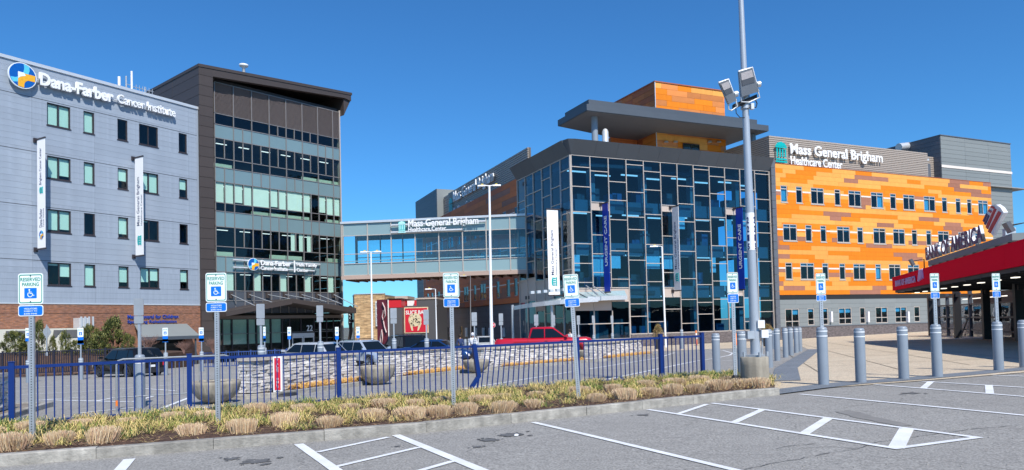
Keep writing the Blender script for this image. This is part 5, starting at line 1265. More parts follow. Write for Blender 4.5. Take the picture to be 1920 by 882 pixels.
MB().hexa([(.05, -.02, g0 + .06), (Ls_ - .045, -.02, g1 + .06), (Ls_ - .045, .02, g1 + .06), (.05, .02, g0 + .06)], [(.05, -.02, g0 + .1), (Ls_ - .045, -.02, g1 + .1), (Ls_ - .045, .02, g1 + .1), (.05, .02, g0 + .1)]).build("rail", fence_m, Bt)
x = .14
while x < Ls_ - .1:
    k = 1 - x / Ls_; g = g0 + (g1 - g0) * x / Ls_; tz = t0 + (t1 - t0) * x / Ls_; r_ = .0095; lx = .10 * k
    m_ = MB(); m_.hexa([(x - lx * .4 - r_, -r_, g + .07), (x - lx * .4 + r_, -r_, g + .07), (x - lx * .4 + r_, r_, g + .07), (x - lx * .4 - r_, r_, g + .07)], [(x + lx - r_, -r_, tz - .052), (x + lx + r_, -r_, tz - .052), (x + lx + r_, r_, tz - .052), (x + lx - r_, r_, tz - .052)])
    m_.build("picket", fence_m, Bt); x += .1225
# ---------------------------------------------------------------- reserved parking signs
def rrect(x0, x1, z0, z1, r, n=4):
    return arc(x1 - r, z0 + r, r, -90, 0, n) + arc(x1 - r, z1 - r, r, 0, 90, n) + arc(x0 + r, z1 - r, r, 90, 180, n) + arc(x0 + r, z0 + r, r, 180, 270, n)
def sign_faces(P, zt_, w_, h_, h2, detail=True, gap_=.012):
    """upper white plate and lower blue plate; zt_ is the top edge height, front faces -y"""
    y = -.034; z1 = zt_; z0 = zt_ - h_; W = w_ / 2
    pl = MB().prism(rrect(-W, W, z0, z1, w_ * .10), y - .003, y).build("white_plate", sign_w, P)
    o = rrect(-W * .92, W * .92, z0 + .02 * w_ / .4, z1 - .02 * w_ / .4, w_ * .08); i_ = rrect(-W * .86, W * .86, z0 + .034 * w_ / .4, z1 - .034 * w_ / .4, w_ * .06)
    m_ = MB(); n = len(o); yy = y - .0055
    m_.add([(x, yy, z) for x, z in o] + [(x, yy, z) for x, z in i_], [(k, (k + 1) % n, (k + 1) % n + n, k + n) for k in range(n)])
    m_.build("green_border", sign_green, pl)
    text("RESERVED", pl, -W * .80, z1 - h_ * .255, w_ * .80, h_ * .115, y - .006, sign_green, .002, .008)
    text("PARKING", pl, -W * .66, z1 - h_ * .415, w_ * .66, h_ * .115, y - .006, sign_green, .002, .008)
    b = w_ * .245; cz = z0 + h_ * .36; MB().prism(rrect(-b, b, cz - h_ * .165, cz + h_ * .165, .006), y - .007, y - .0035).build("blue_panel", sign_blue, pl)
    s = w_ * .23; m_ = MB(); yy0, yy1 = y - .0095, y - .0072
    m_.disc((-.18 * s, cz + .58 * s), .13 * s, yy0, yy1, 12)
    def bar(x0, z0_, x1, z1_, t):
        d = Vector((x1 - x0, z1_ - z0_)).normalized(); q = Vector((-d.y, d.x)) * t * s / 2
        m_.prism([(x0 * s + q.x, cz + z0_ * s + q.y), (x0 * s - q.x, cz + z0_ * s - q.y), (x1 * s - q.x, cz + z1_ * s - q.y), (x1 * s + q.x, cz + z1_ * s + q.y)], yy0, yy1)
    bar(-.18, .45, -.12, -.05, .15); bar(-.16, .18, .22, .18, .10); bar(-.14, -.05, .30, -.05, .14); bar(.28, -.05, .50, -.48, .13); bar(.48, -.45, .68, -.38, .10)
    a1 = arc(-.05 * s, cz - .25 * s, .46 * s, 130, 345, 14); a2 = arc(-.05 * s, cz - .25 * s, .34 * s, 345, 130, 14); 
    for k in range(14): m_.prism([a1[k], a1[k + 1], a2[13 - k], a2[14 - k]], yy0, yy1)
    m_.build("wheelchair_symbol", sign_w, pl)
    for zz in (z1 - h_ * .085, z0 + h_ * .085): MB().disc((0, zz), .008, y - .010, y - .003, 8).build("bolt", black_m, pl)
    z3_ = z0 - gap_; z2_ = z3_ - h2; W2_ = W * 1.0
    lp = MB().prism(rrect(-W2_, W2_, z2_, z3_, w_ * .09), y - .003, y).build("lower_plate", sign_w, P)
    MB().prism(rrect(-W2_ * .94, W2_ * .94, z2_ + .012, z3_ - .012, w_ * .075), y - .0055, y - .0032).build("blue_field", sign_blue, lp)
    for k, s_ in enumerate(("VIOLATORS", "SUBJECT TO", "$300 FINE")):
        ww = w_ * .52; text(s_, lp, -ww / 2, z3_ - h2 * (.40 + .235 * k), ww, h2 * .15, y - .0062, sign_w, .001, .01)
def channel_post(P, h, r=.028, d=.0):
    m_ = MB(); m_.box(-r, r, -.030, -.024, 0, h); m_.box(-r - .006, -r, -.030, .004, 0, h); m_.box(r, r + .006, -.030, .004, 0, h)
    z = .06; o = m_.build("channel_post", steel_g, P); hb = MB()
    while z < h - .05: hb.box(-.008, .008, -.0315, -.0302, z, z + .012); z += .036
    hb.build("post_holes", black_m, o); return o
def place_sign(base, label, zt_world, w_, h_, h2, rot=0, lean=(0, 0), group="reserved parking signs facing the near parking lot", dzb=0.0, post=True):
    P = thing("parking_sign", label, "sign", base, rot, group); H = zt_world - base.z; P.rotation_euler = (lean[0], lean[1], rot)
    channel_post(P, H - .02 if post else H - .02); sign_faces(P, H, w_, h_, h2); return P
RS = [((62, 829), 513, (39, 86), 571, 593, "reserved parking sign on a perforated post at the far left end of the planting bed", 0), ((410, 797), 512, (391, 430), 566, 585, "reserved parking sign in the bed in front of the brown tower", 0),
      ((851, 762), 512, (835, 864.5), 558, 576, "reserved parking sign in the bed under the footbridge", 0), ((1085, 749), 515, (1055, 1083), 558, 576, "leaning reserved parking sign in the bed in front of the white banner", 1)]
for (b, ty, (xa, xb), y1, y2, lab, ln) in RS:
    B = GP(b[0], b[1], .10); Y = B.y; top = PD((xa + xb) / 2, ty, Y); z1 = PD((xa + xb) / 2, y1, Y); z2_ = PD((xa + xb) / 2, y2, Y)
    wd = (xb - xa) / FPX * Y; lean = (0, 0)
    if ln: lean = (0, atan2(top.x - B.x, top.z - B.z))
    H_ = top.z if not ln else B.z + (top - B).length
    place_sign(B, lab, H_, wd, top.z - z1.z, z1.z - z2_.z - .012, 0, lean)
B = GP(1379, 722, .08); Y = B.y; tp = PD(1376, 512, Y)
P = place_sign(B, "reserved parking sign on a bare post just left of the tall light pole", tp.z, (1386 - 1365.5) / FPX * Y, tp.z - PD(1376, 550, Y).z, PD(1376, 551, Y).z - PD(1376, 568, Y).z)
MB().lathe([(.07, 0), (.09, .1), (.05, .2)], 10).build("post_sleeve", black_m, P)
# ---------------------------------------------------------------- bollards
def bollard(h=1.14, r=.105):
    T = thing("bollard", "grey bollard", "bollard")
    MB().lathe([(r * 1.0, -.06), (r, 0), (r, h - .06), (r * .93, h - .025), (r * .7, h - .004), (0, h)], 20).build("sleeve", bollard_m, T)
    for z in (h - .095, h - .19): MB().lathe([(r + .003, z), (r + .003, z + .022)], 20).build("reflective_band", reflect_m, T)
    return T
def bl_at(px, py, pt, label, grp, first=[None]):
    p = GP(px, py); h = PD(px, pt, p.y).z - p.z
    if first[0] is None: T = bollard(); first[0] = T; T.location = p; T['label'] = label; T['group'] = grp
    else: T = copy_tree(first[0], p, label=label, group=grp)
    T.scale = (1, 1, h / 1.14); return T, p, h
g1_ = "grey bollards along the near parking lot"; g2_ = "grey bollards in the row beside the light pole"; g3_ = "grey sign bollards around the far street"
near = [(1544.5, 723, 613, "grey bollard carrying a reserved parking sign, nearest one on the plaza edge"), (1614.5, 719, 615, "plain grey bollard, first to the right of the nearest sign bollard"), (1695, 712, 612, "plain grey bollard midway along the plaza edge, in front of the canopy shadow"),
        (1758, 708, 608, "grey bollard with a parking sign under the far end of the red fascia"), (1873, 696, 603, "grey bollard with a parking sign near the right edge"), (1921, 690, 600, "grey bollard cut off by the right edge of the picture"),
        (1344, 702, 625, "grey bollard just right of the blue railing end"), (1393, 715, 621, "grey bollard half hidden behind the tall light pole base")]
NB = {}
for (px, py, pt, lab) in near: NB[px] = bl_at(px, py, pt, lab, g1_)
for (px, py, pt, lab) in [(1443, 690, 617.5, "nearest bollard of the receding row right of the light pole"), (1458, 677, 616, "second bollard of the receding row right of the light pole"), (1473.5, 671, 615, "third bollard of the receding row right of the light pole"),
                          (1483.5, 667, 614.5, "fourth bollard of the receding row right of the light pole"), (1493.5, 662, 614.5, "fifth bollard of the receding row right of the light pole"), (1500.5, 659.5, 614, "farthest bollard of the receding row right of the light pole"), (1451, 655, 620, "thin distant bollard seen between the first two of the receding row")]:
    bl_at(px, py, pt, lab, g2_)
def post_sign(px, NBk, ty, xa, xb, y1, y2, lab):
    T, p, h = NBk; Y = p.y; wd = (xb - xa) / FPX * Y; base = Vector((p.x, p.y, p.z + h - .02)); tp = PD(px, ty, Y)
    return place_sign(base, lab, tp.z, wd, tp.z - PD(px, y1, Y).z, PD(px, y1, Y).z - PD(px, y2, Y).z - .012, group="reserved parking signs standing on bollards")
for (px, ty, xa, xb, y1, y2, lab) in [(1544.5, 513, 1533, 1551, 552, 565, "reserved parking sign on the nearest plaza bollard, in front of the orange wall"), (1758, 513, 1749, 1765.5, 547, 560, "reserved parking sign on a bollard in front of the red fascia and its pink lettering"), (1873, 513, 1865, 1880, 545, 558, "reserved parking sign on a bollard near the right edge below the canopy")]:
    P = post_sign(px - 2, NB[px], ty, xa, xb, y1, y2, lab)
# far bollards with grey sign backs, and small far parking signs
def back_sign(px, py, pt, lab, ty, wpx, sb):
    T, p, h = bl_at(px, py, pt, lab.replace("SIGN", "grey bollard"), g3_)
    Y = p.y; P = thing("sign_back", lab.replace("SIGN", "grey sign back"), "sign", (p.x, p.y, p.z + h - .02), 0, "grey backs of parking signs")
    H = PD(px, ty, Y).z - p.z - h + .02; W = wpx / FPX * Y / 2; hb = H - (PD(px, sb, Y).z - p.z - h + .02)
    MB().box(-.03, .03, -.02, .02, 0, H - .02).build("post", steel_g, P)
    MB().prism(rrect(-W, W, H - hb * .68, H, W * .2), -.036, -.022).build("sign_plate_back", sign_back, P); MB().prism(rrect(-W * .98, W * .98, H - hb, H - hb * .70, W * .2), -.036, -.022).build("sign_plate_back", sign_back, P)
for (px, py, pt, lab, ty, wp, sb) in [(263, 765, 665, "SIGN nearest on the left, before the brick wall", 560, 18, 607), (491, 728, 647, "SIGN in front of the tower canopy, left one", 570, 15.5, 610), (602, 712, 640, "SIGN in front of the tower doors, right one", 573, 12.5, 604),
     (740, 692, 634.5, "SIGN in front of the charcoal restaurant wall", 578, 12, 607), (801, 690, 634, "SIGN between the tall signs under the bridge", 581, 10, 609), (891, 676, 636, "SIGN beside the hooded pedestrian", 586, 10, 611), (941, 672, 634, "SIGN over the bed of the red pickup", 588, 8, 610),
     (1007, 668, 631.5, "SIGN over the rear of the red pickup cab", 590, 8, 611), (1039, 665, 630.5, "SIGN over the front of the red pickup cab", 591, 7, 611), (1086, 663, 628, "SIGN above the bonnet of the red pickup", 592, 6, 609), (1114, 660, 628, "SIGN before the beige stone post", 592, 5, 606), (1149, 657, 624.5, "SIGN left of the newspaper boxes", 592, 5, 606)]:
    back_sign(px, py, pt, lab, ty, wp, sb)
def far_sign(px, py, pt, ty, wpx, y1, y2, lab, y3=None):
    T, p, h = bl_at(px, py, pt, "bollard under the " + lab, g3_); Y = p.y
    P = thing("parking_sign", lab, "sign", (p.x, p.y, p.z + h - .02), 0, "far reserved parking signs"); H = PD(px, ty, Y).z - p.z - h + .02; W = wpx / FPX * Y / 2
    MB().box(-.03, .03, -.015, .02, 0, H - .02).build("post", steel_g, P); Z_ = lambda y: PD(px, y, Y).z - p.z - h + .02
    pl = MB().prism(rrect(-W, W, Z_(y1), H, W * .2), -.03, -.016).build("white_plate", sign_w, P); b = W * .52; cz = Z_(y1) + (H - Z_(y1)) * .36
    MB().box(-b, b, -.036, -.031, cz - b, cz + b).build("blue_panel", sign_blue, pl); MB().disc((0, cz + b * .4), b * .22, -.041, -.037, 8).disc((0, cz - b * .25), b * .45, -.041, -.037, 10).build("wheelchair_symbol", sign_w, pl)
    text("RESERVED PARKING", pl, -W * .8, H - (H - cz) * .45, W * 1.6, (H - cz) * .16, -.032, sign_green, .002, .01)
    MB().prism(rrect(-W, W, Z_(y2), Z_(y1) - .02, W * .2), -.03, -.016).build("blue_plate", sign_blue, P)
    if y3: MB().prism(rrect(-W, W, Z_(y3), Z_(y2) - .02, W * .2), -.03, -.016).build("blue_plate", sign_blue, P)
for a in [(53.5, 718, 675, 615.5, 9.5, 634, 640, "distant parking sign left of the shrubs, beside the near sign post", None), (152, 712, 671, 615, 11, 632, 645, "distant parking sign between the shrubs", 638), (311, 704, 661, 615, 10, 630, 641, "distant parking sign before the grey awning", 636), (378.5, 697, 659, 614.5, 9, 629, 640, "distant parking sign at the brick wall corner", 635),
          (497, 690, 652, 613, 4.5, 630, 640, "distant parking sign seen edge on behind a grey sign back", 635), (543.5, 690, 652, 613.5, 6.5, 630, 636.5, "distant parking sign left of the tower doors", None), (633, 690, 648, 613.5, 6.5, 630, 637, "distant parking sign right of the tower doors", None), (672.5, 686, 646, 613, 6.5, 629, 634, "distant parking sign before the tan stone building", None)]:
    far_sign(*a)
for (px, py, pt, lab) in [(43, 703, 664, "thin pale distant bollard behind the railing at far left"), (88, 703, 661, "pale distant bollard carrying the diamond sign"), (866, 668, 636, "far bollard left of the hooded pedestrian"), (873, 668, 636, "far bollard touching the hooded pedestrian"), (880, 669, 635, "far bollard in front of the hooded pedestrian"), (1231, 655, 621, "distant bollard by the potted shrub"), (1279, 655, 617.5, "distant bollard before the glass front, left of the orange posts")]:
    bl_at(px, py, pt, lab, g3_)
D = GP(88, 703); hd = PD(88, 661, D.y).z - D.z; P = thing("diamond_sign", "back of a grey diamond sign on a post among the shrubs", "sign", (D.x, D.y, D.z + hd - .02))
H = PD(88, 609, D.y).z - D.z - hd + .02; W = 8.2 / FPX * D.y; Hl = PD(88, 637, D.y).z - D.z - hd + .02; c = (H + Hl) / 2
MB().box(-.035, .035, -.02, .02, 0, H).build("post", steel_g, P); MB().prism([(-W, c), (0, Hl), (W, c), (0, H)], .021, .03).build("diamond_plate", sign_back, P)
# ---------------------------------------------------------------- tall light pole with floodlights
pb = GP(1416, 727); LPo = thing("light_pole", "tall grey steel light pole on a round concrete base with a 2215 number wrap", "light pole", pb)
pole_m = mat("pole_paint", (.40, .44, .49), .4, .25, var=.05, scale=3)
bt_ = PD(1416, 669, pb.y).z - pb.z; rb = 51 / FPX * pb.y / 2
MB().lathe([(rb, -.1), (rb, bt_ * .72), (rb, bt_ * .98), (rb - .02, bt_), (0, bt_)], 32).build("concrete_base", conc, LPo)
tipx = PD(1388, -30, pb.y); ptop = Vector((tipx.x - pb.x, 0, tipx.z - pb.z)); b0_ = Vector((PD(1417, 664, pb.y).x - pb.x, 0, bt_))
ppt = lambda t: b0_ + (ptop - b0_) * t
rr_ = lambda t: (9.3 + (4.6 - 9.3) * min(1, t * 1.0)) / FPX * pb.y
tz = lambda py: (PD(1400, py, pb.y).z - pb.z - bt_) / (ptop.z - bt_)
MB().tube([ppt(t) for t in (0, .1, .25, .4, .55, .7, .85, 1)], [rr_(t) for t in (0, .1, .25, .4, .55, .7, .85, 1)], 28).build("pole_shaft", pole_m, LPo)
ta, tb_ = tz(470), tz(400); wr = MB().tube([ppt(ta), ppt(tb_)], [rr_(ta) + .004, rr_(tb_) + .004], 28, cap=False).build("number_wrap", white_m, LPo)
for k, ch in enumerate("2215"):
    t_ = tb_ - (tb_ - ta) * (.20 + .235 * k); c = ppt(t_); r_ = rr_(t_) + .005; h_ = (tb_ - ta) * (ptop - b0_).length * .17
    for aang in (44, -50):        # printed on two sides of the shaft
        q = radians(aang); me = text_mesh(ch, .03, mat("navy_print", (.01, .02, .12), .5)); o = link("number", me, wr)
        n_ = Vector((sin(q), -cos(q), 0)); t2 = Vector((cos(q), sin(q), 0)); wch = h_ * .38
        M_ = Matrix((( t2.x * wch, 0, n_.x * .004, 0), (t2.y * wch, 0, n_.y * .004, 0), (0, h_, 0, 0), (0, 0, 0, 1)))
        p_ = c + n_ * (r_ + .001) - t2 * wch / 2 - Vector((0, 0, h_ / 2)); M_.translation = p_; o.matrix_basis = M_
m_ = MB(); m_.lathe([(rb * .72, bt_ + .001), (rb * .72, bt_ + .04), (rr_(0) + .02, bt_ + .05)], 4, c=(b0_.x, 0, 0), sm=False).build("base_plate", steel_g, LPo)
for k in range(4):
    a_ = pi / 4 + k * pi / 2 + pi / 4; MB().tube([(b0_.x + cos(a_) * .24, sin(a_) * .24, bt_), (b0_.x + cos(a_) * .24, sin(a_) * .24, bt_ + .10)], .03, 6).build("anchor_bolt", steel_g, LPo)
for (px, py, sx) in ((1423, 609, 1), (1430, 627, 1), (1404, 629, -1)):
    p_ = PD(px, py, pb.y); MB().box(-.07, .07, -.10, .06, -.07, .09).xf(Matrix.Translation((p_.x - pb.x, -.05, p_.z - pb.z))).build("electrical_box", white_m if sx > 0 else steel_g, LPo)
MB().tube([(PD(1428, 640, pb.y).x - pb.x, -.06, PD(1428, 632, pb.y).z - pb.z), (PD(1427, 660, pb.y).x - pb.x, -.04, bt_)], .018, 6).build("conduit", steel_g, LPo)
# crossarm and two floodlights
ca = ppt(tz(189)); pa, pbb = PD(1372, 203, pb.y), PD(1416, 184, pb.y); ba, bb = Vector((pa.x - pb.x, -.12, pa.z - pb.z)), Vector((pbb.x - pb.x, -.12, pbb.z - pb.z))
d_ = (bb - ba).normalized(); u2 = Vector((0, 0, 1)); m_ = MB(); q = u2 * .045; e = Vector((0, .09, 0))
m_.hexa([ba - q, bb - q, bb - q + e, ba - q + e], [ba + q, bb + q, bb + q + e, ba + q + e]).build("crossarm", black_m, LPo)
MB().tube([ppt(tz(205)), ppt(tz(178))], [rr_(tz(205)) + .03, rr_(tz(178)) + .03], 16).build("clamp_collar", steel_g, LPo)
lens = mat("led_lens", (.50, .46, .46), .35, var=.15, scale=30); fl_body = mat("floodlight_housing", (.20, .22, .25), .4, .3, var=.05); fl_edge = mat("floodlight_rim", (.62, .64, .66), .4, .3)
def flood(corners, lab_px):
    """square led floodlight: tilted housing built from its four face corners"""
    c = [PD(x, y, pb.y - .35 - dy) for x, y, dy in corners]; c = [Vector((p.x - pb.x, p.y - pb.y, p.z - pb.z)) for p in c]   # TL TR BR BL
    nrm = (c[1] - c[0]).cross(c[3] - c[0]).normalized()
    if nrm.y < 0: nrm = -nrm
    body = MB().hexa([c[3], c[2], c[2] + nrm * .13, c[3] + nrm * .13], [c[0], c[1], c[1] + nrm * .10, c[0] + nrm * .10]); o = body.build("floodlight", fl_body, LPo)
    f = lambda u, v, k=-.008: (c[0] * (1 - u) + c[1] * u) * (1 - v) + (c[3] * (1 - u) + c[2] * u) * v + nrm * k
    def quad(nm, u0, u1, v0, v1, mm, k0=-.012, k1=-.001): MB().hexa([f(u0, v1, k0), f(u1, v1, k0), f(u1, v1, k1), f(u0, v1, k1)], [f(u0, v0, k0), f(u1, v0, k0), f(u1, v0, k1), f(u0, v0, k1)]).build(nm, mm, o)
    quad("led_window", .10, .90, .08, .36, lens); quad("driver_cover", .10, .90, .38, .58, mat("dark_cover", (.09, .10, .12), .5))
    e_ = MB().tube([c[0] + nrm * .05, c[1] + nrm * .05, c[2] + nrm * .06], .03, 8).build("bright_rim", fl_edge, o)
    MB().tube([c[2] + nrm * .05, c[2] + nrm * .05 + Vector((.03, 0, -.12)), (c[2] + c[3]) / 2 + Vector((0, .1, -.14)), c[3] + nrm * .05 + Vector((0, 0, -.1)), c[3] + nrm * .05], .016, 6).build("yoke", fl_edge, o)
    MB().tube([c[2] * .7 + c[1] * .3 + nrm * .06 + Vector((.02, 0, 0)), c[2] * .7 + c[1] * .3 + nrm * .06 + Vector((.09, 0, .01))], .06, 10).build("knuckle", fl_edge, o)
flood([(1349, 156, 0), (1366, 149, .02), (1381, 189, -.12), (1367, 196, -.12)], 0); flood([(1386, 135, 0), (1411, 127, .02), (1423, 172, -.14), (1391, 182, -.14)], 1)
V_ = lambda px, py, dy=-.05: Vector((PD(px, py, pb.y).x - pb.x, dy, PD(px, py, pb.y).z - pb.z))
MB().tube([V_(1378, 201), V_(1379, 214), V_(1386, 222), V_(1396, 222), V_(1400, 214)], .009, 6).build("cable", black_m, LPo); MB().tube([V_(1413, 184), V_(1418, 196), V_(1416, 203), V_(1407, 204)], .012, 6).build("cable", black_m, LPo)
MB().box(-.03, .03, -.05, .03, -.06, .06).xf(Matrix.Translation(V_(1407, 203, -.1))).build("cable_gland", fl_edge, LPo)
# ---------------------------------------------------------------- slender street lamps
def lamp(px, py, pt, ptx, lab, wpx, heads, hl, m=white_m, Y=None):
    p = GP(px, py)
    if Y: p = PD(px, 640, Y); p.z = gz(p.x, p.y)
    T = thing("street_lamp", lab, "street lamp", p, 0, "slender street lamps in the far street"); q = PD(ptx, pt, p.y) - p; q.y = 0; r = wpx / FPX * p.y / 2
    MB().tube([(0, 0, -.3), q * .3, q], [r, r * .9, r * .6], 12).build("lamp_post", m, T)
    for s in heads:
        MB().tube([q, q + Vector((s * hl * .35, 0, .04)), q + Vector((s * hl * .5, 0, .03))], r * .35, 6).build("arm", m, T)
        h = MB(); x0, x1 = s * hl * .35, s * hl; z = q.z
        h.hexa([(q.x + min(x0, x1), -.14, z - .02), (q.x + max(x0, x1), -.14, z - .02), (q.x + max(x0, x1), .14, z - .02), (q.x + min(x0, x1), .14, z - .02)], [(q.x + min(x0, x1) + .03, -.10, z + .07), (q.x + max(x0, x1) - .03, -.10, z + .07), (q.x + max(x0, x1) - .03, .10, z + .07), (q.x + min(x0, x1) + .03, .10, z + .07)]).build("lamp_head", m, T)
        MB().box(q.x + s * hl * .6 - .08, q.x + s * hl * .6 + .08, -.06, .06, z + .071, z + .16).build("photocell", mat("photocell_yellow", (.6, .45, .05), .5), T)
    return T
lamp(922, 668, 349, 917.5, "tall white twin headed street lamp in front of the footbridge", 6.5, (-1, 1), .85)
lamp(698, 650, 473, 695.5, "white twin headed street lamp before the tan stone building", 4.2, (-1, 1), .85, Y=58)
lamp(819, 646, 542.5, 816.5, "short white single headed street lamp under the bridge", 2.6, (-1,), 1.0, Y=70)
lamp(1248.5, 652, 462.5, 1241, "thin white street lamp before the glass front, left of the blue railing end", 4.0, (-1,), 1.0)
lamp(882, 648, 518, 882, "thin dark street lamp against the shaded wing", 2.2, (-1,), 1.0, frame_md, Y=68)
# ---------------------------------------------------------------- other signs of the street
def simple_sign(px, py, ty, by, wpx, name, label, cat, build):
    p = GP(px, py); T = thing(name, label, cat, p); Y = p.y; H = PD(px, ty, Y).z - p.z; L = PD(px, by, Y).z - p.z; W = wpx / FPX * Y / 2
    MB().tube([(0, .04, 0), (0, .04, H)], .04, 8).build("post", steel_g, T); build(T, H, L, W); return T
def stop_b(T, H, L, W):
    c = (H + L) / 2; oc_ = [(W * 1.06 * cos(radians(22.5 + 45 * k)), c + W * 1.06 * sin(radians(22.5 + 45 * k))) for k in range(8)]
    p = MB().prism(oc_, -.02, -.003).build("octagon_plate", sign_w, T); MB().prism([(x * .92, c + (z - c) * .92) for x, z in oc_], -.028, -.021).build("red_face", red_sign, p); text("STOP", p, -W * .68, c - W * .28, W * 1.36, W * .56, -.031, sign_w, .004, .03)
simple_sign(925.5, 664, 602, 618, 9.5, "stop_sign", "red stop sign half hidden behind the tall white lamp post", "stop sign", stop_b)
simple_sign(678, 652, 628, 636, 8, "stop_sign", "small red stop sign behind the roof of the silver car", "stop sign", stop_b)
simple_sign(746, 650, 614, 626, 7, "stop_sign", "dark red stop sign beside the charcoal restaurant wall", "stop sign", stop_b)
def np_b(T, H, L, W):
    p = MB().prism(rrect(-W, W, L, H, W * .15), -.02, -.003).build("sign_plate", sign_w, T); c = L + (H - L) * .55; a1 = arc(0, c, W * .78, 0, 360, 24); a2 = arc(0, c, W * .62, 0, 360, 24); m_ = MB()
    for k in range(24): m_.prism([a1[k], a1[k + 1], a2[k + 1], a2[k]], -.03, -.021)
    m_.prism([(-W * .55, c + W * .45), (-W * .45, c + W * .55), (W * .55, c - W * .45), (W * .45, c - W * .55)], -.03, -.0215).build("prohibition_ring", red_sign, p); text("P", p, -W * .25, c - W * .42, W * .55, W * .84, -.024, black_m, .003, .03)
simple_sign(720, 648, 611, 624, 10.5, "no_parking_sign", "white no parking sign with red ring in front of the maroon mural", "sign", np_b)
def pur_b(T, H, L, W):
    p = MB().box(-W, W, -.03, .0, L, H).build("sign_panel", mat("maroon_sign", (.22, .015, .05), .5), T); m_ = MB(); c = L + (H - L) * .75
    m_.prism([(-W * .5, c - .15), (W * .5, c - .15), (0, c + .45)], -.04, -.031); [m_.box(-W * .6, W * .6, -.04, -.031, L + (H - L) * (.14 + .12 * k), L + (H - L) * (.14 + .12 * k) + .08) for k in range(3)]; m_.build("white_print", sign_w, p)
simple_sign(812, 652, 592.5, 613, 10, "maroon_sign", "small maroon sign with a white emblem on the shaded wing side, under the bridge", "sign", pur_b)
def dia_b(T, H, L, W): c = (H + L) / 2; MB().prism([(-W, c), (0, L), (W, c), (0, H)], -.02, -.003).build("diamond_plate", mat("dark_sign_back", (.10, .13, .18), .5), T)
simple_sign(734, 655, 611, 625, 12, "diamond_sign", "dark diamond sign seen behind a bollard sign near the mural", "sign", dia_b)
# ---------------------------------------------------------------- dry stone walls on the islands
stone_m = mat("dry_stone", (.68, .65, .62), .9, var=.22, scale=9, bump=.7, bscale=40, rand=.30); cap_m = mat("cap_stone", (.40, .36, .31), .85, var=.2, scale=5, bump=.6, rand=.12); wcore = mat("wall_core", (.06, .06, .06), .95)
SHP = []
rs_ = random.Random(31)
for k in range(6):
    m_ = MB(); m_.box(-.5, .5, -.5, .5, -.5, .5); m_.v = [(x * rs_.uniform(.90, 1.0), y * rs_.uniform(.8, 1.0), z * rs_.uniform(.80, 1.0)) for x, y, z in m_.v]; SHP.append(m_.mesh("stone", stone_m))
def stone_wall(label, A, B, h, seed, thick=.42, cap=300, zoff=.10):
    r = random.Random(seed); d = B - A; L = Vector((d.x, d.y, 0)).length; ang = atan2(d.y, d.x); T = thing("stone_wall", label, "wall", (A.x, A.y, 0), ang, "dry stone walls on the street islands"); u = Vector((cos(ang), sin(ang), 0))
    g = lambda x: gz(A.x + u.x * x, A.y + u.y * x) + zoff; gm = g(L / 2); n = 0; mb = MB(); step = .078; rows = int((h - .09) / step); more = MB()
    sl = (g(L) - g(0)) / L; faces = []
    for rr2 in range(rows):
        x = r.uniform(-.12, 0)
        while x < L:
            w = r.uniform(.16, .44); z = g(0) + sl * (x + w / 2) + rr2 * step; x1 = min(x + w, L + .02)
            if x1 - x > .06: faces.append((max(x, 0), x1, z))
            x = x1 + r.uniform(.004, .018)
    r.shuffle(faces)
    for (a, b, z) in faces:
        y0_ = r.uniform(-.03, .025); hh = step * r.uniform(.86, 1.04)
        if n < cap:
            o = link("stone", r.choice(SHP), T, ((a + b) / 2, y0_ + .09, z + step / 2), 0, (b - a + .01, .2, hh)); o.rotation_euler = (0, r.uniform(-.05, .05), r.uniform(-.09, .09)); n += 1
        else:
            j = [r.uniform(-.008, .008) for _ in range(4)]
            more.hexa([(a + j[0], y0_, z), (b + j[1], y0_, z), (b, .2, z), (a, .2, z)], [(a + j[2], y0_ + .01, z + hh), (b + j[3], y0_ + .01, z + hh), (b, .2, z + hh), (a, .2, z + hh)])
    if more.v: more.build("stones", stone_m, T, kind='stuff')
    z0, z1 = g(0), g(L); top = rows * step
    MB().hexa([(.03, .07, z0 - .15), (L - .03, .07, z1 - .15), (L - .03, thick, z1 - .15), (.03, thick, z0 - .15)], [(.03, .07, z0 + top), (L - .03, .07, z1 + top), (L - .03, thick, z1 + top), (.03, thick, z0 + top)]).build("wall_core", wcore, T)
    for e_ in (0, 1):
        for rr2 in range(rows):
            z = (g(0) if e_ == 0 else g(L)) + rr2 * step; yy = .20; xx = .0 if e_ == 0 else L
            while yy < thick:
                b = min(yy + r.uniform(.12, .25), thick + .01); o = link("stone", r.choice(SHP), T, (xx + (.10 if e_ == 0 else -.10) + r.uniform(-.02, .02), (yy + b) / 2, z + step / 2), 0, (.2, b - yy, step * .95)); yy = b + .005
    x = -.05
    while x < L:
        w = r.uniform(.55, .95); b = min(x + w, L + .05); za, zb_ = g(0) + sl * x + top + .004, g(0) + sl * b + top + .004; hh = .085 + r.uniform(-.008, .01); y0_ = -.06 + r.uniform(-.015, .015)
        MB().hexa([(x, y0_, za), (b, y0_, zb_), (b, thick + .05, zb_), (x, thick + .05, za)], [(x + .012, y0_ + .012, za + hh), (b - .012, y0_ + .012, zb_ + hh), (b - .012, thick + .03, zb_ + hh), (x + .012, thick + .03, za + hh)]).build("cap_stone", cap_m, T); x = b + .008
    return T
wallsx = [((473, 738), (668, 714), 668, "pale dry stone wall behind the railing, the one beside the upright valet board", 1), ((727, 707), (866, 692), 654, "second dry stone wall, right of the silver car", 2), ((908, 690), (1077, 676), 648, "third dry stone wall, behind the bent railing", 3), ((1112, 674), (1203, 664), 641, "fourth and farthest dry stone wall, before the glass front", 4), ((-70, 790), (17, 767), 702, "cropped dry stone wall at the left edge behind the railing", 5)]
WL = []
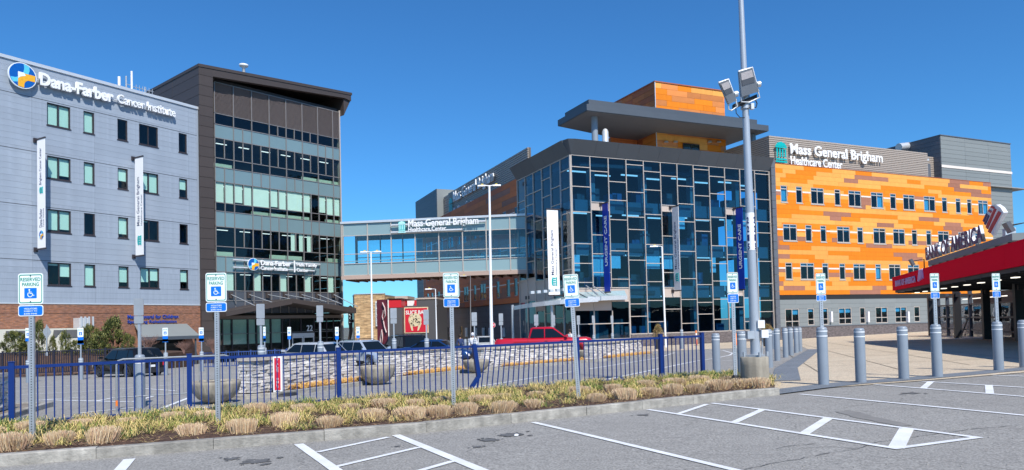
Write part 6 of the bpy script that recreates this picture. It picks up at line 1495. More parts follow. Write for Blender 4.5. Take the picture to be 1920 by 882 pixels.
for (a, b, ty, lab, sd_) in wallsx:
    A, B = GP(*a, .10), GP(*b, .10); h = PD(a[0], ty, A.y).z - A.z; WL.append((A, B)); stone_wall(lab, A, B, max(.55, min(h, 1.05)), sd_, zoff=.10)
# island kerbs and soil
straw = mat("straw_mulch", (.58, .34, .10), .9, var=.3, scale=12)
isl_soil = ground_mat("island_soil", (.25, .22, .18), (.17, .13, .10), grain=20, bump=.6)
def island(label, A, B, ext0, ext1, front=.75, back=1.0):
    d = (B - A); d.z = 0; d.normalize(); n = Vector((-d.y, d.x, 0)); a, b = A - d * ext0, B + d * ext1
    pl = [a - n * front, b - n * front, b + n * back, a + n * back]; r = .6
    path = [pl[0] + d * .5, pl[1] - d * .5, pl[1] + n * .5, pl[2] - n * .4, pl[2] - d * .5, pl[3] + d * .5, pl[3] - n * .5, pl[0] + n * .5, pl[0] + d * .5]
    kerb("island_kerb", label, path, .12, .15, 2.4)
    patch("island_bed", [(p.x, p.y) for p in path[:-1]], .085, isl_soil, kind='structure')
    return d, n
islands = []
for i, ((A, B), lab) in enumerate(zip(WL, ("first island beside the valet board", "second island right of the silver car", "third island behind the bent railing", "fourth island before the glass front", "island at the left edge"))):
    islands.append(island("granite kerb ring round the " + lab, A, B, .55 if i != 4 else .2, .9 if i != 4 else 1.9, .75 if i < 4 else .5, 1.0))
bl_ = MB(); r = random.Random(8)
for i, (A, B) in enumerate(WL[:4]):
    d, n = islands[i]; L = (B - A).length
    for k in range(2600):
        t = r.uniform(.22 if i == 0 else .12, 1.0) * L + .2; s = -r.betavariate(1.2, 1.2) * .5 - .05; p = A + d * t + n * s; z = gz(p.x, p.y) + .09 + r.uniform(0, .13) * (1 - abs(s + .3) * 2); a = r.uniform(0, pi); l = r.uniform(.05, .14); v = Vector((cos(a) * l, sin(a) * l, r.uniform(-.03, .05))); w_ = Vector((-sin(a), cos(a), .3)) * .009
        bl_.add([(p.x - w_.x, p.y - w_.y, z), (p.x + w_.x, p.y + w_.y, z + .005), (p.x + v.x + w_.x, p.y + v.y + w_.y, z + v.z + .02), (p.x + v.x - w_.x, p.y + v.y - w_.y, z + v.z + .02)], [(0, 1, 2, 3)])
bl_.build("straw_mulch", straw, kind='stuff')
# ---------------------------------------------------------------- bowl planters
def planter(px, py, ty, wpx, lab, first=[None]):
    p = GP(px, py); s = wpx / FPX * p.y / 2; h = PD(px, ty, p.y).z - p.z
    if first[0] is None:
        T = thing("bowl_planter", lab, "planter", p, 0, "round concrete bowl planters"); first[0] = T
        MB().lathe([(.30, 0), (.30, .06), (.42, .08), (.70, .25), (.90, .52), (.985, .85), (1.0, 1.0), (.93, 1.0), (.90, .93)], 40).build("bowl", conc, T)
        MB().lathe([(.905, .90), (.5, .93), (0, .94)], 24).build("soil", mulch_m, T); MB().lathe([(.36, -.02), (.36, .005)], 24).build("foot", black_m, T)
    else: T = copy_tree(first[0], p, px * .7, label=lab)
    T.scale = (s, s, h); return T
planter(405, 757, 714, 90, "concrete bowl planter left of the stone wall, behind the second near sign post"); planter(708, 722, 686, 68, "concrete bowl planter between the first two stone walls"); planter(893, 700, 675, 50, "concrete bowl planter half hidden by the bent fence post"); planter(1011, 684, 663, 36, "concrete bowl planter in the middle of the third stone wall"); planter(1096, 674, 657, 33, "concrete bowl planter right of the leaning sign")
# low concrete blocks next to the planters
for (xa, xb, yt, yb, lab) in ((675, 708, 687, 715, "low concrete block left of the second bowl planter"), (868, 893, 676, 696, "low concrete block beside the bowl planter at the bent post"), (992, 1010, 663, 678, "low concrete block left of the fourth bowl planter")):
    a, b = GP(xa, yb), GP(xb, yb); h = PD(xa, yt, a.y).z - a.z; T = thing("concrete_block", lab, "concrete block", a, atan2((b - a).y, (b - a).x), "low concrete blocks by the planters"); L = Vector((b.x - a.x, b.y - a.y)).length
    m_ = MB(); m_.hexa([(0, 0, -.05), (L, 0, -.05), (L, .55, -.05), (0, .55, -.05)], [(.03, .03, h), (L - .03, .03, h), (L - .03, .52, h), (.03, .52, h)]); m_.build("block", conc, T)
# ---------------------------------------------------------------- valet board, barriers, cones, boxes
p = GP(522, 743); T = thing("valet_board", "upright white and red valet only board on a round black rubber base", "sign board", p); Y = p.y; H = PD(522, 666, Y).z - p.z; W = 8.2 / FPX * Y; zb_ = PD(522, 741, Y).z - p.z
MB().prism(rrect(-W, W, .07, H, W * .35), -.045, .045).build("board_shell", white_m, T); q = H * .15
pl = MB().box(-W * .68, W * .68, -.052, -.0455, q, H * .93).build("red_panel", red_sign, T)
for k, ch in enumerate("VALET ONLY"):
    if ch != " ": z = H * .92 - (k + 1) * (H * .92 - q) / 10.2; text(ch, pl, -W * .22, z, W * .44, (H * .92 - q) / 10.2 * .78, -.055, sign_w, .004, .03)
MB().box(-W * .4, W * .5, -.053, -.0455, .10, q - .02).build("dark_label", mat("dark_teal_label", (.01, .06, .07), .5), T)
MB().lathe([(.46, -.01), (.46, .05), (.40, .075), (.2, .085), (0, .085)], 24).build("rubber_base", black_m, T)
galv = mat("barrier_tube", (.24, .26, .28), .5, .1, var=.1)
def barrier(a, b, hgt, lab):
    steel_g = galv
    A, B = GP(*a), GP(*b); d = B - A; L = Vector((d.x, d.y)).length; ang = atan2(d.y, d.x); T = thing("crowd_barrier", lab, "barrier", A, ang, "galvanised crowd barriers behind the railing")
    fr = MB().tube([(0, 0, .02), (0, 0, hgt - .12), (.03, 0, hgt - .03), (.12, 0, hgt), (L - .12, 0, hgt), (L - .03, 0, hgt - .03), (L, 0, hgt - .12), (L, 0, .02)], .02, 8).build("frame", steel_g, T)
    MB().tube([(0, 0, .28), (L, 0, .28)], .016, 6).build("lower_rail", steel_g, T)
    n = int(L / .16)
    for k in range(1, n): MB().tube([(L * k / n, 0, .28), (L * k / n, 0, hgt)], .007, 5, cap=False).build("bar", steel_g, T)
    for x in (0, L): MB().tube([(x, -.28, .02), (x, 0, .10), (x, .28, .02)], .018, 6).build("foot", steel_g, T); MB().tube([(x, 0, .06), (x, 0, .22)], .023, 8).build("orange_sleeve", mat("orange_plastic", (.85, .20, .02), .5), T)
barrier((219, 771), (432, 755), 1.08, "long galvanised crowd barrier behind the railing, left of the stone wall")
def cone(px, py, ty, lab, kind):
    p = GP(px, py); H = PD(px, ty, p.y).z - p.z; orange = mat("orange_plastic", (.85, .20, .02), .5)
    T = thing("traffic_cone" if kind else "channel_post", lab, "traffic cone" if kind else "delineator", p)
    if kind: MB().lathe([(.19, .03), (.06, H), (.03, H)], 16).build("cone_body", orange, T); MB().lathe([(.135, H * .36), (.10, H * .6)], 16).xf(Matrix.Scale(1.03, 4)).build("white_band", white_m, T)
    else: MB().lathe([(.08, .03), (.07, H * .97), (.03, H)], 14).build("post_body", orange, T); [MB().lathe([(.084, H * f), (.082, H * (f + .12))], 14).build("white_band", white_m, T) for f in (.42, .68)]
    MB().box(-.2, .2, -.2, .2, 0, .035).build("rubber_base", black_m, T)
cone(1306, 648, 619.5, "orange delineator post with white bands behind the right end of the blue railing", 0); cone(1380, 648, 625, "orange traffic cone right of the bare sign post", 1); cone(1341.5, 640, 621.5, "small distant orange cone before the glass front", 1)
# bench, news boxes, pots before the glass front
def Wp(px, py): return GP(px, py)
p = GP(1322, 643); T = thing("bench", "low grey bench against the glass front near the orange post", "bench", p, radians(20)); MB().box(-1.4, 1.4, -.22, .22, .42, .48).build("seat", grey_pan, T); MB().box(-1.4, 1.4, .2, .26, .48, .85).build("backrest", grey_pan, T)
for x in (-1.1, 1.1): MB().box(x - .05, x + .05, -.2, .2, 0, .419).build("leg", black_m, T)
for (px, py, ty, w_, mm, lab) in ((1171, 649, 625, .55, mat("lime_box", (.50, .62, .35), .5), "pale green newspaper box before the glass front"), (1182, 649, 624, .55, stone_pan, "beige litter box with a dark opening beside the green newspaper box")):
    p = GP(px, py); H = PD(px, ty, p.y).z - p.z; T = thing("street_box", lab, "box", p); MB().box(-w_ * .5, w_ * .5, -.25, .25, 0, H).build("box_body", mm, T); MB().box(-w_ * .3, w_ * .3, -.262, -.251, H * .45, H * .8).build("opening", black_m, T); MB().box(-w_ * .54, w_ * .54, -.28, .28, H + .002, H + .05).build("lid", mm, T)
# far railings
def far_fence(a, b, hgt, step, mF, lab, npost=6):
    A, B = GP(*a), GP(*b); L = Vector((B.x - A.x, B.y - A.y)).length
    fence("far_railing", lab, A, B, [L * k / npost for k in range(npost + 1)], hgt, step, 0, mF, .08, .06, .034, group="far railings before the buildings")
navyf = mat("far_blue_rail", (.02, .06, .22), .5); blkf = mat("black_rail", (.015, .015, .03), .5)
rA, rB_ = PD(-60, 700, 43.0), PD(262, 700, 43.6); Lr = Vector((rB_.x - rA.x, rB_.y - rA.y)).length
strip("railing_kerb", [rA, rB_], .5, .16, mat("pale_kerb", (.46, .36, .33), .8), 1, kind='structure')
fence("far_railing", "black railing on a low kerb in front of the shrubs and the brick wall", rA, rB_, [Lr * k / 10 for k in range(11)], 1.36, .13, .17, blkf, .08, .06, .036, group="far railings before the buildings"); far_fence((378, 690), (560, 682), 1.05, .16, navyf, "blue railing in front of the brown tower", 8)
# ================================================================ vehicles
c_glass = mat("car_glass", (.006, .009, .012), .05, var=0, spec=.45); c_trim = mat("car_black_trim", (.02, .02, .022), .5); tyre_m = mat("tyre", (.022, .022, .024), .8, var=.1, scale=20); rim_m = mat("alloy_rim", (.45, .46, .48), .3, .8)
head_m = mat("headlamp_lens", (.75, .78, .80), .1, spec=.9); tail_m = mat("tail_lamp_lens", (.45, .01, .015), .2, spec=.8); plate_m = mat("number_plate", (.7, .72, .74), .5)
def paint(n, c, metal=.3): return mat(n, c, .28, metal, var=.02, scale=2, coat=.8)
WH = {}
def wheel(T, x, y, z, r, rim=None, wd=.23):
    rim = rim or rim_m; k = (round(r, 3), rim.name); s = 1 if y > 0 else -1
    if k not in WH:
        ty = MB().lathe([(r * .62, -wd / 2), (r * .9, -wd / 2 - .005), (r, -wd * .35), (r, wd * .35), (r * .9, wd / 2 + .005), (r * .62, wd / 2), (r * .6, 0)], 28)
        ri = MB().lathe([(r * .63, -wd * .3), (r * .66, wd * .42), (r * .60, wd * .45), (r * .57, wd * .1), (0.02, wd * .02)], 28)
        for q in range(5):
            a = 2 * pi * q / 5; ri.xf(Matrix.Identity(4)); b = MB(); b.hexa([(.03, -.035, wd * .2), (r * .6, -.028, wd * .36), (r * .6, .028, wd * .36), (.03, .035, wd * .2)], [(.03, -.03, wd * .36), (r * .6, -.02, wd * .46), (r * .6, .02, wd * .46), (.03, .03, wd * .36)]).xf(Matrix.Rotation(a, 4, 'Z')); ri.add(b.v, b.f)
        hub = MB().lathe([(r * .56, wd * .04), (0, wd * .04)], 20)
        WH[k] = (ty.mesh("tyre", tyre_m), ri.mesh("rim", rim), hub.mesh("brake_disc", c_trim))
    t = link("wheel", WH[k][0], T, (x, y, z)); t.rotation_euler = (-s * pi / 2, 0, 0)
    link("rim", WH[k][1], t); link("brake_disc", WH[k][2], t)
def loft(stations, n=0):
    m = MB(); k = len(stations[0]); vs = [v for s in stations for v in s]
    fs = [(i * k + j, i * k + (j + 1) % k, (i + 1) * k + (j + 1) % k, (i + 1) * k + j) for i in range(len(stations) - 1) for j in range(k)]
    m.add(vs, fs, 0, True); m.add(stations[0], [tuple(range(k - 1, -1, -1))]); m.add(stations[-1], [tuple(range(k))]); return m
def car(label, loc, heading, pm, L=4.6, W=1.85, H=1.6, kind="suv", rim=None, scale=1.0, name="parked_car", cat="car", cladding=False, rack=False, group="cars parked in the far street"):
    """x is forward; body lofted through sections along its length, cabin with separate glass"""
    T = thing(name, label, cat, loc, heading, group); T.scale = (scale,) * 3
    hw = W / 2; r = .34 if kind != "pickup" else .40; gc = .20 if kind != "pickup" else .34
    zb = {"suv": .98, "wagon": .95, "sedan": .88, "pickup": 1.18}[kind]; fx, rx_ = L / 2, -L / 2; wx0, wx1 = fx - L * .185, rx_ + L * (.195 if kind != "pickup" else .21)
    hood = zb - (.02 if kind != "sedan" else .06); front_top = hood - (.16 if kind != "pickup" else .05)
    cab0, cab1 = {"suv": (rx_ + .10, fx - 1.15), "wagon": (rx_ + .12, fx - 1.1), "sedan": (rx_ + .65, fx - 1.15), "pickup": (rx_ + 2.05, fx - 1.45)}[kind]
    rf0, rf1 = {"suv": (rx_ + .55, fx - 1.95), "wagon": (rx_ + .70, fx - 1.85), "sedan": (rx_ + 1.55, fx - 2.05), "pickup": (rx_ + 2.25, fx - 2.35)}[kind]
    def sec(x, w, z0, z1, cr=.03):
        pts = [(-w * .86, z0), (-w * .97, z0 + .10), (-w, z0 + (z1 - z0) * .45), (-w * .985, z1 - .16), (-w * .93, z1 - .03), (-w * .6, z1 + cr * .7), (0, z1 + cr), (w * .6, z1 + cr * .7), (w * .93, z1 - .03), (w * .985, z1 - .16), (w, z0 + (z1 - z0) * .45), (w * .97, z0 + .10), (w * .86, z0)]
        return [(x, y, z) for y, z in pts]
    rear_top = zb if kind != "sedan" else zb + .02
    st_ = [sec(rx_, hw * .86, gc + .18, rear_top - .12), sec(rx_ + .06, hw * .95, gc + .08, rear_top - .04), sec(rx_ + .35, hw, gc, rear_top), sec(wx1, hw, gc, rear_top), sec(0, hw, gc - .02, zb), sec(cab1, hw, gc, zb), sec(wx0 - .2, hw, gc, hood), sec(fx - .35, hw * .97, gc, front_top + .06), sec(fx - .08, hw * .90, gc + .02, front_top - .02), sec(fx, hw * .80, gc + .12, front_top - .14)]
    body = loft(st_).build("body", pm, T)
    cut = MB()
    for x in (wx0, wx1):
        for s in (-1, 1):
            a = MB().lathe([(r + .055, -.2), (r + .055, .2)], 28).xf(Matrix.Translation((x, s * (hw - .03), r)) @ Matrix.Rotation(pi / 2, 4, 'X')); cut.add(a.v, a.f); n_ = 28
            cut.add(a.v[:n_], [tuple(range(n_ - 1, -1, -1))]); cut.add(a.v[-n_:], [tuple(range(n_))])
    if kind == "pickup": b = MB().box(rx_ + .12, cab0 - .06, -hw + .16, hw - .16, .75, 2.0); cut.add(b.v, b.f)
    cme = cut.mesh("cutter", c_trim); bmc = bmesh.new(); bmc.from_mesh(cme); bmesh.ops.remove_doubles(bmc, verts=bmc.verts[:], dist=.0005); bmesh.ops.recalc_face_normals(bmc, faces=bmc.faces[:]); bmc.to_mesh(cme); bmc.free(); co = bpy.data.objects.new("cutter", cme); col.objects.link(co)
    co.parent = T; bo = body.modifiers.new("b", 'BOOLEAN'); bo.operation = 'DIFFERENCE'; bo.object = co; bo.solver = 'EXACT'
    dg = bpy.context.evaluated_depsgraph_get(); dg.update(); nm = bpy.data.meshes.new_from_object(body.evaluated_get(dg)); body.modifiers.clear(); body.data = nm; bpy.data.objects.remove(co)
    # cabin
    wt_ = hw * (.74 if kind != "pickup" else .78); wb_ = hw * .93; zr = H
    def side(x, z, o=0.0):
        t = (z - zb) / (zr - zb); return wb_ + (wt_ - wb_) * t + o
    cab = [[(cab0, -wb_, zb - .05), (cab1, -wb_, zb - .05), (cab1, wb_, zb - .05), (cab0, wb_, zb - .05)], [(rf0 - .02, -wt_ - .02, zr - .06), (rf1 + .03, -wt_ - .02, zr - .06), (rf1 + .03, wt_ + .02, zr - .06), (rf0 - .02, wt_ + .02, zr - .06)], [(rf0 + .15, -wt_ * .82, zr), (rf1 - .22, -wt_ * .82, zr), (rf1 - .22, wt_ * .82, zr), (rf0 + .15, wt_ * .82, zr)]]
    loft(cab).build("cabin", pm, T)
    zl, zh = zb + .02, zr - .115
    def xl(z, back):   # slanted front and back edges of the cabin side
        t = (z - zb + .05) / (zr - .06 - zb + .05); return (cab0 + (rf0 - cab0) * t) if back else (cab1 + (rf1 - cab1) * t)
    bp = [xl((zl + zh) / 2, True), xl((zl + zh) / 2, False)]
    cuts_ = {"suv": [.0, .24, .60, 1], "wagon": [0, .26, .61, 1], "sedan": [0, .14, .55, 1], "pickup": [0, .42, 1]}[kind]
    for s in (-1, 1):
        for i in range(len(cuts_) - 1):
            def e(c, z):
                a, b = xl(z, True) + .10, xl(z, False) - .09
                return a if c == 0 else (b if c == 1 else (xl(zl, True) + .1) + (xl(zl, False) - .09 - xl(zl, True) - .1) * c)
            ca, cb = cuts_[i], cuts_[i + 1]; g_ = .03; pts = [(e(ca, zl) + (g_ if ca else 0), zl), (e(cb, zl) - (g_ if cb < 1 else 0), zl), (max(e(cb, zh) - (g_ if cb < 1 else 0), e(ca, zh) + .06) , zh), (e(ca, zh) + (g_ if ca else 0), zh)]
            if pts[3][0] > pts[2][0]: pts = pts[:3]
            o = .012; v0 = [(x, s * side(x, z, o), z) for x, z in pts]; v1 = [(x, s * side(x, z, -.02), z) for x, z in pts]; n = len(pts)
            MB().add(v0 + v1, [tuple(range(n))[::(1 if s < 0 else -1)]] + [((k + 1) % n, k, k + n, (k + 1) % n + n) for k in range(n)]).build("side_window", c_glass, T)
    for (xa, xb_, nm_) in ((cab1, rf1 + .03, "windscreen"), (cab0, rf0 - .02, "rear_window")):
        sg = 1 if nm_ == "windscreen" else -1; f = lambda t: xa + (xb_ - xa) * t; z_ = lambda t: zb - .05 + (zr - .06 - zb + .05) * t; wv = lambda t: (wb_ + (wt_ - wb_) * t) * .90; o = .014 * sg
        t0, t1 = .12, .93 if sg > 0 else .9; q = [(f(t0) + o, -wv(t0), z_(t0)), (f(t0) + o, wv(t0), z_(t0)), (f(t1) + o, wv(t1), z_(t1) + .005), (f(t1) + o, -wv(t1), z_(t1) + .005)]
        MB().hexa([q[0], q[1], (q[1][0] - o * 2, q[1][1], q[1][2]), (q[0][0] - o * 2, q[0][1], q[0][2])], [q[3], q[2], (q[2][0] - o * 2, q[2][1], q[2][2]), (q[3][0] - o * 2, q[3][1], q[3][2])]).build(nm_, c_glass, T)
    for x in (wx0, wx1):
        for s in (-1, 1): wheel(T, x, s * (hw - .13), r, r, rim)
    sill = MB()
    for s in (-1, 1): sill.box(wx1 + r + .06, wx0 - r - .06, s * hw - .02 if s > 0 else -hw - .008, s * hw + .008 if s > 0 else -hw + .02, gc + .0, gc + .14)
    sill.box(rx_ - .01, rx_ + .12, -hw * .8, hw * .8, gc + .06, gc + .30).box(fx - .12, fx + .012, -hw * .72, hw * .72, gc + .02, gc + .22).build("lower_trim", c_trim, T)
    for s in (-1, 1):
        y = s * hw * .72; zz = front_top - .22
        MB().hexa([(fx - .10, y - .17, zz - .07), (fx + .005, y - .13 if s < 0 else y - .17, zz - .07), (fx + .005, y + .13 if s > 0 else y + .17, zz - .07), (fx - .10, y + .17, zz - .07)], [(fx - .16, y - .17, zz + .07), (fx - .03, y - .15, zz + .07), (fx - .03, y + .15, zz + .07), (fx - .16, y + .17, zz + .07)]).build("headlight", head_m, T)
        MB().box(rx_ - .012, rx_ + .09, s * hw * .78 - .13, s * hw * .78 + .13, rear_top - .36, rear_top - .16).build("taillight", tail_m, T)
        MB().hexa([(cab1 - .18, s * (hw * .97), zb + .03), (cab1 - .02, s * (hw * .97), zb + .03), (cab1 - .04, s * (hw + .17), zb + .05), (cab1 - .14, s * (hw + .17), zb + .05)], [(cab1 - .18, s * (hw * .95), zb + .14), (cab1 - .05, s * (hw * .95), zb + .14), (cab1 - .06, s * (hw + .16), zb + .17), (cab1 - .14, s * (hw + .16), zb + .17)]).build("door_mirror", pm, T)
        for f_ in ((.36, .70) if kind != "pickup" else (.45, .85)):
            x = cab0 + (cab1 - cab0) * f_ - .1; MB().box(x, x + .17, s * hw * .99 - .012, s * hw * .99 + .02, zb - .20, zb - .165).build("door_handle", pm if kind != "pickup" else c_trim, T)
    for f_ in ((.25, .60, .95) if kind != "pickup" else (0, .48, .97)):
        x = cab0 + (cab1 - cab0) * f_; [MB().box(x, x + .008, s * hw - .012, s * hw + .004, gc + .16, zb - .08).build("door_seam", c_trim, T) for s in (-1, 1)]
    MB().box(fx - .05, fx + .016, -hw * .45, hw * .45, front_top - .34, front_top - .18).build("grille", c_trim, T); MB().box(rx_ - .02, rx_ + .02, -.16, .16, rear_top - .42, rear_top - .30).build("number_plate", plate_m, T)
    if rack:
        for s in (-1, 1): MB().tube([(rf0 + .2, s * wt_ * .85, zr + .0), (rf0 + .3, s * wt_ * .85, zr + .06), (rf1 - .35, s * wt_ * .85, zr + .06), (rf1 - .25, s * wt_ * .85, zr)], .018, 6).build("roof_rail", c_trim, T)
    return T
def cpos(px, Y): p = PD(px, 640, Y); return Vector((p.x, p.y, gz(p.x, p.y)))
def hd(x, y): return atan2(y, x)
red_rim = mat("dark_rim", (.09, .08, .085), .35, .6)
car("black crossover with dark wheels parked in front of the shrubs and brick wall", cpos(241, 37.5), hd(-.84, .54), mat("black_paint", (.008, .008, .010), .3, .1, var=.02, spec=.3, coat=.25), 4.6, 1.85, 1.60, "suv", red_rim, .93)
car("silver blue wagon with roof rails beside the end of the first stone wall", cpos(684, 41), hd(.76, -.65), paint("silver_blue_paint", (.45, .52, .62), .35), 4.6, 1.8, 1.55, "wagon", None, .93, rack=True)
car("silver car whose roof shows above the first stone wall before the tower doors", cpos(580, 39.5), hd(-.85, .5), paint("silver_paint", (.55, .58, .62), .35), 4.6, 1.8, 1.50, "wagon", None, .95)
car("black boxy sport utility car behind the silver wagon", cpos(757, 47), hd(-.5, .86), mat("black_paint", (.008, .008, .010), .3, .1, var=.02, spec=.3, coat=.25), 4.7, 1.9, 1.72, "suv", None, 1, rack=True)
car("dark blue sedan behind the second stone wall, its bonnet showing at the gap", cpos(822, 43), hd(.94, -.33), paint("blue_paint", (.012, .05, .16), .4), 4.7, 1.8, 1.36, "sedan", None, .98)
car("bright red crew cab pickup truck behind the third stone wall", cpos(1020, 45), hd(.995, -.10), paint("red_paint", (.50, .006, .02), .1), 5.95, 2.0, 1.86, "pickup", None, 1.0, "pickup_truck", "pickup truck")
car("white car far off in the shade of the wing, between the pedestrian and the lamp", cpos(909, 66), hd(.2, -1), paint("white_paint_car", (.6, .62, .64), .1), 4.6, 1.8, 1.55, "suv")
# ================================================================ people
skin_m = mat("skin", (.45, .26, .18), .6); hair_m = mat("dark_hair", (.03, .02, .015), .8)
def skinned(name, V, E, R, m, parent):
    me = bpy.data.meshes.new(name); me.from_pydata(V, E, []); me.materials.append(m); o = link(name, me, parent)
    o.modifiers.new("skin", 'SKIN'); sv = me.skin_vertices[0].data
    for i, r in enumerate(R): sv[i].radius = (r, r) if not isinstance(r, tuple) else r; sv[i].use_root = (i == 0)
    s = o.modifiers.new("sub", 'SUBSURF'); s.levels = 1; s.render_levels = 1
    return o
def person(label, loc, rot, top_m, leg_m, hood=False, h=1.72, stride=.16):
    P = thing("person", label, "person", loc, rot); k = h / 1.75; S = stride
    V = [(0, 0, .95), (0, .0, 1.15), (0, 0, 1.36), (0, .0, 1.47), (0, .02, 1.56), (0, .03, 1.66), (0, .02, 1.73),
         (-.18, 0, 1.40), (-.25, .02, 1.14), (-.22, .16, .92), (-.21, .22, .84), (.18, 0, 1.40), (.26, -.04, 1.14), (.24, .06, .92), (.23, .09, .84),
         (-.10, 0, .90), (-.10, S * .6, .50), (-.10, S, .10), (-.10, S + .16, .04), (.10, 0, .90), (.10, -S * .3, .50), (.10, -S, .12), (.10, -S + .16, .05)]
    V = [(x * k, y * k, z * k) for x, y, z in V]
    E = [(0, 1), (1, 2), (2, 3), (3, 4), (4, 5), (5, 6), (2, 7), (7, 8), (8, 9), (9, 10), (2, 11), (11, 12), (12, 13), (13, 14), (0, 15), (15, 16), (16, 17), (17, 18), (0, 19), (19, 20), (20, 21), (21, 22)]
    R = [.13, .12, .14, .06, .055, .095, .06, .055, .042, .035, .03, .055, .042, .035, .03, .085, .06, .045, .035, .085, .06, .045, .035]
    skinned("body", V, E, R, skin_m, P)
    ji = [0, 1, 2, 3, 7, 8, 9, 11, 12, 13]; mp = {v: i for i, v in enumerate(ji)}
    skinned("jacket", [V[i] for i in ji], [(mp[a], mp[b]) for a, b in E if a in mp and b in mp], [.155, .155, .17, .08, .075, .06, .05, .075, .06, .05], top_m, P)
    li = [0, 15, 16, 17, 19, 20, 21]; mp = {v: i for i, v in enumerate(li)}
    skinned("trousers", [V[i] for i in li], [(mp[a], mp[b]) for a, b in E if a in mp and b in mp], [.15, .105, .078, .06, .105, .078, .06], leg_m, P)
    for a in (17, 21): v = V[a]; MB().box(v[0] - .05, v[0] + .05, v[1] - .07, v[1] + .19, .0, .09).build("shoe", black_m, P)
    hc = V[5]
    MB().lathe([(.0, -.10), (.08, -.09), (.118, -.02), (.115, .06), (.07, .115), (0, .125)], 14, c=(hc[0], hc[1] - .025, hc[2] + .02)).build("hood" if hood else "hair", top_m if hood else hair_m, P)
    for s in (-1, 1):
        hp = V[10 if s < 0 else 14]
        for f in range(4): MB().tube([(hp[0] - .025 + f * .016, hp[1], hp[2] + .02), (hp[0] - .028 + f * .018, hp[1] + .015, hp[2] - .05 + abs(f - 1.5) * .008), (hp[0] - .026 + f * .017, hp[1] + .03, hp[2] - .085 + abs(f - 1.5) * .01)], [.009, .008, .006], 5).build("finger", skin_m, P)
    return P
navy_j = mat("navy_jacket", (.02, .04, .12), .8); white_j = mat("white_hoodie", (.75, .74, .76), .8); grey_t = mat("grey_trousers", (.18, .17, .17), .8)
p = GP(888, 676); person("pedestrian in a white hooded top walking away past the bent fence post", p, radians(160), white_j, grey_t, True, PD(888, 625.5, p.y).z - p.z, .22)
p = cpos(863, 50); person("pedestrian in a dark navy jacket behind the blue sedan", p, radians(200), navy_j, mat("black_trousers", (.03, .03, .03), .8), False, PD(863, 628.5, 50).z - p.z, .1)
p = cpos(1069, 53); person("person in a white top standing behind the bonnet of the red pickup", p, radians(120), white_j, grey_t, False, 1.7, .05)
# ================================================================ shrubs and grasses
leafA, leafB, leafC = mat("leaf_olive", (.10, .115, .022), .7, var=.25, scale=30), mat("leaf_light_olive", (.20, .20, .05), .7, var=.25, scale=30), mat("leaf_deep_green", (.035, .055, .014), .7, var=.2, scale=30)
bark = mat("bark", (.12, .08, .05), .9, var=.3, scale=10)
def crown_mesh(shape, n, seed, leaf=.05):
    r = random.Random(seed); mb = MB(); cl = []
    for k in range(70):
        z = r.random() ** (.8 if shape == "cone" else 1); rad = (1 - z) ** .75 * .95 + .10 if shape == "cone" else sqrt(max(0, 1 - (z * 2 - 1) ** 2)) * .9 + .1
        a = r.uniform(0, 2 * pi); q = sqrt(r.uniform(.25, 1)) * rad; cl.append((cos(a) * q, sin(a) * q, z * .93 + .03, r.uniform(.12, .26), r.choice([0, 0, 1, 2])))
    for k in range(n):
        c = cl[k % len(cl)]; v = Vector((r.gauss(0, 1), r.gauss(0, 1), r.gauss(0, 1))).normalized() * c[3] * r.uniform(.5, 1.1)
        p = Vector((c[0], c[1], c[2])) + Vector((v.x, v.y, v.z * .6)); a = r.uniform(0, 2 * pi); u = Vector((cos(a), sin(a), r.uniform(.2, 1.4))).normalized() * leaf * r.uniform(.7, 1.8); w_ = Vector((-sin(a), cos(a), r.uniform(-.5, .5))) * leaf * .45
        p.z = max(.02, p.z)
        mb.add([p - w_, p + w_, p + u + w_ * .4, p + u - w_ * .4], [(0, 1, 2, 3)], c[4] if r.random() < .75 else r.choice([0, 1, 2]))
    return mb.mesh("crown", [leafA, leafB, leafC])
CR = {"cone": [crown_mesh("cone", 3600, 1), crown_mesh("cone", 3600, 2)], "ball": [crown_mesh("ball", 4200, 3, .055), crown_mesh("ball", 4200, 4, .055)]}
TR = MB().tube([(0, 0, -.1), (.01, 0, .4), (0, .01, .8)], [.06, .045, .02], 8)
for a in (0, 2.1, 4.2): TR.tube([(0, 0, .3), (cos(a) * .25, sin(a) * .25, .55), (cos(a) * .4, sin(a) * .4, .75)], [.025, .018, .008], 6)
TRm = TR.mesh("trunk", bark)
def shrub(px, Y, ty, wpx, by, shape, k, lab, nm="evergreen_shrub", grp="evergreen shrubs in front of the brick wall"):
    p = PD(px, by, Y); H = PD(px, ty, Y).z - p.z; T = thing(nm, lab, "shrub", p, k * 1.3, grp); W = wpx / FPX * Y / 2; T.scale = (W, W, H)
    link("crown", CR[shape][k % 2], T); link("trunk", TRm, T); return T
for a in [(28, 49, 624, 50, 664, "ball", 0, "loose rounded shrub before the cream annex at far left"), (73, 48.5, 602, 34, 664, "cone", 1, "tall pointed evergreen behind the near left sign post"), (99, 49.5, 630, 19, 664, "cone", 0, "narrow dark evergreen right of the diamond sign"), (122, 48.5, 622, 20, 664, "ball", 1, "smooth egg shaped evergreen left of the distant parking sign"),
          (168, 49.5, 612, 36, 664, "ball", 0, "mid sized evergreen left of the tallest broad one"), (212, 48.5, 596, 62, 665, "cone", 1, "tallest and broadest evergreen before the brick wall"), (190, 48, 625, 44, 665, "ball", 1, "low evergreen filling in front of the broad one"), (240, 48.5, 628, 26, 665, "ball", 0, "small evergreen at the right end of the shrub row"), (50, 48, 640, 40, 665, "ball", 1, "low evergreen between the loose shrub and the pointed one"), (142, 48.5, 640, 30, 665, "ball", 0, "low evergreen between the egg shaped and the broad ones")]: shrub(*a)
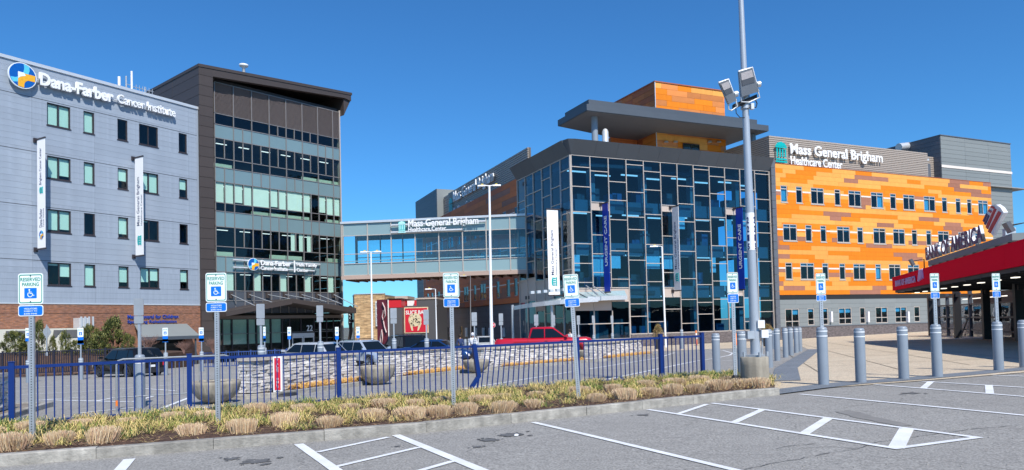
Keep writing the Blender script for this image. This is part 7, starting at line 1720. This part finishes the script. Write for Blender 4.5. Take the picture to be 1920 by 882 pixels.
# raised bed they stand in
a, b = PD(-80, 667, 48), PD(262, 667, 48); d = (b - a)
MB().hexa([(a.x, 44.5, gz(a.x, 44.5) - .02), (b.x, 44.5, gz(b.x, 44.5) - .02), (b.x, 56, -3), (a.x, 60, -3)], [(a.x, 47.5, a.z), (b.x, 47.5, b.z), (b.x, 56, b.z), (a.x, 60, a.z)]).build("raised_bed", mulch_m, kind='structure')
twig = mat("bare_twig", (.26, .15, .12), .9)
def bare(px, Y, ty, by, wpx, lab, seed):
    p = PD(px, by, Y); H = PD(px, ty, Y).z - p.z; W = wpx / FPX * Y / 2; T = thing("bare_shrub", lab, "shrub", p, 0, "leafless shrubs by the brick wall"); r = random.Random(seed); mb = MB()
    for k in range(60):
        a = r.uniform(0, 2 * pi); q = r.uniform(.3, 1); x, y = cos(a) * W * q, sin(a) * W * q * .6; m1 = Vector((x * .35, y * .35, H * r.uniform(.35, .55))); e = Vector((x, y, H * r.uniform(.6, 1)))
        mb.tube([(0, 0, 0), m1, e], [.016, .010, .004], 4, cap=False); 
        for _ in range(3): v = Vector((r.uniform(-1, 1), r.uniform(-1, 1), r.uniform(.2, 1))) * .3; mb.tube([m1.lerp(e, r.uniform(.3, .9)), m1.lerp(e, .9) + v], [.006, .003], 3, cap=False)
    mb.build("branches", twig, T)
bare(278, 47, 632, 664, 44, "leafless reddish shrub under the grey awning", 1); bare(400, 50, 638, 664, 30, "leafless shrub at the foot of the brown tower", 2); bare(345, 48, 645, 664, 26, "small leafless shrub right of the awning", 3)
# potted plants
def pot(px, by, ty, pt, wpx, lab, shape="ball", dry=True):
    p = GP(px, by); Y = p.y; T = thing("potted_shrub", lab, "potted plant", p); h = PD(px, pt, Y).z - p.z; W = wpx / FPX * Y / 2; H = PD(px, ty, Y).z - p.z
    MB().lathe([(W * .6, 0), (W * .85, h * .9), (W * .9, h), (W * .75, h), (W * .7, h * .9), (0, h * .9)], 20).build("pot", mat("dark_pot", (.05, .052, .058), .6), T)
    r = random.Random(px); mb = MB(); cc_ = [mat("dry_leaf_rust", (.30, .15, .06), .8), mat("dry_leaf_tan", (.38, .28, .13), .8), leafB]
    for k in range(1300):
        t = r.random(); q = (1 - t) ** .6 * W * 1.15 * sqrt(r.random()) + .03; a = r.uniform(0, 2 * pi); c = Vector((cos(a) * q, sin(a) * q, h * .9 + (H - h) * t)); u = Vector((r.uniform(-1, 1), r.uniform(-1, 1), r.uniform(0, 1))) * .09; w_ = Vector((r.uniform(-1, 1), r.uniform(-1, 1), r.uniform(-1, 1))) * .035
        mb.add([c - w_, c + w_, c + u], [(0, 1, 2)], r.choice([0, 1, 1, 2]))
    mb.build("foliage", cc_, T)
pot(1235, 655, 606, 632, 22, "tall dry shrub in a dark round pot before the glass front"); pot(1162, 651, 620, 636, 18, "low brown plant beside the newspaper boxes"); pot(1440, 650, 606, 622, 26, "dry plume grass in a dark planter behind the tall light pole")
# ---- clipped tan grass clumps
tanA, tanB, tanC = mat("dry_blade_tan", (.62, .46, .28), .85, var=.15, scale=40), mat("dry_blade_pink", (.52, .34, .23), .85, var=.15, scale=40), mat("dry_blade_pale", (.74, .60, .40), .85, var=.15, scale=40)
def clump_mesh(seed):
    r = random.Random(seed); mb = MB()
    fl = [(r.uniform(0, 2 * pi), r.uniform(.0, .05)) for _ in range(3)]
    for k in range(760):
        a = r.uniform(0, 2 * pi); q = sqrt(r.random()); x, y = cos(a) * q * .15, sin(a) * q * .15; h = .21 * (1 - .16 * q ** 4) * r.uniform(.74, 1.08); lean = .004 + .018 * q; tx, ty = x + cos(a) * lean * q * 1.6 + r.uniform(-.02, .02), y + sin(a) * lean * q * 1.6 + r.uniform(-.02, .02)
        fa, fb_ = fl[k % 3]; tx += cos(fa) * fb_; ty += sin(fa) * fb_; w_ = .0030 * r.uniform(.6, 1.5); b = r.uniform(0, pi); wx, wy = cos(b) * w_, sin(b) * w_
        mb.add([(x - wx, y - wy, 0), (x + wx, y + wy, 0), (tx + wx * .8, ty + wy * .8, h), (tx - wx * .8, ty - wy * .8, h)], [(0, 1, 2, 3)], r.choice([0, 0, 1, 2] if h > .15 else [0, 1]))
    for k in range(40):
        a = r.uniform(0, 2 * pi); x, y = cos(a) * .14, sin(a) * .14; l = r.uniform(.08, .18); mb.add([(x, y, .02), (x - sin(a) * .006, y + cos(a) * .006, .02), (x + cos(a) * l, y + sin(a) * l, r.uniform(0, .05))], [(0, 1, 2)], 2)
    return mb.mesh("grass_blades", [tanA, tanB, tanC])
CM = [clump_mesh(s) for s in range(6)]
front = [(22, 846), (112, 834), (192, 832), (360, 817), (454, 812), (533, 801), (618, 802), (697, 789), (772, 787), (823, 782), (873, 778), (941, 775), (1001, 765), (1118, 754), (1173, 750), (1220, 744), (1262, 740), (1304, 737), (1347, 732), (1388, 728), (1424, 728)]
back = [(54, 810), (153, 800), (246, 797), (323, 789), (390, 786), (483, 775), (570, 772), (656, 772), (720, 764), (827, 757), (900, 757), (943, 749), (1008, 745), (1207, 727), (1265, 723), (1311, 721), (1369, 719), (1085, 741), (1150, 734), (-20, 818), (780, 762), (1408, 722)]
rg = random.Random(14); CL = []
ORD = "first second third fourth fifth sixth seventh eighth ninth tenth eleventh twelfth thirteenth fourteenth fifteenth sixteenth seventeenth eighteenth nineteenth twentieth twenty-first twenty-second twenty-third twenty-fourth".split()
def ordn(i): return ORD[i]
def clump(px, py, i, row):
    p = GP(px, py, .10); 
    T = thing("grass_clump", "clipped tan grass clump, %s from the left in the %s row of the bed" % (ordn(i), row), "grass clump", p, rg.uniform(0, 6), "clipped tan grass clumps"); s = rg.uniform(.74, 1.10) * (1.18 if (px, row) == (1424, "front") else 1.0)
    T.scale = (s * 1.18 * rg.uniform(.88, 1.15), s * 1.15, s * (.98 if row == "front" else .74) * rg.uniform(.85, 1.12)); link("grass_blades", CM[i % 6], T); CL.append((p.x, p.y))
front.sort(); back.sort()
def inbed(x, y):
    c = False; n = len(bed_poly); j = n - 1
    for i in range(n):
        (xi, yi), (xj, yj) = bed_poly[i], bed_poly[j]
        if (yi > y) != (yj > y) and x < (xj - xi) * (y - yi) / (yj - yi) + xi: c = not c
        j = i
    return c
for i, (x, y) in enumerate(front): clump(x, y, i, "front")
for i, (x, y) in enumerate(back): clump(x, y, i, "back")
# ---- green and straw coloured leaves between them
gm_ = [mat("blade_green", (.10, .19, .03), .7, var=.2, scale=30), mat("blade_yellow_green", (.33, .35, .07), .7, var=.2, scale=30), mat("blade_straw", (.66, .50, .20), .8, var=.2, scale=30), mat("blade_dark_green", (.04, .10, .02), .7)]
gb_ = MB(); rq = random.Random(99); Lf = (FB - FA).length; kd = (K[-1] - K[1]); kd.z = 0
def width_at(t):    # distance from the railing to the kerb, along the bed
    p = FA + fd * t; best = 9
    for a, b in zip(K, K[1:]):
        ab = Vector((b.x - a.x, b.y - a.y)); ap = Vector((p.x - a.x, p.y - a.y)); u = max(0, min(1, ap.dot(ab) / ab.dot(ab))); best = min(best, (ap - ab * u).length)
    return best
tufts = []
while len(tufts) < 780:
    t = rq.uniform(-3.2, Lf + .9); w_ = width_at(t); u = .13 + rq.betavariate(1.1, 1.5) * (w_ - .50)
    if not inbed(*(FA + fd * t - fn * u).xy): continue
    tufts.append((FA + fd * t - fn * u, u / max(.3, w_ - .4), t))
for (c, uu, t) in tufts:
    base_n = noise.noise(Vector((c.x * .9, c.y * .9, 3)))
    for k in range(40):
        a = rq.uniform(0, 2 * pi); l = rq.uniform(.10, .27); o = Vector((rq.gauss(0, .05), rq.gauss(0, .05), 0)); b = c + o; z = bedz(b.x, b.y) - .005; hh = l * rq.uniform(.22, .62); e = Vector((cos(a), sin(a), 0)) * l; ww = Vector((-sin(a), cos(a), 0)) * .0028 * rq.uniform(.8, 1.6)
        v = rq.random() + base_n * .7 - uu * .25; mi = 0 if v > .84 else (1 if v > .50 else 2); mi = 3 if rq.random() < .14 else mi
        p0 = Vector((b.x, b.y, z)); p1 = p0 + e * .4 + Vector((0, 0, hh)); p2 = p0 + e * (1.0) + Vector((0, 0, hh * rq.uniform(.1, .7)))
        gb_.add([p0 - ww, p0 + ww, p1 + ww, p1 - ww, p2], [(0, 1, 2, 3), (3, 2, 4)], mi)
for k in range(8000):     # dead blades lying on the mulch
    t = rq.uniform(-3.2, Lf + .9); w_ = width_at(t); c = FA + fd * t - fn * rq.uniform(.2, max(.3, w_ - .2))
    if not inbed(c.x, c.y): continue
    z = bedz(c.x, c.y) + .008; a = rq.uniform(0, 2 * pi); l = rq.uniform(.04, .16); ww = Vector((-sin(a), cos(a), 0)) * .004
    p0 = Vector((c.x, c.y, z)); gb_.add([p0 - ww, p0 + ww, p0 + Vector((cos(a) * l, sin(a) * l, rq.uniform(0, .03)))], [(0, 1, 2)], 2)
gb_.build("border_grass", gm_, kind='stuff')
ch_ = MB(); chm = [mat("bark_chip", (.085, .045, .028), .9), mat("bark_chip_pale", (.20, .12, .075), .9), mat("bark_chip_dark", (.035, .02, .014), .9)]
for k in range(9000):
    t = rq.uniform(-3.6, Lf + 2.2); w_ = width_at(min(t, Lf + 1.5)); c = FA + fd * t - fn * rq.uniform(-.1, max(.3, w_ - .17))
    if not inbed(c.x, c.y): continue
    z = bedz(c.x, c.y); a = rq.uniform(0, pi); l, q, hh = rq.uniform(.012, .035), rq.uniform(.005, .012), rq.uniform(.004, .014)
    u = Vector((cos(a) * l, sin(a) * l, rq.uniform(-.4, .4) * l)); w2 = Vector((-sin(a) * q, cos(a) * q, 0)); p0 = Vector((c.x, c.y, z + .004)); up = Vector((0, 0, hh))
    ch_.add([p0 - u - w2, p0 + u - w2, p0 + u + w2, p0 - u + w2, p0 - u * .7 + up, p0 + u * .7 + up], [(0, 1, 5, 4), (2, 3, 4, 5), (1, 2, 5), (3, 0, 4)], rq.choice([0, 0, 1, 2]))
ch_.build("bark_chips", chm, kind='stuff')
# loose grit and small litter on the near lot
gr = MB(); r = random.Random(77)
for k in range(350):
    p = GP(r.uniform(0, 1900), r.uniform(770, 880)); s = r.uniform(.003, .007)
    gr.box(p.x - s, p.x + s, p.y - s, p.y + s, p.z, p.z + s * 1.2)
gr.build("grit", mat("grit_stone", (.34, .32, .29), .9, var=.3), kind='stuff')
p = GP(968, 818); T = thing("crumpled_litter", "crumpled white scrap on the asphalt next to the dark oil spots", "litter", p); r = random.Random(5)
m_ = MB().lathe([(.03, 0), (.05, .02), (.03, .045), (0, .05)], 9, sm=False); m_.v = [(x * r.uniform(.5, 1.0), y * r.uniform(.4, .8), z * .6) for x, y, z in m_.v]; m_.build("paper_scrap", white_m, T)
